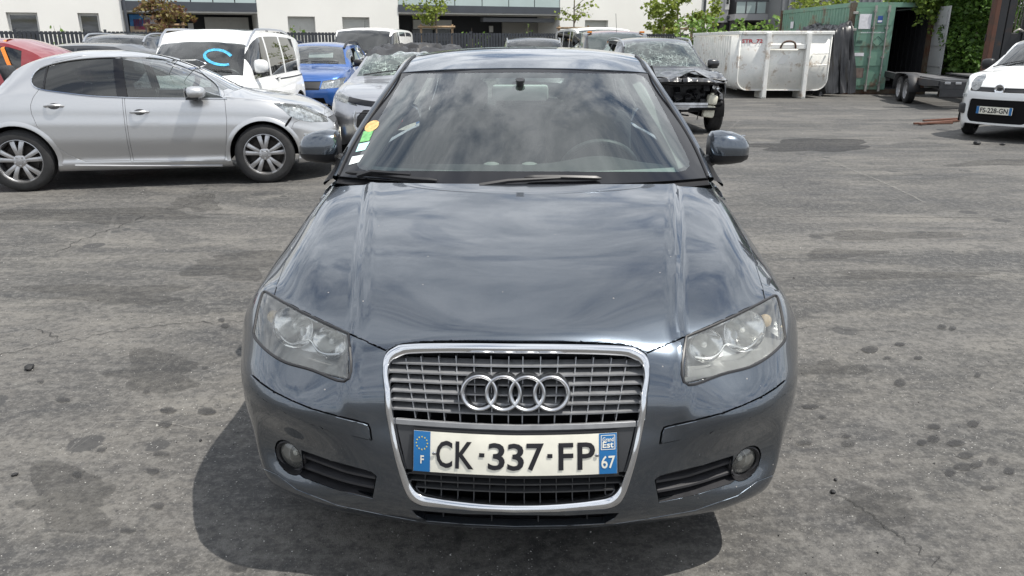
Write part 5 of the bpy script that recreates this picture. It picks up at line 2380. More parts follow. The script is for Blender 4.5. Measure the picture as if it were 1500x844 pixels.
# bright surround of the side glass, black door post
for sg in (1, -1):
    for seq in (dlo_r[:8] + dlo_f[:10] + [dlo_f[10]],):
        m = MB()
        m.tube([carA.sidept(y, z, .004, sg) for y, z in curve(seq, 60)], .006, 5)
        m.build('window_trim', M_CHROME, carA.root, True)
    m = MB()
    seq = [dlo_f[10], dlo_f[11], dlo_f[12], dlo_f[13], dlo_r[8], dlo_r[9], dlo_r[10], dlo_r[11], dlo_r[12], dlo_r[13], dlo_r[14], dlo_r[0]]
    m.tube([carA.sidept(y, z, .004, sg) for y, z in curve(seq, 50)], .0065, 5)
    m.build('window_trim', M_CHROME, carA.root, True)
    bp_ = P2((160, 86), (174, 86), (189, 141.5), (174, 141))
    vs = [carA.sidept(*(np.array(bp_[0]) * (1 - a) * (1 - b) + np.array(bp_[1]) * a * (1 - b) + np.array(bp_[2]) * a * b + np.array(bp_[3]) * (1 - a) * b), .004, sg) for b in np.linspace(0, 1, 8) for a in np.linspace(0, 1, 4)]
    obj('door_post', vs, grid_faces(8, 4), M_GLOSSBLACK, carA.root)
    q_ = P2((62, 97), (65, 97), (66.5, 131), (63.5, 131))
    vs = [carA.sidept(y, z, .004, sg) for y, z in q_]
    obj('window_divider', vs, [(0, 1, 2, 3)], M_GLOSSBLACK, carA.root)
    q_ = P2((273, 103.5), (277, 105), (292, 143.5), (287, 143.5))
    vs = [carA.sidept(y, z, .004, sg) for y, z in q_]
    obj('window_divider', vs, [(0, 1, 2, 3)], M_GLOSSBLACK, carA.root)
    # sill strip
    m = MB()
    m.tube([carA.sidept(y, z, .004, sg) for y, z in curve(P((110, 243), (200, 243.5), (325, 243.5)), 20)], .012, 6)
    m.build('sill_strip', M_SILVER, carA.root, True)

# sprung joint between bumper and wing
for sg in (1, -1):
    m = MB()
    m.tube([carA.sidept(y, z, .001, sg) for y, z in curve(P2((428, 170), (424, 176), (418.5, 184)), 8)], [.004, .010, .013, .013, .013, .013, .012, .010], 6)
    m.build('bumper_gap', M_VOID, carA.root, True)
def tspec(L, W, H, hood, cowl, ry0, ry1, wheel, fo, wb, tail='hatch', belt=None, nose_z=.62, ins=.25, crown=2.3, wedge=0.0, nbend=.14, tum=.24, ny=60, wt=.07):
    """proportions of a car: hood height at the cowl, cowl station, front and rear ends of the roof"""
    belt = belt or hood - .03
    czr = hood + .02
    dz = H - wt
    top = [(0, nose_z), (.02, nose_z + .06), (.08, nose_z + .13), (.22, hood - .13), (cowl * .55, hood - .06), (cowl, czr), ((cowl + ry0) / 2, (czr + dz) / 2 + .03), (ry0, dz), (ry0 + .35, H - .015), ((ry0 + ry1) / 2, H), (ry1 - .2, H - .02)]
    edge_r = [(ry0, W - tum - .03, dz - .04), (ry0 + .35, W - tum, H - .075), ((ry0 + ry1) / 2, W - tum, H - .06), (ry1 - .2, W - tum, H - .08)]
    if tail == 'van':
        top += [(ry1, H - .05), (L - .05, H - .14), (L - .02, belt + .1), (L, belt - .05)]
        edge_r += [(ry1, W - tum, H - .10), (L - .06, W - tum, H - .2), (L - .02, W - tum * .6, belt + .08), (L, W * .8, belt - .06)]
    else:
        top += [(ry1, H - .08), ((ry1 + L) / 2, (H + belt) / 2 + .06), (L - .05, belt + .0), (L, belt - .12)]
        edge_r += [(ry1, W - tum, H - .14), ((ry1 + L) / 2, W - tum * .8, (H + belt) / 2), (L - .05, W * .8, belt - .03), (L, W * .7, belt - .13)]
    return dict(
        L=L, wheel=wheel, arches=[(fo, wheel[0] + .045), (fo + wb, wheel[0] + .045)], cowl_y=cowl, belt_z=belt, ny=ny, crown=crown, nbend=nbend,
        top=top,
        belt=[(0, nose_z - .02), (.05, nose_z + .05), (.2, hood - .18), (cowl * .55, hood - .11), (cowl, hood - .05), ((ry0 + ry1) / 2, belt), (ry1, belt + .02), (L - .1, belt - .03), (L, belt - .14)],
        bottom=[(0, ins + .10), (.06, ins + .02), (.25, ins - .02), (1.2, ins - .02), (L - .6, ins - .02), (L - .1, ins + .05), (L, ins + .12)],
        plan=[(0, W * .66), (.03, W * .74), (.10, W * .82), (.25, W * .92), (.5, W * .98), (.9, W), (L * .6, W), (L - .5, W * .99), (L - .12, W * .92), (L, W * .80)],
        edge=[(0, W * .5, nose_z - .01), (.1, W * .70, hood - .20), (cowl * .6, W * .84, hood - .07), (cowl, W * .87, hood - .02), (cowl + (ry0 - cowl) * .25, W * .87 - tum * .22, hood + (dz - hood) * .22), ((cowl + ry0) / 2, W * .87 - tum * .45, (hood + dz) / 2)] + edge_r,
        eshift=[(0, 0), (cowl * .6, .02), (cowl, .14), (ry0, .12), (ry0 + .5, 0), (L, 0)],
        nose=[(ins, .05), (ins + .12, 0), (nose_z - .1, -.01), (nose_z + .1, .03), (hood, .05)])


def std_cuts(car, ws=True, side=True, lamps=None, grille=None, intake=None, hood=True, ws_mat=None, side_mat=None, body_mat=None, n_win=2, lamp_mat=None, pillar=.07):
    sp = car.sp
    W_ = car.W
    cowl, belt = sp['cowl_y'], sp['belt_z']
    E = np.array(sp['edge'])
    T = np.array(sp['top'])
    H_ = T[:, 1].max()
    ry0 = T[7, 0]
    ry1 = T[10, 0] + .2
    tests = lambda c, n: c.x > W_ * .45 and c.z > belt - .15
    if side:
        ys_ = np.linspace(cowl + .42, ry1 + .05, 16)
        zt_ = curve_at(sp['edge'], ys_ - .05)[:, 1] - .055
        zb_ = curve_at(sp['belt'], ys_)[:, 0] + .02
        keep = zt_ > zb_ + .03
        ys_, zt_, zb_ = ys_[keep], zt_[keep], zb_[keep]
        bounds = np.linspace(ys_[0], ys_[-1], n_win + 1)
        for k in range(n_win):
            a, b = bounds[k] + (.03 if k else 0), bounds[k + 1] - (.03 if k < n_win - 1 else 0)
            yy = np.linspace(a, b, 7)
            poly = [(y, float(np.interp(y, ys_, zt_))) for y in yy] + [(y, float(np.interp(y, ys_, zb_))) for y in yy[::-1]]
            car.cut('side_window', poly, test=tests)
    if ws:
        xe0 = float(curve_at(sp['edge'], [cowl])[0, 0]) - pillar
        xe1 = float(curve_at(sp['edge'], [ry0])[0, 0]) - pillar * .8
        car.cut('windscreen', [(-.2, cowl + .03), (xe0 * .6, cowl + .09), (xe0, cowl + .20), (xe1, ry0 + .09), (xe1 * .6, ry0 + .02), (-.2, ry0 - .02)], top_proj, test=lambda c, n: n.z > .1 and c.z > sp['top'][5][1] - .06)
    if hood:
        car.cut('hood', [(-.2, .10), (W_ * .62, .20), (W_ * .80, .42), (W_ * .84, cowl + .14), (W_ * .6, cowl + .04), (-.2, cowl - .01)], top_proj, test=lambda c, n: n.z > .35 and c.z < sp['top'][5][1] + .05)
    if lamps:
        car.cut('headlight', lamps, front_proj, ['body', 'hood'], test=lambda c, n: n.y < -.05 and c.y < .9)
    if grille:
        car.cut('grille', grille, front_proj, ['body', 'hood'], test=lambda c, n: n.y < -.2 and c.y < .5)
    if intake:
        car.cut('intake', intake, front_proj, ['body', 'hood'], test=lambda c, n: n.y < -.2 and c.y < .5)
    bmt = body_mat or car.mat
    car.emit('body', 'body_shell', bmt, 'join', gap=.001, depth=.02)
    if hood:
        car.emit('hood', 'hood', bmt, 'join', gap=.003, depth=.015)
    if ws:
        car.emit('windscreen', 'windscreen', ws_mat or M_GLASS, 'join', gap=.003, depth=.004)
    if side:
        for b in car.sh.take('side_window', 'join', gap=.001, depth=.0, lift=-.005):
            # each pane its own part
            bm = b
            bm.faces.ensure_lookup_table()
            seen = set()
            for f in list(bm.faces):
                if f in seen:
                    continue
                st, comp = [f], []
                seen.add(f)
                while st:
                    g = st.pop()
                    comp.append(g)
                    for e in g.edges:
                        for h in e.link_faces:
                            if h not in seen:
                                seen.add(h)
                                st.append(h)
                vi = {}
                vs, fs = [], []
                for g in comp:
                    q = []
                    for v in g.verts:
                        if v not in vi:
                            vi[v] = len(vs)
                            vs.append(v.co.copy())
                        q.append(vi[v])
                    fs.append(tuple(q))
                obj('side_window', vs, fs, side_mat or M_DARKGLASS, car.root, True, 0)
            bm.free()
    if lamps:
        car.emit('headlight', 'headlight', lamp_mat or M_LAMPCLEAR, gap=.003, depth=.04)
        for b in car.sh.take('headlight', 'pair', gap=.005, depth=0, lift=-.035):
            bobj('headlight_reflector', b, pmat('lamp_interior', (.62, .63, .64), .22, .8, noise=.6, nscale=30), car.root)
    if grille:
        car.emit('grille', 'grille', M_BLACK, 'join', gap=0, depth=.02, lift=-.012)
    if intake:
        car.emit('intake', 'lower_intake', M_VOID, 'join', gap=0, depth=.02, lift=-.012)
    car.under()


def crumple(seed, amp, scale, zone):
    """dent function: rough folds where zone(x,y,z) is 1"""
    from mathutils import noise as mn

    def f(S):
        S = S.copy()
        sh_ = S.shape
        Q = S.reshape(-1, 3)
        for i in range(len(Q)):
            w_ = zone(*Q[i])
            if w_ <= 0:
                continue
            p = Vector(Q[i]) * scale + Vector((seed, seed * .7, 0))
            n = mn.noise_vector(p) + mn.noise_vector(p * 2.7) * .55
            # fold-like
            Q[i] += np.array([n.x * .35, n.y * .5, (abs(n.z) * -1.3 + .15)]) * amp * w_
        return Q.reshape(sh_)
    return f


M_WHITECAR = paint('white_paint', (0.78, 0.79, 0.79), 0.0, 0.4, 0.10)
M_WHITECAR2 = paint('white_paint_warm', (0.80, 0.80, 0.78), 0.0, 0.4, 0.05)
M_BLUECAR = paint('blue_paint', (0.022, 0.10, 0.34), 0.45, 0.35, 0.06)
M_REDCAR = paint('red_paint', (0.22, 0.014, 0.02), 0.2, 0.4, 0.06)
M_GREYCAR = paint('mid_grey_paint', (0.40, 0.41, 0.44), 0.75, 0.35, 0.06)
M_DARKCAR = paint('anthracite_paint', (0.06, 0.062, 0.066), 0.6, 0.35, 0.06)
M_BLACKCAR = paint('black_paint', (0.010, 0.010, 0.012), 0.0, 0.3, 0.035)

# ---- white people carrier behind the silver hatchback
sp = tspec(4.15, .87, 1.66, .95, .95, 1.50, 3.6, (.31, .2), .80, 2.65, 'van', belt=.95, nose_z=.66, tum=.17, wt=.19)
mpv = Car('people_carrier', 'white people carrier with a blue letter C sprayed on its windscreen', 'van', (-4.62, 10.35, 0), R(-1.0), sp, M_WHITECAR)
mpv.cut('roof_panel', [(-.2, 1.95), (.48, 2.05), (.50, 3.5), (-.2, 3.5)], top_proj, test=lambda c, n: n.z > .6 and c.z > 1.5)
std_cuts(mpv, lamps=[(.40, .70), (.75, .80), (.80, .95), (.50, .88)], grille=[(-.45, .66), (.36, .66), (.36, .82), (-.45, .82)], n_win=3, pillar=.05)
mpv.emit('roof_panel', 'roof_panel', pmat('black_roof_panel', (.02, .02, .022), .15), 'join', gap=.002, depth=.01)
mpv.rails(M_SATIN, None, .045, 1.55, 3.6, .017)
mpv.wheels('steel')
mpv.cabin(1.95, .40, sc=1.05)
mpv.mirror(1.42, 1.12, (.19, .16, .20), M_WHITECAR)
mpv.handles([(2.35, .92)])
mpv.wipers()
mpv.line([(2.5, .90), (3.3, .905), (4.05, .92)], .012, M_TRIM, 'slide_rail')
# sprayed letter on the inside of the windscreen
m = MB()
pts = []
for i in range(15):
    a = R(35 + 290 * i / 14)
    pts.append((.33 + .19 * math.cos(a) * 1.05, 1.27 + .20 * math.sin(a) * .5))
P_ = [mpv.toppt(x, y, .006) for x, y in pts]
vs = []
for i, p in enumerate(P_):
    a = P_[max(0, i - 1)]
    b = P_[min(14, i + 1)]
    t = (b - a).normalized()
    nrm = Vector((0, -.75, .66))
    sd_ = t.cross(nrm).normalized() * .022
    vs += [p + sd_, p - sd_]
obj('sprayed_letter', vs, [(2 * i, 2 * i + 1, 2 * i + 3, 2 * i + 2) for i in range(14)], pmat('cyan_spray', (.07, .38, .62), .8, noise=.35, nscale=20), mpv.root, False)

# ---- dark SUV with silver rails behind the silver hatchback
sp = tspec(4.5, .92, 1.64, 1.02, 1.15, 1.85, 3.7, (.35, .22), .9, 2.7, belt=1.02)
c = Car('suv', 'dark grey SUV with silver roof rails behind the silver hatchback', 'car', (-8.55, 15.6, 0), R(3), sp, M_DARKCAR)
std_cuts(c, lamps=[(.45, .70), (.80, .76), (.84, .90), (.5, .82)], grille=[(-.4, .55), (.4, .55), (.4, .80), (-.4, .80)], n_win=2, ws_mat=M_GLASS)
c.rails(M_SATIN, None, .05, 1.8, 3.75, .022)
c.wheels('twin5')
c.cabin(2.15, .42)
c.mirror(1.55, 1.12)

# ---- red estate on the far left
sp = tspec(4.35, .88, 1.53, 1.0, 1.1, 1.75, 3.7, (.32, .2), .85, 2.65, belt=.97)
c = Car('car', 'red car with an orange ratchet strap over its window at the left edge', 'car', (-11.2, 12.35, 0), R(-84), sp, M_REDCAR)
std_cuts(c, lamps=[(.45, .68), (.78, .74), (.80, .86), (.5, .80)], n_win=2)
c.wheels('twin5')
c.cabin(2.1, .35)
m = MB()
s0 = [c.sidept(3.50 + .17 * t, 1.36 - .42 * t, .02, 1) for t in np.linspace(0, 1, 8)]
s0 = [c.toppt(.2, 3.43, .012), c.toppt(.5, 3.46, .012)] + s0
vs = []
for p in s0:
    vs += [p + Vector((0, .028, .008)), p - Vector((0, .028, .008))]
obj('ratchet_strap', vs, [(2 * i, 2 * i + 1, 2 * i + 3, 2 * i + 2) for i in range(len(s0) - 1)], pmat('orange_webbing', (.80, .24, .04), .8, noise=.2, nscale=80), c.root, True)
red_root = c.root

# ---- grey hatchback roof between the red car and the dark SUV
sp = tspec(4.0, .86, 1.45, .97, 1.05, 1.7, 3.5, (.31, .2), .82, 2.55)
c = Car('car', 'small dark hatchback whose roof shows between the red car and the SUV', 'car', (-11.3, 17.2, 0), R(-96), sp, M_DARKCAR)
std_cuts(c, n_win=2)
c.wheels('steel')
c.cabin(2.0, .33)

# ---- blue crossover
sp = tspec(4.08, .87, 1.46, 1.0, 1.08, 1.72, 3.55, (.33, .2), .85, 2.6, belt=.98, nose_z=.64)
c = Car('car', 'bright blue hatchback with black roof rails behind the white people carrier', 'car', (-4.0, 14.75, 0), R(1.5), sp, M_BLUECAR)
std_cuts(c, lamps=[(.40, .62), (.78, .64), (.82, .82), (.44, .76)], grille=[(-.40, .60), (.38, .60), (.41, .76), (-.40, .76)], intake=[(-.5, .34), (.5, .34), (.46, .46), (-.46, .46)], ws_mat=glass('blue_car_screen', tint=(.55, .6, .6), haze=.08))
c.rails(M_BLACK, None, .07, 1.75, 3.4, .025)
c.wheels('twin5')
c.cabin(2.05, .36)
c.mirror(1.5, 1.06, mat=M_BLACK)
c.wipers()
m = MB()
m.box((.1, 1.75, 1.20), (.5, .02, .14), Matrix.Rotation(R(-40), 4, 'X'), .02)
m.build('sun_shade', pmat('pale_shade', (.75, .82, .80), .6), c.root)

# ---- white delivery van
sp = tspec(4.3, .90, 1.83, 1.12, .92, 1.55, 3.85, (.32, .2), .82, 2.75, 'van', belt=1.12, nose_z=.74, tum=.13)
c = Car('van', 'white panel van with blind sides beyond the blue hatchback', 'van', (-3.95, 19.3, 0), R(-4), sp, M_WHITECAR2)
std_cuts(c, lamps=[(.45, .78), (.80, .86), (.84, 1.02), (.52, .95)], grille=[(-.45, .70), (.4, .70), (.4, .9), (-.45, .9)], n_win=3, ws_mat=glass('van_screen', tint=(.25, .3, .38), haze=.04))
c.wheels('steel')
c.cabin(1.9, .45, 1)
c.mirror(1.35, 1.25, (.2, .16, .24), M_BLACK)
c.wipers()
m = MB()
m.tube([(0, 1.72, 1.79), (0, 1.78, 2.0)], .006, 5)
m.build('aerial', M_BLACK, c.root)
for sg in (1, -1):
    vs = [c.sidept(y, z, .006, sg) for z in np.linspace(1.22, 1.60, 4) for y in np.linspace(2.1, 4.0, 8)]
    obj('blind_panel', vs, grid_faces(4, 8), M_WHITECAR2, c.root)

# ---- white hatchback roof just left of the grey one
sp = tspec(4.1, .87, 1.42, .96, 1.1, 1.75, 3.6, (.31, .2), .85, 2.58)
c = Car('car', 'white car whose roof shows above the crushed grey SUV', 'car', (-1.85, 17.6, 0), R(14), sp, M_WHITECAR)
std_cuts(c, n_win=2)
c.wheels('steel')
c.cabin(2.0, .33)

# ---- grey SUV with its roof crushed
sp = tspec(4.45, .92, 1.44, .99, 1.25, 1.95, 3.7, (.34, .22), .92, 2.7, belt=.98, nose_z=.66, ny=90)
dz_ = crumple(3.3, .15, 2.4, lambda x, y, z: float(smoothstep(1.20, 1.32, z)) * float(smoothstep(1.6, 2.0, y)))
sp['dent'] = dz_
c = Car('suv', 'grey SUV with a crushed roof and shattered windscreen, black grille, behind the hatchbacks', 'car', (-1.38, 9.45, 0), R(1), sp, M_GREYCAR)
c.cut('roof_skin', [(-.2, 1.9), (.8, 1.9), (.8, 3.9), (-.2, 3.9)], top_proj, test=lambda q, n: n.z > .1 and q.z > 1.18)
std_cuts(c, lamps=[(.50, .72), (.80, .78), (.86, .90), (.56, .80)], grille=[(-.2, .36), (.42, .36), (.52, .48), (.50, .60), (.42, .68), (-.2, .68)], n_win=2, ws_mat=glass('shattered_screen', tint=(.55, .68, .62), haze=.10, hazecol=(.55, .66, .60), crack=.9, cscale=7.0))
c.emit('roof_skin', 'roof', pmat('scorched_roof', (.022, .022, .024), .5, noise=.5, nscale=5), 'join', gap=0, depth=.01)
c.wheels('twin5')
c.cabin(2.2, .36)
c.wipers()
# mesh and bars of the grille
m = MB()
for i in range(13):
    x = -.40 + .8 * i / 12
    p0, p1 = c.frontpt(x, .38, .004), c.frontpt(x, .66, .004)
    m.tube([p0, (p0 + p1) / 2 + Vector((0, -.004, 0)), p1], .006, 4)
for i in range(6):
    z = .40 + .25 * i / 5
    m.tube([c.frontpt(x, z, .004) for x in np.linspace(-.44, .44, 9)], .005, 4)
m.build('grille_mesh', M_TRIM, c.root)
m = MB()
P_ = [c.frontpt(.50 * math.cos(R(-30 + 240 * i / 16)) if False else x, z, .012) for i, (x, z) in enumerate(curve([(-.52, .66), (-.54, .5), (-.42, .35), (0, .33), (.42, .35), (.54, .5), (.52, .66)], 30))]
m.tube(P_, .014, 6)
m.build('grille_surround', M_SATIN, c.root, True)
vs = []
for z in np.linspace(.70, .76, 3):
    for x in np.linspace(-.62, .62, 19):
        vs.append(c.frontpt(x, z + .06 * (abs(x) / .62)**2, .006))
obj('nose_band', vs, grid_faces(3, 19), M_GLOSSBLACK, c.root)
c.plate(.50, '')

# ---- dark roof straight behind the grey hatchback
sp = tspec(4.45, .9, 1.57, 1.0, 1.15, 1.85, 3.75, (.34, .2), .9, 2.68)
c = Car('car', 'dark grey estate whose roof shows just above the foreground roof', 'car', (.52, 17.2, 0), R(0), sp, M_DARKCAR)
std_cuts(c, n_win=2)
c.rails(M_SATIN, None, .03, 1.85, 3.7, .015)
c.wheels('twin5')
c.cabin(2.1, .35)

# ---- white van with a smashed window
sp = tspec(4.4, .9, 1.86, 1.12, .92, 1.6, 3.9, (.32, .2), .85, 2.8, 'van', belt=1.1, nose_z=.74, tum=.12)
c = Car('van', 'white van with a broken dark windscreen beside the red-roofed car', 'van', (2.75, 20.3, 0), R(9), sp, M_WHITECAR2)
std_cuts(c, n_win=3, ws_mat=glass('shattered_van_screen', tint=(.22, .26, .26), haze=.03, hazecol=(.5, .6, .57), crack=.6, cscale=6))
c.wheels('steel')
c.cabin(1.9, .45, 1)

# ---- dark car with a red roof
sp = tspec(4.2, .88, 1.71, 1.05, 1.0, 1.68, 3.7, (.32, .2), .85, 2.65, 'van', belt=1.05, nose_z=.70, tum=.17)
c = Car('car', 'dark van with a red roof panel and a thin aerial behind the wrecked black SUV', 'van', (2.35, 15.9, 0), R(2), sp, M_BLACKCAR)
c.cut('roof_panel', [(-.2, 1.78), (.52, 1.88), (.52, 3.5), (-.2, 3.5)], top_proj, test=lambda q, n: n.z > .4 and q.z > 1.5)
std_cuts(c, n_win=3, ws_mat=glass('aqua_screen', tint=(.45, .55, .55), haze=.10, hazecol=(.5, .62, .6)))
c.emit('roof_panel', 'roof_panel', M_REDCAR, 'join', gap=.001, depth=.01)
c.wheels('steel')
c.cabin(2.0, .42)
m = MB()
m.tube([(0, 1.75, 1.66), (-.02, 1.82, 2.05)], .005, 5)
m.build('aerial', M_BLACK, c.root)
for sg in (1, -1):
    m = MB()
    m.box((sg * .58, 1.86, 1.665), (.10, .10, .04), None, .01)
    m.build('marker_lamp', M_AMBER, c.root)

# ---- wrecked black SUV, front torn off
sp = tspec(4.4, .90, 1.545, 1.02, 1.25, 1.95, 3.75, (.345, .22), .86, 2.7, belt=1.0, nose_z=.80, ny=90)
zone_w = lambda x, y, z: float((1 - smoothstep(.75, 1.15, y)))
sp['dent'] = crumple(8.1, .07, 3.2, zone_w)
wk = Car('suv', 'wrecked black SUV with its front torn off and a shattered windscreen', 'car', (2.70, 12.45, 0), R(2.5), sp, M_BLACKCAR)
wk.cut('front_gone', [(-1, -.3), (.50, -.3), (.62, .80), (-1, .98)], side_proj, test=lambda q, n: q.y < .75 and q.z < .93)
std_cuts(wk, hood=True, n_win=2, ws_mat=glass('smashed_screen', tint=(.30, .38, .36), haze=.05, hazecol=(.55, .66, .62), crack=.6, cscale=8.0), side_mat=glass('wreck_side_glass', tint=(.3, .34, .34), haze=.03))
wk.rails(M_SATIN, None, .035, 1.9, 3.7, .016)
wk.wheels('twin5', steer=R(-6))
wk.cabin(2.2, .38)
wk.mirror(1.62, 1.10, (.20, .16, .15), M_BLACKCAR)
M_ALU = pmat('crash_beam_metal', (.55, .55, .56), .45, .8, noise=.3, nscale=8)
M_CREAM = pmat('washer_bottle_plastic', (.62, .60, .50), .6, noise=.15, nscale=20)
# engine bay: radiator, lock panel, rails, hoses, battery, lamp carcass
m = MB()
m.box((0, .60, .58), (1.05, .06, .46))
for i in range(26):
    m.box((-.5 + i * .04, .565, .58), (.008, .012, .44))
m.build('radiator', M_TRIM, wk.root)
m = MB()
m.tube([Vector(q) for q in curve([(-.70, .52, .80), (-.3, .46, .84), (.1, .50, .81), (.45, .44, .83), (.72, .55, .80)], 20)], .035, 8)
m.build('lock_panel', M_TRIM, wk.root, True)
m = MB()
P_ = curve([(-.62, .40, .47), (-.2, .33, .47), (.2, .34, .465), (.52, .38, .46)], 14)
vs = []
for p in P_:
    for dy, dz in ((-.03, .055), (-.035, .02), (-.02, .005), (-.035, -.015), (-.03, -.055), (.03, -.055), (.03, .055)):
        vs.append((p[0], p[1] + dy, p[2] + dz))
fs = [(i * 7 + k, i * 7 + (k + 1) % 7, i * 7 + 7 + (k + 1) % 7, i * 7 + 7 + k) for i in range(13) for k in range(7)] + [tuple(range(7)), tuple(range(91, 98))]
obj('crash_beam', vs, fs, M_ALU, wk.root, True, 30)
for (x, y, z, d) in ((.60, .42, .56, (.16, .16, .16)), (.56, .44, .375, (.19, .15, .20))):
    m = MB()
    m.box((x, y, z), d, Matrix.Rotation(R(8), 4, 'Y'), .035)
    m.lathe([(.03, 0), (.03, .03), (.022, .035)], Matrix.Translation((x, y, z + d[2] / 2 - .005)), 10)
    m.build('washer_bottle', M_CREAM, wk.root, True)
for sg in (1, -1):
    m = MB()
    m.box((sg * .46, .80, .50), (.10, .75, .14), None, .01)
    m.build('chassis_rail', M_TRIM, wk.root)
m = MB()
m.box((.25, .95, .72), (.75, .55, .28), None, .05)
m.box((-.40, .95, .74), (.32, .35, .24), None, .03)
m.build('engine_block', M_TRIM, wk.root, True)
rnd = random.Random(4)
for i in range(16):
    p0 = Vector((rnd.uniform(-.6, .75), rnd.uniform(.38, .62), rnd.uniform(.45, .85)))
    p1 = p0 + Vector((rnd.uniform(-.25, .25), rnd.uniform(-.05, .15), rnd.uniform(-.3, .05)))
    md = (p0 + p1) / 2 + Vector((rnd.uniform(-.1, .1), -.06, rnd.uniform(-.1, .02)))
    m = MB()
    m.tube([Vector(q) for q in curve([p0, md, p1], 8)], rnd.uniform(.006, .016), 6)
    m.build('hose', M_BLACK if i % 4 else M_ALU, wk.root, True)
for i in range(22):
    c_ = Vector((rnd.uniform(-.72, .80), rnd.uniform(.42, .58), rnd.uniform(.50, .88)))
    sz = [rnd.uniform(.03, .13) for _ in range(3)]
    m = MB()
    m.box(c_, sz, Matrix.Rotation(rnd.uniform(0, 3), 4, 'X') @ Matrix.Rotation(rnd.uniform(0, 3), 4, 'Z'), .008)
    m.build('torn_fragment', rnd.choice([M_BLACKCAR, M_TRIM, M_BLACK, M_GLOSSBLACK]), wk.root)
# lamp carcass at the right corner
m = MB()
m.lathe([(.075, .0), (.07, .03), (.05, .06), (.02, .07)], Matrix.Translation((.70, .52, .74)) @ Matrix.Rotation(R(-90), 4, 'X'), 20)
m.lathe([(.05, .0), (.045, .03), (.02, .045)], Matrix.Translation((.74, .50, .62)) @ Matrix.Rotation(R(-90), 4, 'X'), 16)
m.build('lamp_carcass', M_REFLECTOR, wk.root, True)
# buckled bonnet edge
from mathutils import noise as mnoise
vs = []
nx, nyb = 40, 14
for j in range(nyb):
    for i in range(nx):
        x = -.80 + 1.62 * i / (nx - 1)
        y = .40 + .50 * j / (nyb - 1)
        n1 = mnoise.noise(Vector((x * 2.2, y * 2.0, 4.2)))
        n2 = mnoise.noise(Vector((x * 6, y * 5, 1.2)))
        ridge = .085 * max(0, 1 - abs(x - .28 - (y - .4) * .3) * 4.5)
        z = .925 + .09 * (j / (nyb - 1)) + n1 * .05 * (1 - j / nyb) + n2 * .02 + ridge * (1 - .6 * j / nyb) - .03 * abs(x)
        vs.append((x, y + n1 * .06 * (1 - j / nyb), z))
bo = obj('buckled_bonnet', vs, grid_faces(nyb, nx), M_BLACKCAR, wk.root, True, 0)
sm = bo.modifiers.new('s', 'SOLIDIFY')
sm.thickness = .012

# ---- small white hatchback at the right edge
PD_TH = R(57)
pc = at_y(1459, 155, 12.0)
sp = tspec(3.65, .79, 1.56, 1.05, .85, 1.45, 3.2, (.29, .18), .72, 2.3, belt=1.0, nose_z=.75, nbend=.30, ins=.14, ny=70, tum=.16)
pd = Car('car', 'white small hatchback with a black grille facing in from the right edge', 'car', (pc.x, pc.y, 0), -PD_TH, sp, M_WHITECAR)
lampP = [(.44 + .14 * math.cos(a) * .8 + .05 * math.sin(a), .86 + .12 * math.sin(a)) for a in [2 * math.pi * i / 14 for i in range(14)]]
std_cuts(pd, lamps=lampP, grille=round_poly([(-.50, .735), (.50, .735), (.50, .80), (-.50, .80)], .03), intake=round_poly([(-.46, .27), (.40, .27), (.46, .34), (.44, .62), (-.46, .62)], .06), n_win=2, ws_mat=M_GLASS)
pd.wheels('steel', steer=R(14))
pd.cabin(1.75, .36, sc=1.03)
pd.wipers()
pd.mirror(1.25, 1.12, (.19, .15, .16), M_BLACK)
pd.plate(.46, 'FS-228-GN', yoff=.03)
m = MB()
cpt = pd.frontpt(0, .77, .012)
Mx = Matrix.Translation(cpt) @ Matrix.Rotation(R(90), 4, 'X')
m.lathe([(.075, -.02), (.075, .0), (.068, .008), (.058, .004), (.0, .004)], Mx, 28)
eb = m.build('emblem', M_CHROME, pd.root, True)
for i, xb in enumerate((-.027, -.009, .009, .027)):
    m = MB()
    m.box(cpt + Vector((xb, -.010, 0)), (.009, .006, .05), Matrix.Rotation(R(12), 4, 'Y'))
    m.build('emblem_bar', M_TRIM, eb)
for sg in (1, -1):
    p = pd.frontpt(sg * .55, .66, .005)
    m = MB()
    m.box(p, (.09, .03, .05), Matrix.Rotation(R(25 * sg), 4, 'Z'), .01)
    m.build('side_marker', M_LAMPCLEAR, pd.root)
    p = pd.frontpt(sg * .56, .46, .005)
    m = MB()
    m.box(p, (.15, .08, .16), Matrix.Rotation(R(35 * sg), 4, 'Z'), .03)
    m.build('fog_surround', M_TRIM, pd.root, True)
# ------------------------------------------------------------------ far side of the yard: building, fence, trees
B0 = Vector((-19.3, 30.0, 0))
B1 = Vector((4.46, 40.0, 0))
BT = (B1 - B0).normalized()
BN = Vector((BT.y, -BT.x, 0))                     # towards the yard


def wl(u, v, off=0.0):
    """pixel -> (s along the facade, z) on the facade plane (off metres in front of it)"""
    p = onplane(u, v, B0 + BN * off, BN)
    d = p - B0
    return d.dot(BT), p.z


def W3(s_, z, off=0.0):
    return B0 + BT * s_ + BN * off + Vector((0, 0, z))


def su(u, v=30, off=0.0):
    return wl(u, v, off)[0]


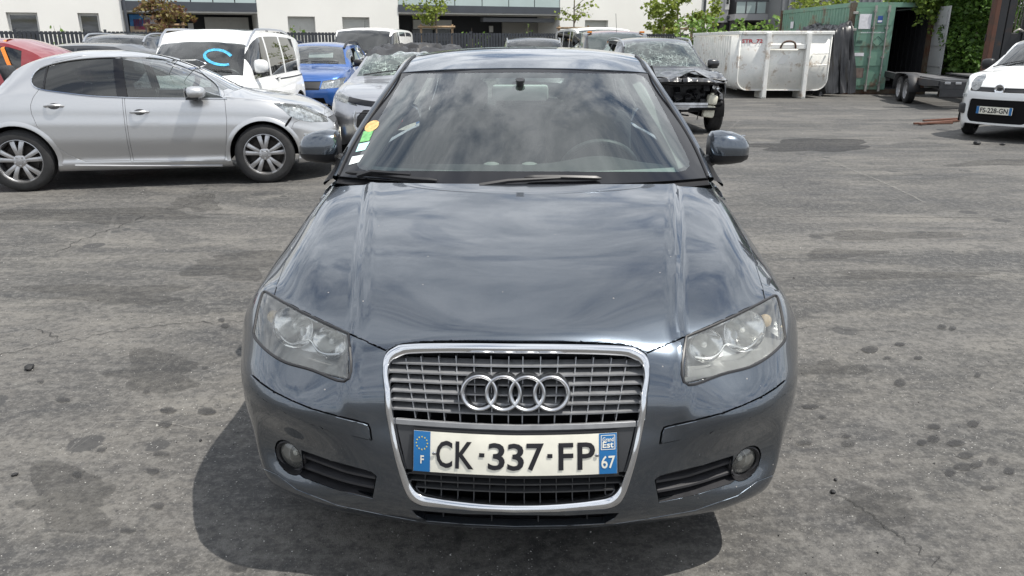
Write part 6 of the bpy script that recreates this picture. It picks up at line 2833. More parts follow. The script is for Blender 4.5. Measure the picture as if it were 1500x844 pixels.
M_RENDER = pmat('white_render', (0.80, 0.79, 0.75), 0.9, noise=0.035, nscale=.6, bump=.15, bscale=25)
M_GREYRENDER = pmat('grey_render', (0.36, 0.36, 0.37), 0.9, noise=.05, nscale=.6)
M_SHUTTER = pmat('roller_shutter', (0.52, 0.52, 0.49), 0.6, noise=.05)
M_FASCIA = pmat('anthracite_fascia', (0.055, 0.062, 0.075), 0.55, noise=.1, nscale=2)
M_FROST = pmat('frosted_balustrade_glass', (0.42, 0.50, 0.49), 0.18, noise=.05, nscale=1)
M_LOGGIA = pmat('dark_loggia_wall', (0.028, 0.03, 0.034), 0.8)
M_FENCE = pmat('fence_steel_dark', (0.028, 0.032, 0.04), 0.5, noise=.2, nscale=4)
M_WOOD = pmat('tree_stake_wood', (0.36, 0.25, 0.15), 0.8, noise=.25, nscale=9)
M_FRAME = pmat('window_frame_white', (0.62, 0.62, 0.60), 0.5)
M_PANE = glass('house_pane', tint=(.25, .28, .3), haze=.05)
M_CURTAIN = pmat('curtain', (.33, .35, .37), .9, noise=.15, nscale=3)


def wall_holes(s0, s1, z0, z1, holes, off, reveal, name, mat, parent):
    """wall in the facade plane with rectangular openings and their reveals"""
    ss = sorted({s0, s1, *[h[0] for h in holes], *[h[1] for h in holes]})
    zs_ = sorted({z0, z1, *[h[2] for h in holes], *[h[3] for h in holes]})
    m = MB()
    for i in range(len(ss) - 1):
        for j in range(len(zs_) - 1):
            cs_, cz = (ss[i] + ss[i + 1]) / 2, (zs_[j] + zs_[j + 1]) / 2
            if any(h[0] < cs_ < h[1] and h[2] < cz < h[3] for h in holes):
                continue
            m.add([W3(ss[i], zs_[j], off), W3(ss[i + 1], zs_[j], off), W3(ss[i + 1], zs_[j + 1], off), W3(ss[i], zs_[j + 1], off)], [(0, 1, 2, 3)])
    for a, b, c, d in holes:
        q = [(a, c), (b, c), (b, d), (a, d)]
        for k in range(4):
            (p0, p1), (r0, r1) = q[k], q[(k + 1) % 4]
            m.add([W3(p0, p1, off), W3(p0, p1, off - reveal), W3(r0, r1, off - reveal), W3(r0, r1, off)], [(0, 1, 2, 3)])
    # returns at the ends
    for s_ in (s0, s1):
        m.add([W3(s_, z0, off), W3(s_, z1, off), W3(s_, z1, off - 3.2), W3(s_, z0, off - 3.2)], [(0, 1, 2, 3)])
    m.add([W3(s0, z1, off), W3(s1, z1, off), W3(s1, z1, off - 3.2), W3(s0, z1, off - 3.2)], [(0, 1, 2, 3)])
    return m.build(name, mat, parent, normals=False)


def sbox(s0, s1, z0, z1, o0, o1):
    m = MB()
    vs = [W3(a, z, o) for a in (s0, s1) for z in (z0, z1) for o in (o0, o1)]
    m.add(vs, [(0, 1, 3, 2), (4, 6, 7, 5), (0, 4, 5, 1), (2, 3, 7, 6), (0, 2, 6, 4), (1, 5, 7, 3)])
    return m


bld = empty('apartment_building', tuple(W3(10, 0, -6)))
bld.rotation_euler = (0, 0, 0)
tag(bld, 'white rendered apartment building with dark recessed loggias behind the fence', 'building')
BLDI = Matrix.Translation(W3(10, 0, -6)).inverted()


def bpart(o):
    """parent to the building, keeping world position"""
    o.parent = bld
    o.matrix_parent_inverse = BLDI
    return o


ZT = 6.2
# window openings traced on the three white blocks
win = []
for (u0, u1, v0, kind) in ((8, 54, 18, 'curtain'), (113, 144, 19, 'dark'), (421, 461, 24, 'shutter'), (501, 541, 25, 'shutter'), (857, 891, 29.5, 'shutter'), (963, 987, 31, 'shutter')):
    s0, zt = wl(u0, v0)
    s1, _ = wl(u1, v0)
    win.append((s0, s1, .95, zt, kind))
blocks = [(su(-160), su(181), win[:2]), (su(378), su(584), win[2:4]), (su(820), su(1041), win[4:])]
for a, b, ws_ in blocks:
    bpart(wall_holes(a, b, 0, ZT, [w_[:4] for w_ in ws_], 0, .28, 'wall', M_RENDER, None))
for (s0, s1, z0, z1, kind) in win:
    if kind == 'shutter':
        o = bpart(sbox(s0, s1, z0, z1, -.24, -.20).build('roller_shutter', M_SHUTTER))
        n_ = int((z1 - z0) / .09)
        m = MB()
        for i in range(n_):
            zc = z0 + (i + .5) * (z1 - z0) / n_
            for q in [sbox(s0, s1, zc - .036, zc + .036, -.20, -.19)]:
                m.add(q.v, q.f)
        o2 = m.build('shutter_slats', M_SHUTTER)
        o2['kind'] = 'stuff'
        bpart(o2)
    else:
        m = MB()
        for q in (sbox(s0, s1, z1 - .09, z1, -.28, -.2), sbox(s0, s1, z0, z0 + .08, -.28, -.2), sbox(s0, s0 + .08, z0 + .08, z1 - .09, -.28, -.2), sbox(s1 - .08, s1, z0 + .08, z1 - .09, -.28, -.2)):
            m.add(q.v, q.f)
        f_ = bpart(m.build('window', M_FRAME))
        p_ = bpart(sbox(s0 + .08, s1 - .08, z0 + .08, z1 - .09, -.25, -.24).build('pane', M_PANE))
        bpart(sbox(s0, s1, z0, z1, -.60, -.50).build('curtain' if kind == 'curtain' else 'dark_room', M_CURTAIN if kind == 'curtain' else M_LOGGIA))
    bpart(sbox(s0 - .04, s1 + .04, z0 - .05, z0, -.1, .05).build('sill', M_FRAME))
# recessed loggias between the blocks
for (u0, u1, fas_t, fas_b, bal_t) in ((181, 378, 3, 16.5, -16), (584, 820, 9, 19.5, -10)):
    a, b = su(u0), su(u1)
    um = (u0 + u1) / 2
    zf1, zf0 = wl(um, fas_t)[1], wl(um, fas_b)[1]
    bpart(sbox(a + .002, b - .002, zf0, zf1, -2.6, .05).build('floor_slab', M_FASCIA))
    bpart(sbox(a + .003, b - .003, zf0 - .05, zf0, -2.4, .0).build('slab_edge_strip', M_RENDER))
    # balustrade panes
    npn = 6
    for i in range(npn):
        sa, sb = a + (b - a) * i / npn + .02, a + (b - a) * (i + 1) / npn - .02
        bpart(sbox(sa, sb, zf1 + .002, zf1 + 1.0, -.06, -.03).build('balustrade_pane', M_FROST))
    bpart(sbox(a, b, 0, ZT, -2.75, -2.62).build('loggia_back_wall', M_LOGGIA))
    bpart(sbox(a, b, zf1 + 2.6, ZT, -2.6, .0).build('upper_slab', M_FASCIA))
# things within the loggias
for (u0, u1, v0, v1, mt, nm) in ((299, 366, 25, 52, M_SHUTTER, 'garage_shutter'), (605, 662, 29, 43, M_SHUTTER, 'wall_panel'), (736, 806, 33, 60, pmat('pale_loggia_wall', (.33, .32, .30), .8), 'loggia_wall'), (604, 634, 43.5, 60, pmat('grey_door', (.16, .17, .18), .6), 'loggia_door'), (637, 660, 43.5, 60, pmat('grey_door', (.16, .17, .18), .6), 'loggia_door')):
    s0, z1 = wl(u0, v0, -2.5)
    s1, z0 = wl(u1, v1, -2.5)
    bpart(sbox(s0, s1, max(0, z0), z1, -2.6, -2.5).build(nm, mt))
s0, z1 = wl(708, 26, -.3)
s1, z0 = wl(812, 33, -.3)
bpart(sbox(s0, s1, z0, z1, -.7, -.3).build('awning_box', pmat('awning_case', (.10, .105, .115), .5)))
s0, z1 = wl(718, 38, -2.4)
bpart(sbox(s0, s0 + .2, z1 - .3, z1, -2.58, -2.5).build('meter_box', M_FRAME))
s0, z1 = wl(275, 34, -2.4)
bpart(sbox(s0, s0 + .22, z1 - .25, z1, -2.58, -2.5).build('meter_box', M_FRAME))
for u in (183.5, 1032):
    s_ = su(u, 20, .08)
    m = MB()
    m.tube([W3(s_, 0, .08), W3(s_, ZT, .08)], .06, 8)
    bpart(m.build('downpipe', M_FASCIA, None, True))
# clutter hung in the first loggia
for (u, v, w_, h_, col) in ((200, 30, .5, .45, (.05, .18, .4)), (208, 36, .6, .4, (.35, .06, .12)), (221, 36, .45, .7, (.3, .3, .32)), (205, 44, .7, .3, (.45, .36, .26))):
    s_, z = wl(u, v, -.6)
    bpart(sbox(s_ - w_ / 2, s_ + w_ / 2, z - h_ / 2, z + h_ / 2, -.7, -.6).build('stored_box', pmat('clutter_%d' % int(u * v), col, .8, noise=.3, nscale=6)))

# ---- grey block and clad hall further right
gb_ = empty('apartment_block', (13.0, 44.0, 0))
tag(gb_, 'grey apartment block with a rounded glass balcony beyond the skip', 'building')
GY = 43.0


def gpart(name, mb, mat, smooth=False):
    o = mb.build(name, mat, gb_, smooth)
    o.matrix_parent_inverse = Matrix.Translation((13.0, 44.0, 0)).inverted()
    return o


def xb(u0, u1, v0, v1, y0, y1, zmin=None):
    p0, p1 = at_y(u0, v1, y0), at_y(u1, v0, y0)
    z0 = p0.z if zmin is None else zmin
    m = MB()
    m.box(((p0.x + p1.x) / 2, (y0 + y1) / 2, (z0 + p1.z) / 2), (p1.x - p0.x, y1 - y0, p1.z - z0))
    return m


gpart('wall', xb(1043, 1078, -120, 33, GY, GY + 6), M_GREYRENDER)
gpart('lower_wall', xb(1044, 1140, 30, 60, GY + 1.2, GY + 6, 0), pmat('dark_ground_floor', (.06, .062, .066), .7))
gpart('pier', xb(1072, 1080, 30, 60, GY + .3, GY + 1.0, 0), M_GREYRENDER)
gpart('wall', xb(1078, 1140, -120, 33, GY + 1.0, GY + 6), pmat('dark_balcony_wall', (.16, .165, .17), .8))
gpart('balcony_slab', xb(1076, 1137, 20.5, 29.5, GY - 1.2, GY + .98), M_GREYRENDER)
for i in range(4):
    u0 = 1078 + i * 15
    gpart('balcony_pane', xb(u0 + .5, u0 + 14.5, 2.5, 19.5, GY - 1.15 + (.25 if i == 3 else 0), GY - 1.10 + (.25 if i == 3 else 0)), M_FROST)
gpart('balcony_rail', xb(1077, 1139, .5, 2.3, GY - 1.18, GY - 1.08), M_FASCIA)
gpart('window', xb(1062, 1070, -12, 14, GY - .03, GY + .1), M_FRAME)
gpart('pane', xb(1064, 1069, -12, 6, GY - .05, GY - .035), M_PANE)
gpart('wall_lamp', xb(1065.5, 1068, 23, 28, GY - .2, GY - .02), M_FASCIA)
hall = empty('clad_hall', (17.0, 41.0, 0))
tag(hall, 'grey ribbed metal clad hall behind the green container', 'building')
p0, p1 = at_y(1138, 60, 40.0), at_y(1420, 60, 40.0)
m = MB()
m.box(((p0.x + p1.x) / 2, 42.0, 2.6), (p1.x - p0.x, 3.9, 5.2))
o = m.build('hall_wall', pmat('hall_cladding', (.22, .225, .235), .5, .3), hall)
o.matrix_parent_inverse = Matrix.Translation((17.0, 41.0, 0)).inverted()
m = MB()
n_ = int((p1.x - p0.x) / .30)
for i in range(n_):
    x = p0.x + .15 + i * .30
    m.box((x, 40.02, 2.6), (.12, .06, 5.2))
o = m.build('cladding_ribs', pmat('hall_cladding', (.22, .225, .235), .5, .3), hall)
o['kind'] = 'stuff'
o.matrix_parent_inverse = Matrix.Translation((17.0, 41.0, 0)).inverted()

# ---- fence along the yard
fn = empty('fence', tuple(W3(0, 0, 6)))
tag(fn, 'dark grey slatted metal fence along the far side of the yard', 'fence')
FI = Matrix.Translation(W3(0, 0, 6)).inverted()
FO_ = 6.0
fs0, fs1 = su(-120, 50, FO_), su(1010, 50, FO_)
npan = int((fs1 - fs0) / 2.5)
for i in range(npan):
    a = fs0 + (fs1 - fs0) * i / npan
    b = fs0 + (fs1 - fs0) * (i + 1) / npan
    o = sbox(a - .04, a + .04, 0, 1.84, FO_ - .05, FO_ + .05).build('post', M_FENCE, fn)
    o.matrix_parent_inverse = FI
    for z in (.12, 1.0, 1.72):
        o = sbox(a + .04, b - .04, z - .03, z + .03, FO_ - .02, FO_ + .02).build('rail', M_FENCE, fn)
        o.matrix_parent_inverse = FI
    m = MB()
    k = 20
    for j in range(k):
        s_ = a + .06 + (b - a - .12) * (j + .5) / k
        q = sbox(s_ - .045, s_ + .045, .05, 1.78, FO_ + .022, FO_ + .04)
        m.add(q.v, q.f)
    o = m.build('slats', M_FENCE, fn)
    o['kind'] = 'stuff'
    o.matrix_parent_inverse = FI


# ---- plants
def leafmat(name, a, b, trans=.35):
    if name in MATS:
        return MATS[name]
    m, nt, bs = nmat(name)
    oi = nt.nodes.new('ShaderNodeNewGeometry')
    r = nt.nodes.new('ShaderNodeValToRGB')
    r.color_ramp.elements[0].color = (*a, 1)
    r.color_ramp.elements[1].color = (*b, 1)
    nt.links.new(oi.outputs['Random Per Island'], r.inputs[0])
    nt.links.new(r.outputs[0], bs.inputs['Base Color'])
    bs.inputs['Roughness'].default_value = .55
    tl = nt.nodes.new('ShaderNodeBsdfTranslucent')
    nt.links.new(r.outputs[0], tl.inputs[0])
    mx_ = nt.nodes.new('ShaderNodeMixShader')
    mx_.inputs[0].default_value = trans
    nt.links.new(bs.outputs[0], mx_.inputs[1])
    nt.links.new(tl.outputs[0], mx_.inputs[2])
    nt.links.new(mx_.outputs[0], nt.nodes['Material Output'].inputs[0])
    MATS[name] = m
    return m


def leaves(pts, size, rnd, up=.4):
    """small folded leaves at the given points"""
    vs, fs = [], []
    for p in pts:
        d = Vector((rnd.gauss(0, 1), rnd.gauss(0, 1), rnd.gauss(0, .6) - .2)).normalized()
        n = Vector((rnd.gauss(0, 1), rnd.gauss(0, 1), rnd.gauss(up, .7)))
        sd_ = d.cross(n)
        if sd_.length < 1e-4:
            continue
        sd_.normalize()
        nn = sd_.cross(d)
        L = size * rnd.uniform(.4, 1.5)
        w_ = L * rnd.uniform(.28, .42)
        b = len(vs)
        vs += [p, p + d * L * .5 + sd_ * w_ + nn * L * .08, p + d * L, p + d * L * .5 - sd_ * w_ + nn * L * .08]
        fs += [(b, b + 1, b + 2), (b, b + 2, b + 3)]
    return vs, fs


M_BARK = pmat('young_bark', (.16, .13, .10), .9, noise=.3, nscale=20)
M_LEAF_Y = leafmat('young_leaves', (.16, .22, .03), (.30, .36, .06))
M_LEAF_R = leafmat('reddish_leaves', (.14, .05, .04), (.22, .20, .05))
M_LEAF_G = leafmat('ivy_leaves', (.035, .085, .015), (.12, .22, .035))
M_LEAF_H = leafmat('hedge_leaves', (.10, .20, .03), (.24, .36, .08))


def young_tree(label, base, h0, h1, spread, seed, nleaf, lm, lean=(0, 0), size=.13, stake=True, sparse=None):
    rnd = random.Random(seed)
    t = empty('young_tree', base)
    tag(t, label, 'tree', 'staked young trees along the fence')
    m = MB()
    trunk = [Vector((lean[0] * k / 6 + rnd.gauss(0, .015), lean[1] * k / 6, h1 * .95 * k / 6)) for k in range(7)]
    m.tube(trunk, [.045, .042, .038, .034, .028, .02, .008], 7)
    tips = []
    for i in range(18):
        k = rnd.uniform(h0 * .8, h1 * .9)
        f = k / (h1 * .95) * 6
        i0 = min(int(f), 5)
        p0 = trunk[i0].lerp(trunk[i0 + 1], f - i0)
        a = rnd.uniform(0, 2 * math.pi)
        L = spread * rnd.uniform(.5, 1.1) * (1 - .5 * (k - h0) / max(h1 - h0, .1))
        p2 = p0 + Vector((math.cos(a) * L, math.sin(a) * L, rnd.uniform(.05, .7) * L))
        p1 = (p0 + p2) / 2 + Vector((0, 0, .1 * L))
        P_ = [Vector(q) for q in curve([p0, p1, p2], 6)]
        m.tube(P_, [.018, .015, .012, .009, .006, .003], 5)
        tips.append(P_)
        for q in range(3):
            j = rnd.randint(2, 5)
            e = P_[j] + Vector((rnd.gauss(0, .25), rnd.gauss(0, .25), rnd.gauss(.08, .2))) * spread * .7
            m.tube([P_[j], (P_[j] + e) / 2 + Vector((0, 0, .03)), e], [.008, .006, .003], 4)
            tips.append([P_[j], (P_[j] + e) / 2, e])
    m.build('trunk', M_BARK, t, True)
    pts = []
    while len(pts) < nleaf:
        P_ = rnd.choice(tips)
        f = rnd.uniform(.15, 1) * (len(P_) - 1)
        i0 = min(int(f), len(P_) - 2)
        p = P_[i0].lerp(P_[i0 + 1], f - i0)
        pts.append(p + Vector((rnd.gauss(0, .07), rnd.gauss(0, .07), rnd.gauss(0, .06))))
    vs, fs = leaves(pts, size, rnd)
    cr = obj('crown', vs, fs, lm, t, False)
    if stake:
        for dx in (-.62, .62):
            mm = MB()
            mm.tube([(dx, -.1, 0), (dx, -.1, 2.12)], .045, 8)
            mm.build('stake', M_WOOD, t, True)
        for dy in (-.16,):
            mm = MB()
            mm.tube([(-.74, -.16, 2.02), (.74, -.16, 2.02)], .042, 8)
            mm.build('cross_rail', M_WOOD, t, True)
    return t


def tree_base(u, off):
    s_ = su(u, 45, off)
    p = W3(s_, 0, off)
    return (p.x, p.y, 0)


young_tree('staked young tree with reddish and green leaves before the left loggia', tree_base(245, 4.2), 1.9, 3.9, 1.0, 3, 1500, M_LEAF_R, (.05, 0))
young_tree('staked young tree with bright leaves before the middle loggia', tree_base(640, 4.2), 2.3, 4.4, 1.25, 5, 1100, M_LEAF_Y)
young_tree('staked bare-twigged young tree beside the right white wall', tree_base(840, 4.2), 2.5, 4.4, .95, 8, 420, M_LEAF_Y)
young_tree('bushy staked young tree with olive leaves left of the skip', tree_base(992, 4.2), 1.9, 4.6, 1.7, 11, 2600, M_LEAF_Y, size=.16)


def shrub(label, base, w_, d_, h_, seed, n, lm, size, name='shrub', group=None, stems=9):
    rnd = random.Random(seed)
    t = empty(name, base)
    tag(t, label, 'shrub', group)
    m = MB()
    st = []
    for i in range(stems):
        a, b = rnd.uniform(-.5, .5) * w_, rnd.uniform(-.5, .5) * d_
        hh = h_ * rnd.uniform(.65, 1.05)
        P_ = [Vector((a * .5, b * .5, 0)), Vector((a * .8, b * .8, hh * .5)), Vector((a, b, hh))]
        P_ = [Vector(q) for q in curve(P_, 8)]
        m.tube(P_, [.014] * 6 + [.008, .004], 5)
        st.append(P_)
    m.build('stems', M_BARK, t, True)
    pts = []
    for i in range(n):
        P_ = rnd.choice(st)
        f = rnd.uniform(.25, 1) * 7
        i0 = min(int(f), 6)
        p = P_[i0].lerp(P_[i0 + 1], f - i0)
        pts.append(p + Vector((rnd.gauss(0, .1), rnd.gauss(0, .1), rnd.gauss(0, .05))))
    vs, fs = leaves(pts, size, rnd, .8)
    obj('foliage', vs, fs, lm, t, False)
    return t


for i, (u, h_, w_) in enumerate(((1052, 2.45, 2.0), (1085, 2.25, 1.3), (1117, 2.4, 1.6), (1018, 2.6, 1.6))):
    p = at_y(u, 60, 33.0 + (i % 2) * .6)
    shrub('upright leafy shrub showing over the rim of the white skip, %s' % ('leftmost of the row', 'second from the right', 'rightmost of the row', 'beside the olive young tree')[i if i != 1 else 1], (p.x, p.y, 0), w_, .8, h_, 20 + i, 420, M_LEAF_H, .20, 'shrub', 'shrubs behind the skip')
p = at_y(1225, 10, 36)
young_tree_top = young_tree('bright green tree top rising above the green container', (p.x - .6, p.y, 0), 2.6, 4.3, 1.7, 31, 1500, M_LEAF_Y, stake=False, size=.18)
del young_tree_top['group']
for i, (u, off) in enumerate(((97, 5.2), (425, 5.3), (700, 5.2), (775, 5.2))):
    s_ = su(u, 50, off)
    p = W3(s_, 0, off)
    shrub('thin leafy shoots poking over the fence, %s' % ('before the white wall at the far left', 'near the second white block', 'right of the middle young tree', 'under the awning')[i], tuple(p), .9, .4, 2.15 if i else 1.95, 40 + i, 70, M_LEAF_H, .14, 'shrub', None, 4)
# ivy bank on the right
rnd = random.Random(77)
iv0 = at_y(1418, 60, 22.3)
t = empty('ivy_bank', (iv0.x, iv0.y, 0))
tag(t, 'dense dark green ivy bank between the container and the lift mast', 'ivy')
pts = []
for i in range(15000):
    a = rnd.uniform(0, 2 * math.pi)
    z = rnd.uniform(.25, 2.95)
    rad = (1.0 - .30 * max(0, z - 2.2)) * (1 + .18 * math.sin(3 * a + z * 2.1) + .12 * math.sin(5 * z + a * 2)) * rnd.uniform(.82, 1.03)
    pts.append(Vector((math.cos(a) * rad * .66, math.sin(a) * rad * .75, z + rnd.gauss(0, .05))))
for i in range(3800):        # crest
    a = rnd.uniform(0, 2 * math.pi)
    q = math.sqrt(rnd.random()) * .68
    pts.append(Vector((math.cos(a) * q, math.sin(a) * q, 2.75 + rnd.gauss(0, .10) - .15 * q)))
vs, fs = leaves(pts, .12, rnd, .7)
obj('foliage', vs, fs, M_LEAF_G, t, False)
m = MB()
for k in range(9):
    a = k * .7
    m.tube([Vector((.5 * math.cos(a), .5 * math.sin(a), 0)), Vector((.55 * math.cos(a + .3), .55 * math.sin(a + .3), 1.4)), Vector((.4 * math.cos(a + .5), .4 * math.sin(a + .5), 2.7))], [.04, .03, .02], 6)
m.build('stems', M_BARK, t, True)
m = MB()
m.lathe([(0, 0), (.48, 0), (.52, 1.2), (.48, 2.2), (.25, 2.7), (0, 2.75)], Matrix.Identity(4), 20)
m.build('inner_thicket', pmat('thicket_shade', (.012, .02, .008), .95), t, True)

p = at_y(1500, 60, 24.6)
shrub('tall leafy bank of ivy behind the forklift mast', (p.x, p.y, 0), 3.2, 1.0, 3.6, 91, 5200, M_LEAF_G, .17, 'ivy_bank', None, 34)
# ------------------------------------------------------------------ container, skip, tarp, trailer, mast
def rusty(name, base, rust=(.12, .05, .025), amt=.5, rough=.55, metal=0.0, scale=2.2):
    m, nt, b = nmat(name)
    t = nt.nodes.new('ShaderNodeTexCoord')
    n = nt.nodes.new('ShaderNodeTexNoise')
    n.inputs['Scale'].default_value = scale
    n.inputs['Detail'].default_value = 8
    n.inputs['Roughness'].default_value = .7
    nt.links.new(t.outputs['Object'], n.inputs['Vector'])
    r = nt.nodes.new('ShaderNodeValToRGB')
    r.color_ramp.elements[0].position = .62 - .25 * amt
    r.color_ramp.elements[1].position = .72 - .18 * amt
    r.color_ramp.elements[0].color = (*base, 1)
    r.color_ramp.elements[1].color = (*rust, 1)
    e = r.color_ramp.elements.new(.3)
    e.color = (base[0] * .82, base[1] * .84, base[2] * .84, 1)
    nt.links.new(n.outputs[0], r.inputs[0])
    nt.links.new(r.outputs[0], b.inputs['Base Color'])
    b.inputs['Roughness'].default_value = rough
    b.inputs['Metallic'].default_value = metal
    return m


M_GREEN = rusty('container_green', (.155, .285, .215), (.17, .13, .09), .38, .5)
M_GREENB = rusty('container_post_rusted', (.10, .085, .06), (.09, .04, .022), .8, .7)
M_STEEL = rusty('galvanised_bar', (.36, .35, .33), (.16, .09, .05), .25, .5, .3, 9)
M_SKIP = rusty('skip_white', (.82, .815, .78), (.42, .34, .26), .30, .55, 0, 3.0)
M_GREYDOOR = rusty('grey_door_inside', (.33, .335, .335), (.2, .15, .1), .1)

CX0, CX1, CY, CH, CL = 9.62, 12.06, 23.0, 2.52, 6.06
ct = empty('shipping_container', ((CX0 + CX1) / 2, CY, 0))
tag(ct, 'green corrugated shipping container with one door shut and one open', 'container')
CO = Vector(((CX0 + CX1) / 2, CY, 0))
w2 = (CX1 - CX0) / 2
for sx_ in (-1, 1):
    for y in (.08, CL - .08):
        m = MB()
        m.box((sx_ * (w2 - .07), y, CH / 2), (.14, .16, CH - .004))
        m.build('corner_post', M_GREENB, ct)
for z in (.08, CH - .06):
    for y in (.0801, CL - .0801):
        m = MB()
        m.box((0, y, z), (2 * w2 - .284, .12, .13))
        m.build('end_beam', M_GREENB if z < 1 else M_GREEN, ct)
    for sx_ in (-1, 1):
        m = MB()
        m.box((sx_ * (w2 - .05), CL / 2, z), (.09, CL - .33, .12))
        m.build('side_beam', M_GREEN, ct)
# corrugated sides
for sx_ in (-1, 1):
    prof = []
    y = .17
    while y < CL - .20:
        for dy, dx in ((0, 0), (.07, 0), (.105, -.036), (.175, -.036), (.21, 0)):
            prof.append((y + dy, dx))
        y += .215
    vs = []
    for (yy, dx) in prof:
        vs += [(sx_ * (w2 - .01 + dx), yy, .145), (sx_ * (w2 - .01 + dx), yy, CH - .125)]
    fs = [(2 * i, 2 * i + 1, 2 * i + 3, 2 * i + 2) for i in range(len(prof) - 1)]
    o = obj('corrugated_side', vs, fs, M_GREEN, ct, False)
    sm_ = o.modifiers.new('s', 'SOLIDIFY')
    sm_.thickness = .012
m = MB()
m.box((0, CL / 2, CH - .03), (2 * w2 - .1, CL - .1, .03))
m.build('container_roof', M_GREEN, ct)
m = MB()
m.box((0, CL / 2, .15), (2 * w2 - .12, CL - .2, .05))
m.build('container_floor', M_TRIM, ct)
m = MB()
for i in range(12):
    m.box((-w2 + .16 + (2 * w2 - .32) * i / 11, CL - .2, CH / 2), (.10, .06, CH - .3))
m.box((0, CL - .14, CH / 2), (2 * w2 - .2, .02, CH - .3))
m.build('end_wall', M_VOID, ct)


for (cx_, cy_, cz_, dx_, dy_, dz_) in ((w2 - .075, CL / 2, CH / 2, .02, CL - .4, CH - .35), (-w2 + .075, CL / 2, CH / 2, .02, CL - .4, CH - .35), (0, CL / 2, CH - .10, 2 * w2 - .2, CL - .4, .02)):
    m = MB()
    m.box((cx_, cy_, cz_), (dx_, dy_, dz_))
    if dx_ < .1:
        for i in range(18):
            m.box((cx_ - math.copysign(.018, cx_), .35 + i * .3, cz_), (.02, .12, dz_ - .02))
    m.build('dark_inner_panel', pmat('container_interior', (.02, .021, .024), .8), ct)  # near-black panels added inside so the open container stays dark


def door_leaf(parent, w_, h_, mat, name):
    m = MB()
    m.box((w_ / 2, .02, h_ / 2), (w_, .03, h_))
    for k in range(4):
        z0 = h_ * (.03 + .245 * k)
        m.box((w_ / 2, -.004, z0 + h_ * .105), (w_ * .86, .03, h_ * .17))
    return m.build(name, mat, parent)


dl = door_leaf(ct, 1.10, CH - .27, M_GREEN, 'door')
dl.location = (-w2 + .12, -.03, .14)
for xb_ in (.52, .90):
    m = MB()
    m.tube([(xb_, -.05, -.03), (xb_, -.05, CH - .24)], .022, 8)
    for z in (.12, .9, 1.7, CH - .38):
        m.box((xb_, -.03, z), (.09, .04, .05))
    m.box((xb_, -.05, .02), (.06, .05, .14))
    m.box((xb_, -.05, CH - .30), (.06, .05, .16))
    m.build('locking_bar', M_STEEL, dl, True)
for z in (.25, .95, 1.65, 2.1):
    m = MB()
    m.box((-.02, -.02, z), (.14, .05, .07), None, .01)
    m.build('hinge', M_STEEL, dl)
M_LABELW = pmat('paper_label', (.70, .69, .72), .6, noise=.1, nscale=14)
for (x0, x1, z0, z1, mt, nm) in ((.10, .44, 1.67, 2.07, M_LABELW, 'paper_notice'), (.62, .76, 1.83, 2.02, pmat('blue_label', (.03, .08, .30), .5), 'blue_sticker'), (.09, .36, .93, 1.02, M_LABELW, 'blank_sticker'), (.18, .42, .33, .60, pmat('rust_patch', (.17, .13, .11), .8, noise=.3), 'worn_patch'), (.63, .75, 1.85, 1.90, M_LABELW, 'sticker_stripe')):
    y_ = -.0245 if nm != 'sticker_stripe' else -.028
    obj(nm, [(x0, y_, z0), (x1, y_, z0), (x1, y_, z1), (x0, y_, z1)], [(0, 1, 2, 3)], mt, dl, False)
lettering('door_lettering', 'www.dong-fang.com.tw', (.18, 1.545, .86, 1.60), lambda a, b: Vector((a, -.0265, b)), M_LABELW, dl, bold=.02)
q = [(.70, 1.48), (.86, 1.33), (.70, 1.18), (.54, 1.33)]
m = MB()
m.tube([(x, -.022, z) for x, z in q], .008, 4, True)
m.build('hazard_diamond', pmat('faded_mark', (.04, .09, .07), .7), dl)
obj('faded_stencil', [(.10, -.0245, 1.28), (.27, -.0245, 1.28), (.27, -.0245, 1.36), (.10, -.0245, 1.36)], [(0, 1, 2, 3)], pmat('faded_mark', (.04, .09, .07), .7), dl, False)
d2 = door_leaf(ct, 1.12, CH - .27, M_GREYDOOR, 'open_door')
d2.location = (w2 - .06, .02, .14)
d2.rotation_euler = (0, 0, R(-100))
obj('side_label', [(-w2 - .012, 4.9, 1.9), (-w2 - .012, 4.6, 1.9), (-w2 - .012, 4.6, 2.12), (-w2 - .012, 4.9, 2.12)], [(0, 1, 2, 3)], M_LABELW, ct, False)
# ivy hanging over the open side of the container
rnd = random.Random(5)
pts = []
for i in range(1900):
    x = rnd.uniform(.55, 1.5)
    hang = max(0, rnd.gauss(.0, .38)) * (.35 + .65 * abs(math.sin(x * 4.1)))
    y = -.10 + rnd.gauss(0, .10) - .1
    pts.append(Vector((x, y, CH + .10 - hang + rnd.gauss(0, .05))))
for i in range(2600):
    pts.append(Vector((rnd.uniform(.3, 1.7), rnd.uniform(-.2, 1.4), CH + .06 + abs(rnd.gauss(0, .12)))))
vs, fs = leaves(pts, .11, rnd, .7)
cr = obj('creeper', [Vector(v) + CO for v in vs], fs, leafmat('creeper_leaves', (.06, .12, .02), (.22, .30, .05)), None, False)
tag(cr, 'trailing green creeper hanging over the open container door', 'creeper')

# ---- white hook-lift skip
SX0, SX1, SY, SZ0, SZ1, SL = 6.08, 8.52, 21.4, .20, 1.68, 5.9
sk = empty('skip', ((SX0 + SX1) / 2, SY, 0), R(-1.0))
tag(sk, 'white ribbed steel skip with rounded bottom corners beside the container', 'skip')
sw2 = (SX1 - SX0) / 2


def skip_sec(inset=0.0):
    r = .30
    pts = [(-sw2 + inset, SZ1)]
    for i in range(7):
        a = math.pi + math.pi / 2 * i / 6
        pts.append((-sw2 + inset + r + r * math.cos(a), SZ0 + inset + r + r * math.sin(a)))
    pts += [(-x, z) for x, z in pts[::-1]]
    return pts


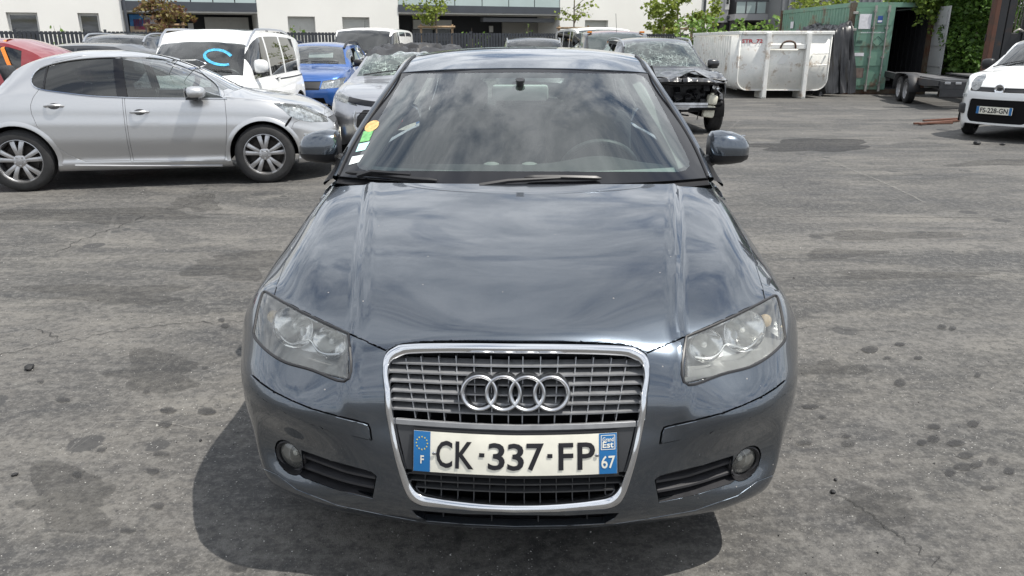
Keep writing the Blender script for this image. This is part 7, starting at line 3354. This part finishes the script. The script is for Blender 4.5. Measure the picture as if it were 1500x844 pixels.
sec = skip_sec()
m = MB()
n_ = len(sec)
vs = [(x, 0, z) for x, z in sec] + [(x, SL, z) for x, z in sec]
m.add(vs, [(i, i + 1, n_ + i + 1, n_ + i) for i in range(n_ - 1)])
m.add([(x, .03, z) for x, z in sec], [tuple(range(n_))])
m.add([(x, SL, z) for x, z in sec], [tuple(range(n_))[::-1]])
o = m.build('skip_body', M_SKIP, sk, True, 40)
sm_ = o.modifiers.new('s', 'SOLIDIFY')
sm_.thickness = .02
for i in range(19):
    y = .95 + i * .265
    for sx_ in (-1, 1):
        m = MB()
        m.tube([(sx_ * (sw2 + .012), y, SZ1 - .06), (sx_ * (sw2 + .012), y, SZ0 + .32), (sx_ * (sw2 - .10), y, SZ0 + .08), (sx_ * (sw2 - .28), y, SZ0 - .01)], .035, 6)
        m.build('rib', M_SKIP, sk, True)
for sx_ in (-1, 1):
    m = MB()
    m.box((sx_ * (sw2 - .0), SL / 2, SZ1 + .01), (.10, SL + .02, .09), None, .015)
    m.build('top_rail', M_SKIP, sk)
m = MB()
m.box((0, .02, SZ1 + .012), (2 * sw2 - .104, .09, .088), None, .015)
m.build('front_rail', M_SKIP, sk)
for x in (-.48, .58):
    m = MB()
    m.box((x, -.05, SZ1 / 2 + .02), (.11, .13, SZ1 - .02), None, .012)
    m.box((x, .25, .09), (.12, .7, .18), None, .01)
    m.build('skid_post', M_SKIP, sk)
m = MB()
m.box((.05, -.05, 1.34), (.94, .08, .12), None, .01)
m.build('hook_beam', M_SKIP, sk)
m = MB()
m.tube([Vector(q) for q in curve([(-.16, -.10, 1.30), (-.12, -.13, 1.42), (.05, -.14, 1.48), (.20, -.13, 1.42), (.24, -.10, 1.30)], 14)], .024, 8)
m.build('hook_bar', M_GREENB, sk, True)
for z in (1.16, .86):
    m = MB()
    m.tube([(.76, 0, z), (.76, -.09, z), (1.12, -.09, z + .01), (1.12, 0, z + .01)], .02, 6)
    m.build('ladder_rung', M_SKIP, sk, True)
lettering('skip_lettering', 'STR_72', (-1.17, 1.42, -.62, 1.53), lambda a, b: Vector((a, -.004, b)), pmat('red_stencil', (.45, .02, .03), .6), sk, bold=.02)
m = MB()
m.add([(-.16, -.0, .88), (.02, -.0, .90), (.13, -.0, 1.12), (-.04, -.0, 1.14), (-.12, 0, 1.02)], [(0, 1, 2, 3, 4)])
o = m.build('worn_paper', pmat('white_scrap', (.75, .75, .73), .7), sk)
o.location.y = -.006

# ---- black tarpaulin over the heap between skip and container
tp = []
nx_, ny_ = 60, 70
for j in range(ny_):
    for i in range(nx_):
        a, b = i / (nx_ - 1), j / (ny_ - 1)
        x = 8.60 + (9.58 - 8.60) * a
        y = 22.0 + 4.2 * b
        prof_ = min(1, a * 5.5) * (.85 + .15 * a) * min(1, b * 7 + .05) * min(1, (1 - b) * 6 + .03)
        n1 = mnoise.noise(Vector((x * 1.6, y * 1.2, 0)))
        n2 = mnoise.noise(Vector((x * 6, y * 3.2, 3)))
        n3 = abs(mnoise.noise(Vector((x * 5.0, y * 4.0, 7)))) + .5 * abs(mnoise.noise(Vector((x * 11.0, y * 9.0, 2))))
        z = max(.012, 1.98 * prof_ + .16 * n1 * prof_ + .06 * n2 - .16 * n3 * min(1, prof_ * 2))
        tp.append((x + .10 * n2 * (1 - b) + .05 * n3, y + .08 * n1 + .16 * n3 * (1 - b), z))
o = obj('tarpaulin', tp, grid_faces(ny_, nx_), pmat('black_sheeting', (.014, .0145, .017), .34, noise=.4, nscale=3), None, True, 0)
tag(o, 'crumpled black tarpaulin draped over a heap between skip and container', 'tarpaulin')

# ---- flat car trailer
TA, TB = Vector((9.55, 17.6, 0)), Vector((11.0, 24.0, 0))
td = (TB - TA).normalized()
tr = empty('trailer', tuple(TA), math.atan2(-td.x, td.y))
tag(tr, 'dark flatbed car trailer with twin wheels in front of the container', 'trailer')
TLn = (TB - TA).length - 1.6
M_TRL = rusty('trailer_steel', (.045, .046, .05), (.07, .05, .04), .25, .6, .2)
ZD = .64
for x in (.0, 2.05):
    m = MB()
    vs = []
    for (y, z, h) in ((0, ZD, .12), (1.2, ZD - .01, .16), (3.9, ZD + .01, .16), (5.2, ZD + .03, .14), (TLn, ZD + .0 - .10, .12)):
        for dx in (-.05, .05):
            vs += [(x + dx, y, z), (x + dx, y, z - h)]
    fs = []
    for i in range(4):
        b = i * 4
        fs += [(b, b + 1, b + 5, b + 4), (b + 2, b + 6, b + 7, b + 3), (b, b + 4, b + 6, b + 2), (b + 1, b + 3, b + 7, b + 5)]
    fs += [(0, 2, 3, 1), (16, 17, 19, 18)]
    m.add(vs, fs)
    m.build('side_frame', M_TRL, tr)
for x in (.38, 1.67):
    m = MB()
    m.box((x, TLn / 2 - .05, ZD - .005), (.52, TLn - .3, .035))
    m.build('wheel_track', pmat('trailer_deck', (.16, .16, .165), .5, .5, noise=.3, nscale=5), tr)
for k in range(7):
    m = MB()
    m.box((1.025, .4 + k * (TLn - .9) / 6, ZD - .09), (1.94, .07, .09))
    m.build('cross_member', M_TRL, tr)
m = MB()
m.box((1.025, -.02, ZD - .10), (2.1, .05, .17), None, .01)
rb = m.build('rear_beam', M_TRL, tr)
for x in (.12, .34, .56, 1.5, 1.72, 1.94):
    m = MB()
    m.box((x, -.055, ZD - .05), (.12, .02, .05), None, .005)
    m.build('marker_lamp', M_SATIN if x < 1 else M_RED, rb)
m = MB()
m.box((.25, -.01, ZD - .26), (.5, .06, .2), None, .02)
m.build('rear_lamp_board', M_TRL, tr)
for y in (2.05, 2.72):
    for x in (-.12, 2.17):
        add_wheel(tr, x, y, .31, .2, 'steel', pmat('steel_wheel_grey', (.33, .33, .34), .5, .4, noise=.2))
for x in (-.13, 2.18):
    m = MB()
    vs = []
    arc = [(1.55, .30), (1.60, .52), (1.78, .68), (2.05, .715), (2.72, .715), (3.0, .68), (3.16, .52), (3.20, .32)]
    for (y, z) in arc:
        vs += [(x - .13, y, z), (x + .13, y, z)]
    o = obj('mudguard', vs, [(2 * i, 2 * i + 1, 2 * i + 3, 2 * i + 2) for i in range(len(arc) - 1)], M_TRL, tr, True, 50)
    sm_ = o.modifiers.new('s', 'SOLIDIFY')
    sm_.thickness = .012
m = MB()
m.box((1.025, 2.4, .33), (2.2, .06, .06))
m.box((1.025, 2.05, .31), (2.2, .05, .05))
m.box((1.025, 2.72, .31), (2.2, .05, .05))
m.box((.5, 2.4, .45), (.07, 1.4, .12))
m.box((1.55, 2.4, .45), (.07, 1.4, .12))
m.build('axles', M_TRL, tr)
m = MB()
m.tube([(.2, TLn, ZD - .15), (1.025, TLn + 1.3, .45)], .05, 8)
m.tube([(1.85, TLn, ZD - .15), (1.025, TLn + 1.3, .45)], .05, 8)
m.tube([(1.025, TLn + 1.2, .45), (1.025, TLn + 1.2, 0)], .035, 8)
m.build('drawbar', M_TRL, tr, True)

# ---- lift mast at the right edge
ms_ = empty('lift_mast', tuple(at_y(1470, 130, 17.8) * Vector((1, 1, 0))))
ms_.location = (at_y(1483, 60, 17.8).x, 17.8, 0)
tag(ms_, 'tall dark forklift mast with rusty edges and chains at the right edge', 'forklift')
M_MAST = rusty('mast_steel', (.028, .029, .032), (.06, .035, .025), .25, .5, .4)
M_MASTR = rusty('mast_rust_edge', (.09, .035, .02), (.05, .03, .02), .4, .7)
MH = 4.2
for (x, w_, dpt, mt) in ((-.50, .10, .20, M_MASTR), (-.36, .17, .16, M_MAST), (-.16, .16, .12, M_MAST), (.20, .10, .16, M_MAST), (.30, .07, .22, M_MASTR)):
    m = MB()
    m.box((x, 0, MH / 2), (w_, dpt, MH), None, .008)
    m.build('mast_rail', mt, ms_)
m = MB()
m.box((.62, .25, 1.9), (.55, .06, 3.8))
m.build('side_panel', pmat('grey_panel', (.12, .125, .135), .45, noise=.1), ms_)
m = MB()
m.lathe([(0, .012), (.075, .012), (.085, 0)], Matrix.Translation((.56, .21, 2.02)) @ Matrix.Rotation(R(90), 4, 'X'), 20)
m.build('round_sign', M_LABELW, ms_, True)
for x in (-.02, .05, .11):
    m = MB()
    m.tube([(x, -.03, 1.75), (x + .015, -.04, 2.6), (x, -.03, MH - .05)], .012, 6)
    m.build('lift_chain', pmat('dull_chain', (.12, .115, .10), .6, .5), ms_, True)
m = MB()
m.tube([Vector(q) for q in curve([(-.06, -.08, 1.66), (.03, -.11, 1.72), (.14, -.08, 1.68)], 8)], .022, 6)
m.build('chain_anchor', M_STEEL, ms_, True)
m = MB()
m.box((.03, .0, .9), (.26, .10, 1.5), None, .02)
m.build('carriage', M_MAST, ms_)
for z in (.35, 1.55, 3.2):
    m = MB()
    m.box((-.1, .10, z), (.9, .06, .14))
    m.build('cross_member', M_MAST, ms_)
m = MB()
m.box((1.1, .95, .55), (1.3, 1.2, 1.0), None, .06)
m.build('truck_body', M_MAST, ms_)
for x in (.5, 1.7):
    add_wheel(ms_, x, .55, .3, .2, 'steel', M_MAST)
for x in (.5, 1.7):
    add_wheel(ms_, x, 1.2, .3, .2, 'steel', M_MAST)

# ---- loose bits on the ground
for i, (u0, v0, u1, v1, w_) in enumerate(((1346, 184, 1412, 178, .06), (1352, 181, 1418, 177, .05), (1338, 183.5, 1395, 182.5, .035))):
    a, b = gnd(u0, v0), gnd(u1, v1)
    d = (b - a)
    mid = (a + b) / 2
    m = MB()
    m.box(mid + Vector((0, 0, .03 + .022 * (i == 1))), (d.length, w_, .035), Matrix.Rotation(math.atan2(d.y, d.x), 4, 'Z'), .006)
    o = m.build('steel_bar', rusty('rusty_bar_%d' % i, (.13, .055, .035), (.07, .03, .02), .5, .8))
    tag(o, ('long rusty flat bar lying by the small white hatchback', 'rusty bar lying across the other bars near the trailer', 'thin rusty rod, shortest of the bars on the asphalt')[i], 'metal bar', 'rusty bars on the asphalt')


def pebble(p, r, seed, mat, name, label):
    rnd_ = random.Random(seed)
    bm = bmesh.new()
    bmesh.ops.create_icosphere(bm, subdivisions=2, radius=r)
    for v in bm.verts:
        k = 1 + .35 * mnoise.noise(v.co / r * 1.3 + Vector((seed, 0, 0)))
        v.co = Vector((v.co.x * 1.3 * k, v.co.y * k, v.co.z * .62 * k))
    zmin = min(v.co.z for v in bm.verts)
    for v in bm.verts:
        v.co.z -= zmin
    o = bobj(name, bm, mat, None, True, 30)
    o.location = p
    o.rotation_euler = (0, 0, rnd_.uniform(0, 6))
    tag(o, label, 'stone')
    return o


M_TARSTONE = pmat('tar_lump', (.02, .02, .021), .7, noise=.3, nscale=60)
pebble(gnd(1431, 212), .05, 1, M_TARSTONE, 'tar_lump', 'biggest black lump on the asphalt below the small white hatchback')
pebble(gnd(1468, 213), .03, 2, M_TARSTONE, 'tar_lump', 'small black lump near the right edge below the small white hatchback')
pebble(gnd(1220, 722), .009, 3, M_TARSTONE, 'tar_lump', 'small black pebble on the asphalt right of the foreground bumper')
pebble(gnd(1224, 704), .006, 4, M_TARSTONE, 'tar_lump', 'tiny black pebble just behind another one right of the foreground bumper')
pebble(gnd(22, 697), .009, 5, M_TARSTONE, 'tar_lump', 'small black pebble at the lower left edge of the asphalt')
pebble(gnd(44, 541), .02, 6, M_TARSTONE, 'tar_lump', 'flat dark stone on the asphalt at the left')
pebble(gnd(294, 646), .006, 7, M_TARSTONE, 'tar_lump', 'tiny black pebble at the rim of the foreground shadow')
# scattered grit and crumbs of safety glass
rnd = random.Random(9)
vs, fs = [], []
for i in range(9000):
    yq = 1.5 + 14 * rnd.random()**1.6
    xq = rnd.uniform(-1, 1) * (1.0 + yq * .75)
    r_ = rnd.uniform(.0012, .0038) * (1 if rnd.random() < .97 else 2.2)
    b = len(vs)
    for k in range(3):
        a = k * 2.1 + rnd.random()
        vs.append((xq + r_ * math.cos(a), yq + r_ * math.sin(a), .0005))
    vs.append((xq, yq, r_ * rnd.uniform(.6, 1.3)))
    fs += [(b, b + 1, b + 3), (b + 1, b + 2, b + 3), (b + 2, b, b + 3)]
gt, gnt, gb2 = nmat('grit')
gi = gnt.nodes.new('ShaderNodeNewGeometry')
gr_ = gnt.nodes.new('ShaderNodeValToRGB')
gr_.color_ramp.elements[0].color = (.03, .03, .03, 1)
gr_.color_ramp.elements[1].color = (.55, .54, .51, 1)
gr_.color_ramp.elements[0].position = .25
gnt.links.new(gi.outputs['Random Per Island'], gr_.inputs[0])
gnt.links.new(gr_.outputs[0], gb2.inputs['Base Color'])
gb2.inputs['Roughness'].default_value = .5
o = obj('grit', vs, fs, gt, None, False)
tag(o, 'loose grit and glass crumbs scattered over the asphalt', 'grit', None, 'stuff')

# ---- marks on the asphalt: seam, cracks, stains, drips
def veil(name, col, op):
    if name in MATS:
        return MATS[name]
    m_ = bpy.data.materials.new(name)
    m_.use_nodes = True
    nt = m_.node_tree
    b_ = nt.nodes['Principled BSDF']
    b_.inputs['Base Color'].default_value = (*col, 1)
    b_.inputs['Roughness'].default_value = .7
    t_ = nt.nodes.new('ShaderNodeTexCoord')
    n_ = nt.nodes.new('ShaderNodeTexNoise')
    n_.inputs['Scale'].default_value = 14
    n_.inputs['Detail'].default_value = 6
    nt.links.new(t_.outputs['Object'], n_.inputs['Vector'])
    r_ = nt.nodes.new('ShaderNodeMapRange')
    r_.inputs[1].default_value = .3
    r_.inputs[2].default_value = .65
    r_.inputs[3].default_value = op * .55
    r_.inputs[4].default_value = op
    nt.links.new(n_.outputs[0], r_.inputs[0])
    tr_ = nt.nodes.new('ShaderNodeBsdfTransparent')
    mx_ = nt.nodes.new('ShaderNodeMixShader')
    nt.links.new(r_.outputs[0], mx_.inputs[0])
    nt.links.new(tr_.outputs[0], mx_.inputs[1])
    nt.links.new(b_.outputs[0], mx_.inputs[2])
    nt.links.new(mx_.outputs[0], nt.nodes['Material Output'].inputs[0])
    MATS[name] = m_
    return m_


M_STAIN = veil('oil_stain', (.022, .022, .023), .55)
M_STAIN2 = veil('old_stain', (.034, .033, .032), .28)
M_DRIP = veil('oil_drip', (.026, .026, .027), .58)
M_CRACK = veil('crack_tar', (.014, .014, .014), .75)
M_PALE = veil('pale_scuff', (.30, .285, .26), .35)
rnd = random.Random(12)


def strip_mark(px, width, name, mat, wob=.02, n=60, z=.004):
    P_ = [gnd(u, v) for u, v in curve(px, n)]
    vs = []
    for i, p in enumerate(P_):
        d = (P_[min(i + 1, n - 1)] - P_[max(i - 1, 0)]).normalized()
        nn = Vector((-d.y, d.x, 0))
        p = p + nn * wob * mnoise.noise(Vector((i * .23, px[0][0], 0))) * 2 + nn * wob * .5 * mnoise.noise(Vector((i * .9, px[0][0], 5)))
        w_ = width * (.45 + .9 * abs(mnoise.noise(Vector((i * .31, px[0][1], 9))))) * min(1, i / 4 + .1, (n - 1 - i) / 4 + .1)
        vs += [p + nn * w_ + Vector((0, 0, z)), p - nn * w_ + Vector((0, 0, z))]
    o_ = obj(name, vs, [(2 * i, 2 * i + 1, 2 * i + 3, 2 * i + 2) for i in range(n - 1)], mat, gr, False)
    return o_


strip_mark([(1080, 317.5), (1200, 318), (1350, 319), (1520, 320.5)], .006, 'seam', M_CRACK, .004, 80)
strip_mark([(-20, 311), (150, 313), (300, 314), (440, 315)], .006, 'seam', M_CRACK, .004, 80)
strip_mark([(-20, 527), (60, 507), (130, 494), (210, 480), (300, 473), (372, 470)], .0055, 'crack', M_CRACK, .03, 90)
strip_mark([(52, 481), (70, 489), (88, 497)], .006, 'crack', M_CRACK, .015, 30)
strip_mark([(80, 372), (120, 352), (180, 330), (215, 315)], .008, 'crack', M_CRACK, .03, 50)
strip_mark([(1225, 722), (1262, 745), (1300, 775), (1345, 805), (1400, 850)], .0045, 'crack', M_CRACK, .018, 70)
strip_mark([(1160, 480), (1230, 483), (1330, 487)], .004, 'crack', M_CRACK, .02, 40)
strip_mark([(1195, 228), (1250, 250), (1310, 275), (1360, 300)], .02, 'scuff', M_PALE, .006, 40, .0045)
strip_mark([(140, 622), (200, 617), (240, 620), (300, 632)], .005, 'scuff', M_PALE, .004, 40, .0045)


def blotch(cu, cv, ru, rv, name, mat, seed, rough_=.35, z=.0042, n=40):
    vs = []
    for k in range(n):
        a = 2 * math.pi * k / n
        q = 1 + rough_ * mnoise.noise(Vector((math.cos(a) * 1.4, math.sin(a) * 1.4, seed))) * 1.6 + rough_ * .35 * mnoise.noise(Vector((math.cos(a) * 4, math.sin(a) * 4, seed)))
        p = gnd(cu + ru * q * math.cos(a), cv + rv * q * math.sin(a))
        vs.append((p.x, p.y, z))
    return obj(name, vs, [tuple(range(n))], mat, gr, False)


blotch(1175, 214, 95, 9.5, 'stain', M_STAIN, 1.3, .45)
blotch(150, 318, 150, 9, 'stain', M_STAIN2, 2.7, .6, .0046)
blotch(285, 300, 45, 11, 'stain', M_STAIN2, 3.1, .6, .0050)
blotch(330, 385, 70, 22, 'stain', M_STAIN2, 4.4, .6)
blotch(240, 545, 75, 24, 'stain', M_STAIN2, 5.9, .6)
blotch(105, 735, 80, 38, 'stain', M_STAIN2, 6.2, .6)
blotch(1330, 404, 130, 7, 'stain', M_STAIN2, 7.7, .5)
blotch(1230, 372, 60, 6, 'stain', M_STAIN2, 8.3, .5)
blotch(1290, 345, 100, 7, 'stain', M_STAIN2, 9.3, .5, .0048)
blotch(1285, 742, 60, 26, 'stain', M_STAIN2, 10.3, .6)
blotch(1450, 240, 60, 5, 'stain', M_STAIN2, 11.3, .6)
blotch(1215, 540, 55, 12, 'stain', M_STAIN2, 12.3, .6)
blotch(160, 432, 120, 13, 'stain', M_STAIN2, 13.3, .6)
drips = [(1243, 651), (1178, 650), (1350, 649), (1368, 644), (1400, 650), (1414, 668), (1431, 682), (1454, 677), (1479, 691), (1426, 622), (1368, 626), (1187, 597), (1318, 562), (1447, 716), (1412, 685), (1392, 694),
         (114, 697), (188, 779), (237, 666), (224, 691), (242, 623), (247, 602), (93, 587), (303, 604), (350, 834), (232, 742), (1275, 513), (1300, 525), (1345, 525), (1318, 505), (1432, 551), (1240, 640), (1205, 612), (1380, 480), (1395, 482), (215, 575), (300, 540), (330, 478), (325, 470), (60, 560), (150, 660)]
for i, (u, v) in enumerate(drips):
    big_ = 13 if i < 27 else 8
    blotch(u, v, big_ * rnd.uniform(.6, 1.1), big_ * .42 * rnd.uniform(.6, 1.1), 'drip', M_DRIP if i % 3 else M_STAIN, 20 + i, .22, .0055 + .0001 * (i % 7), 20)
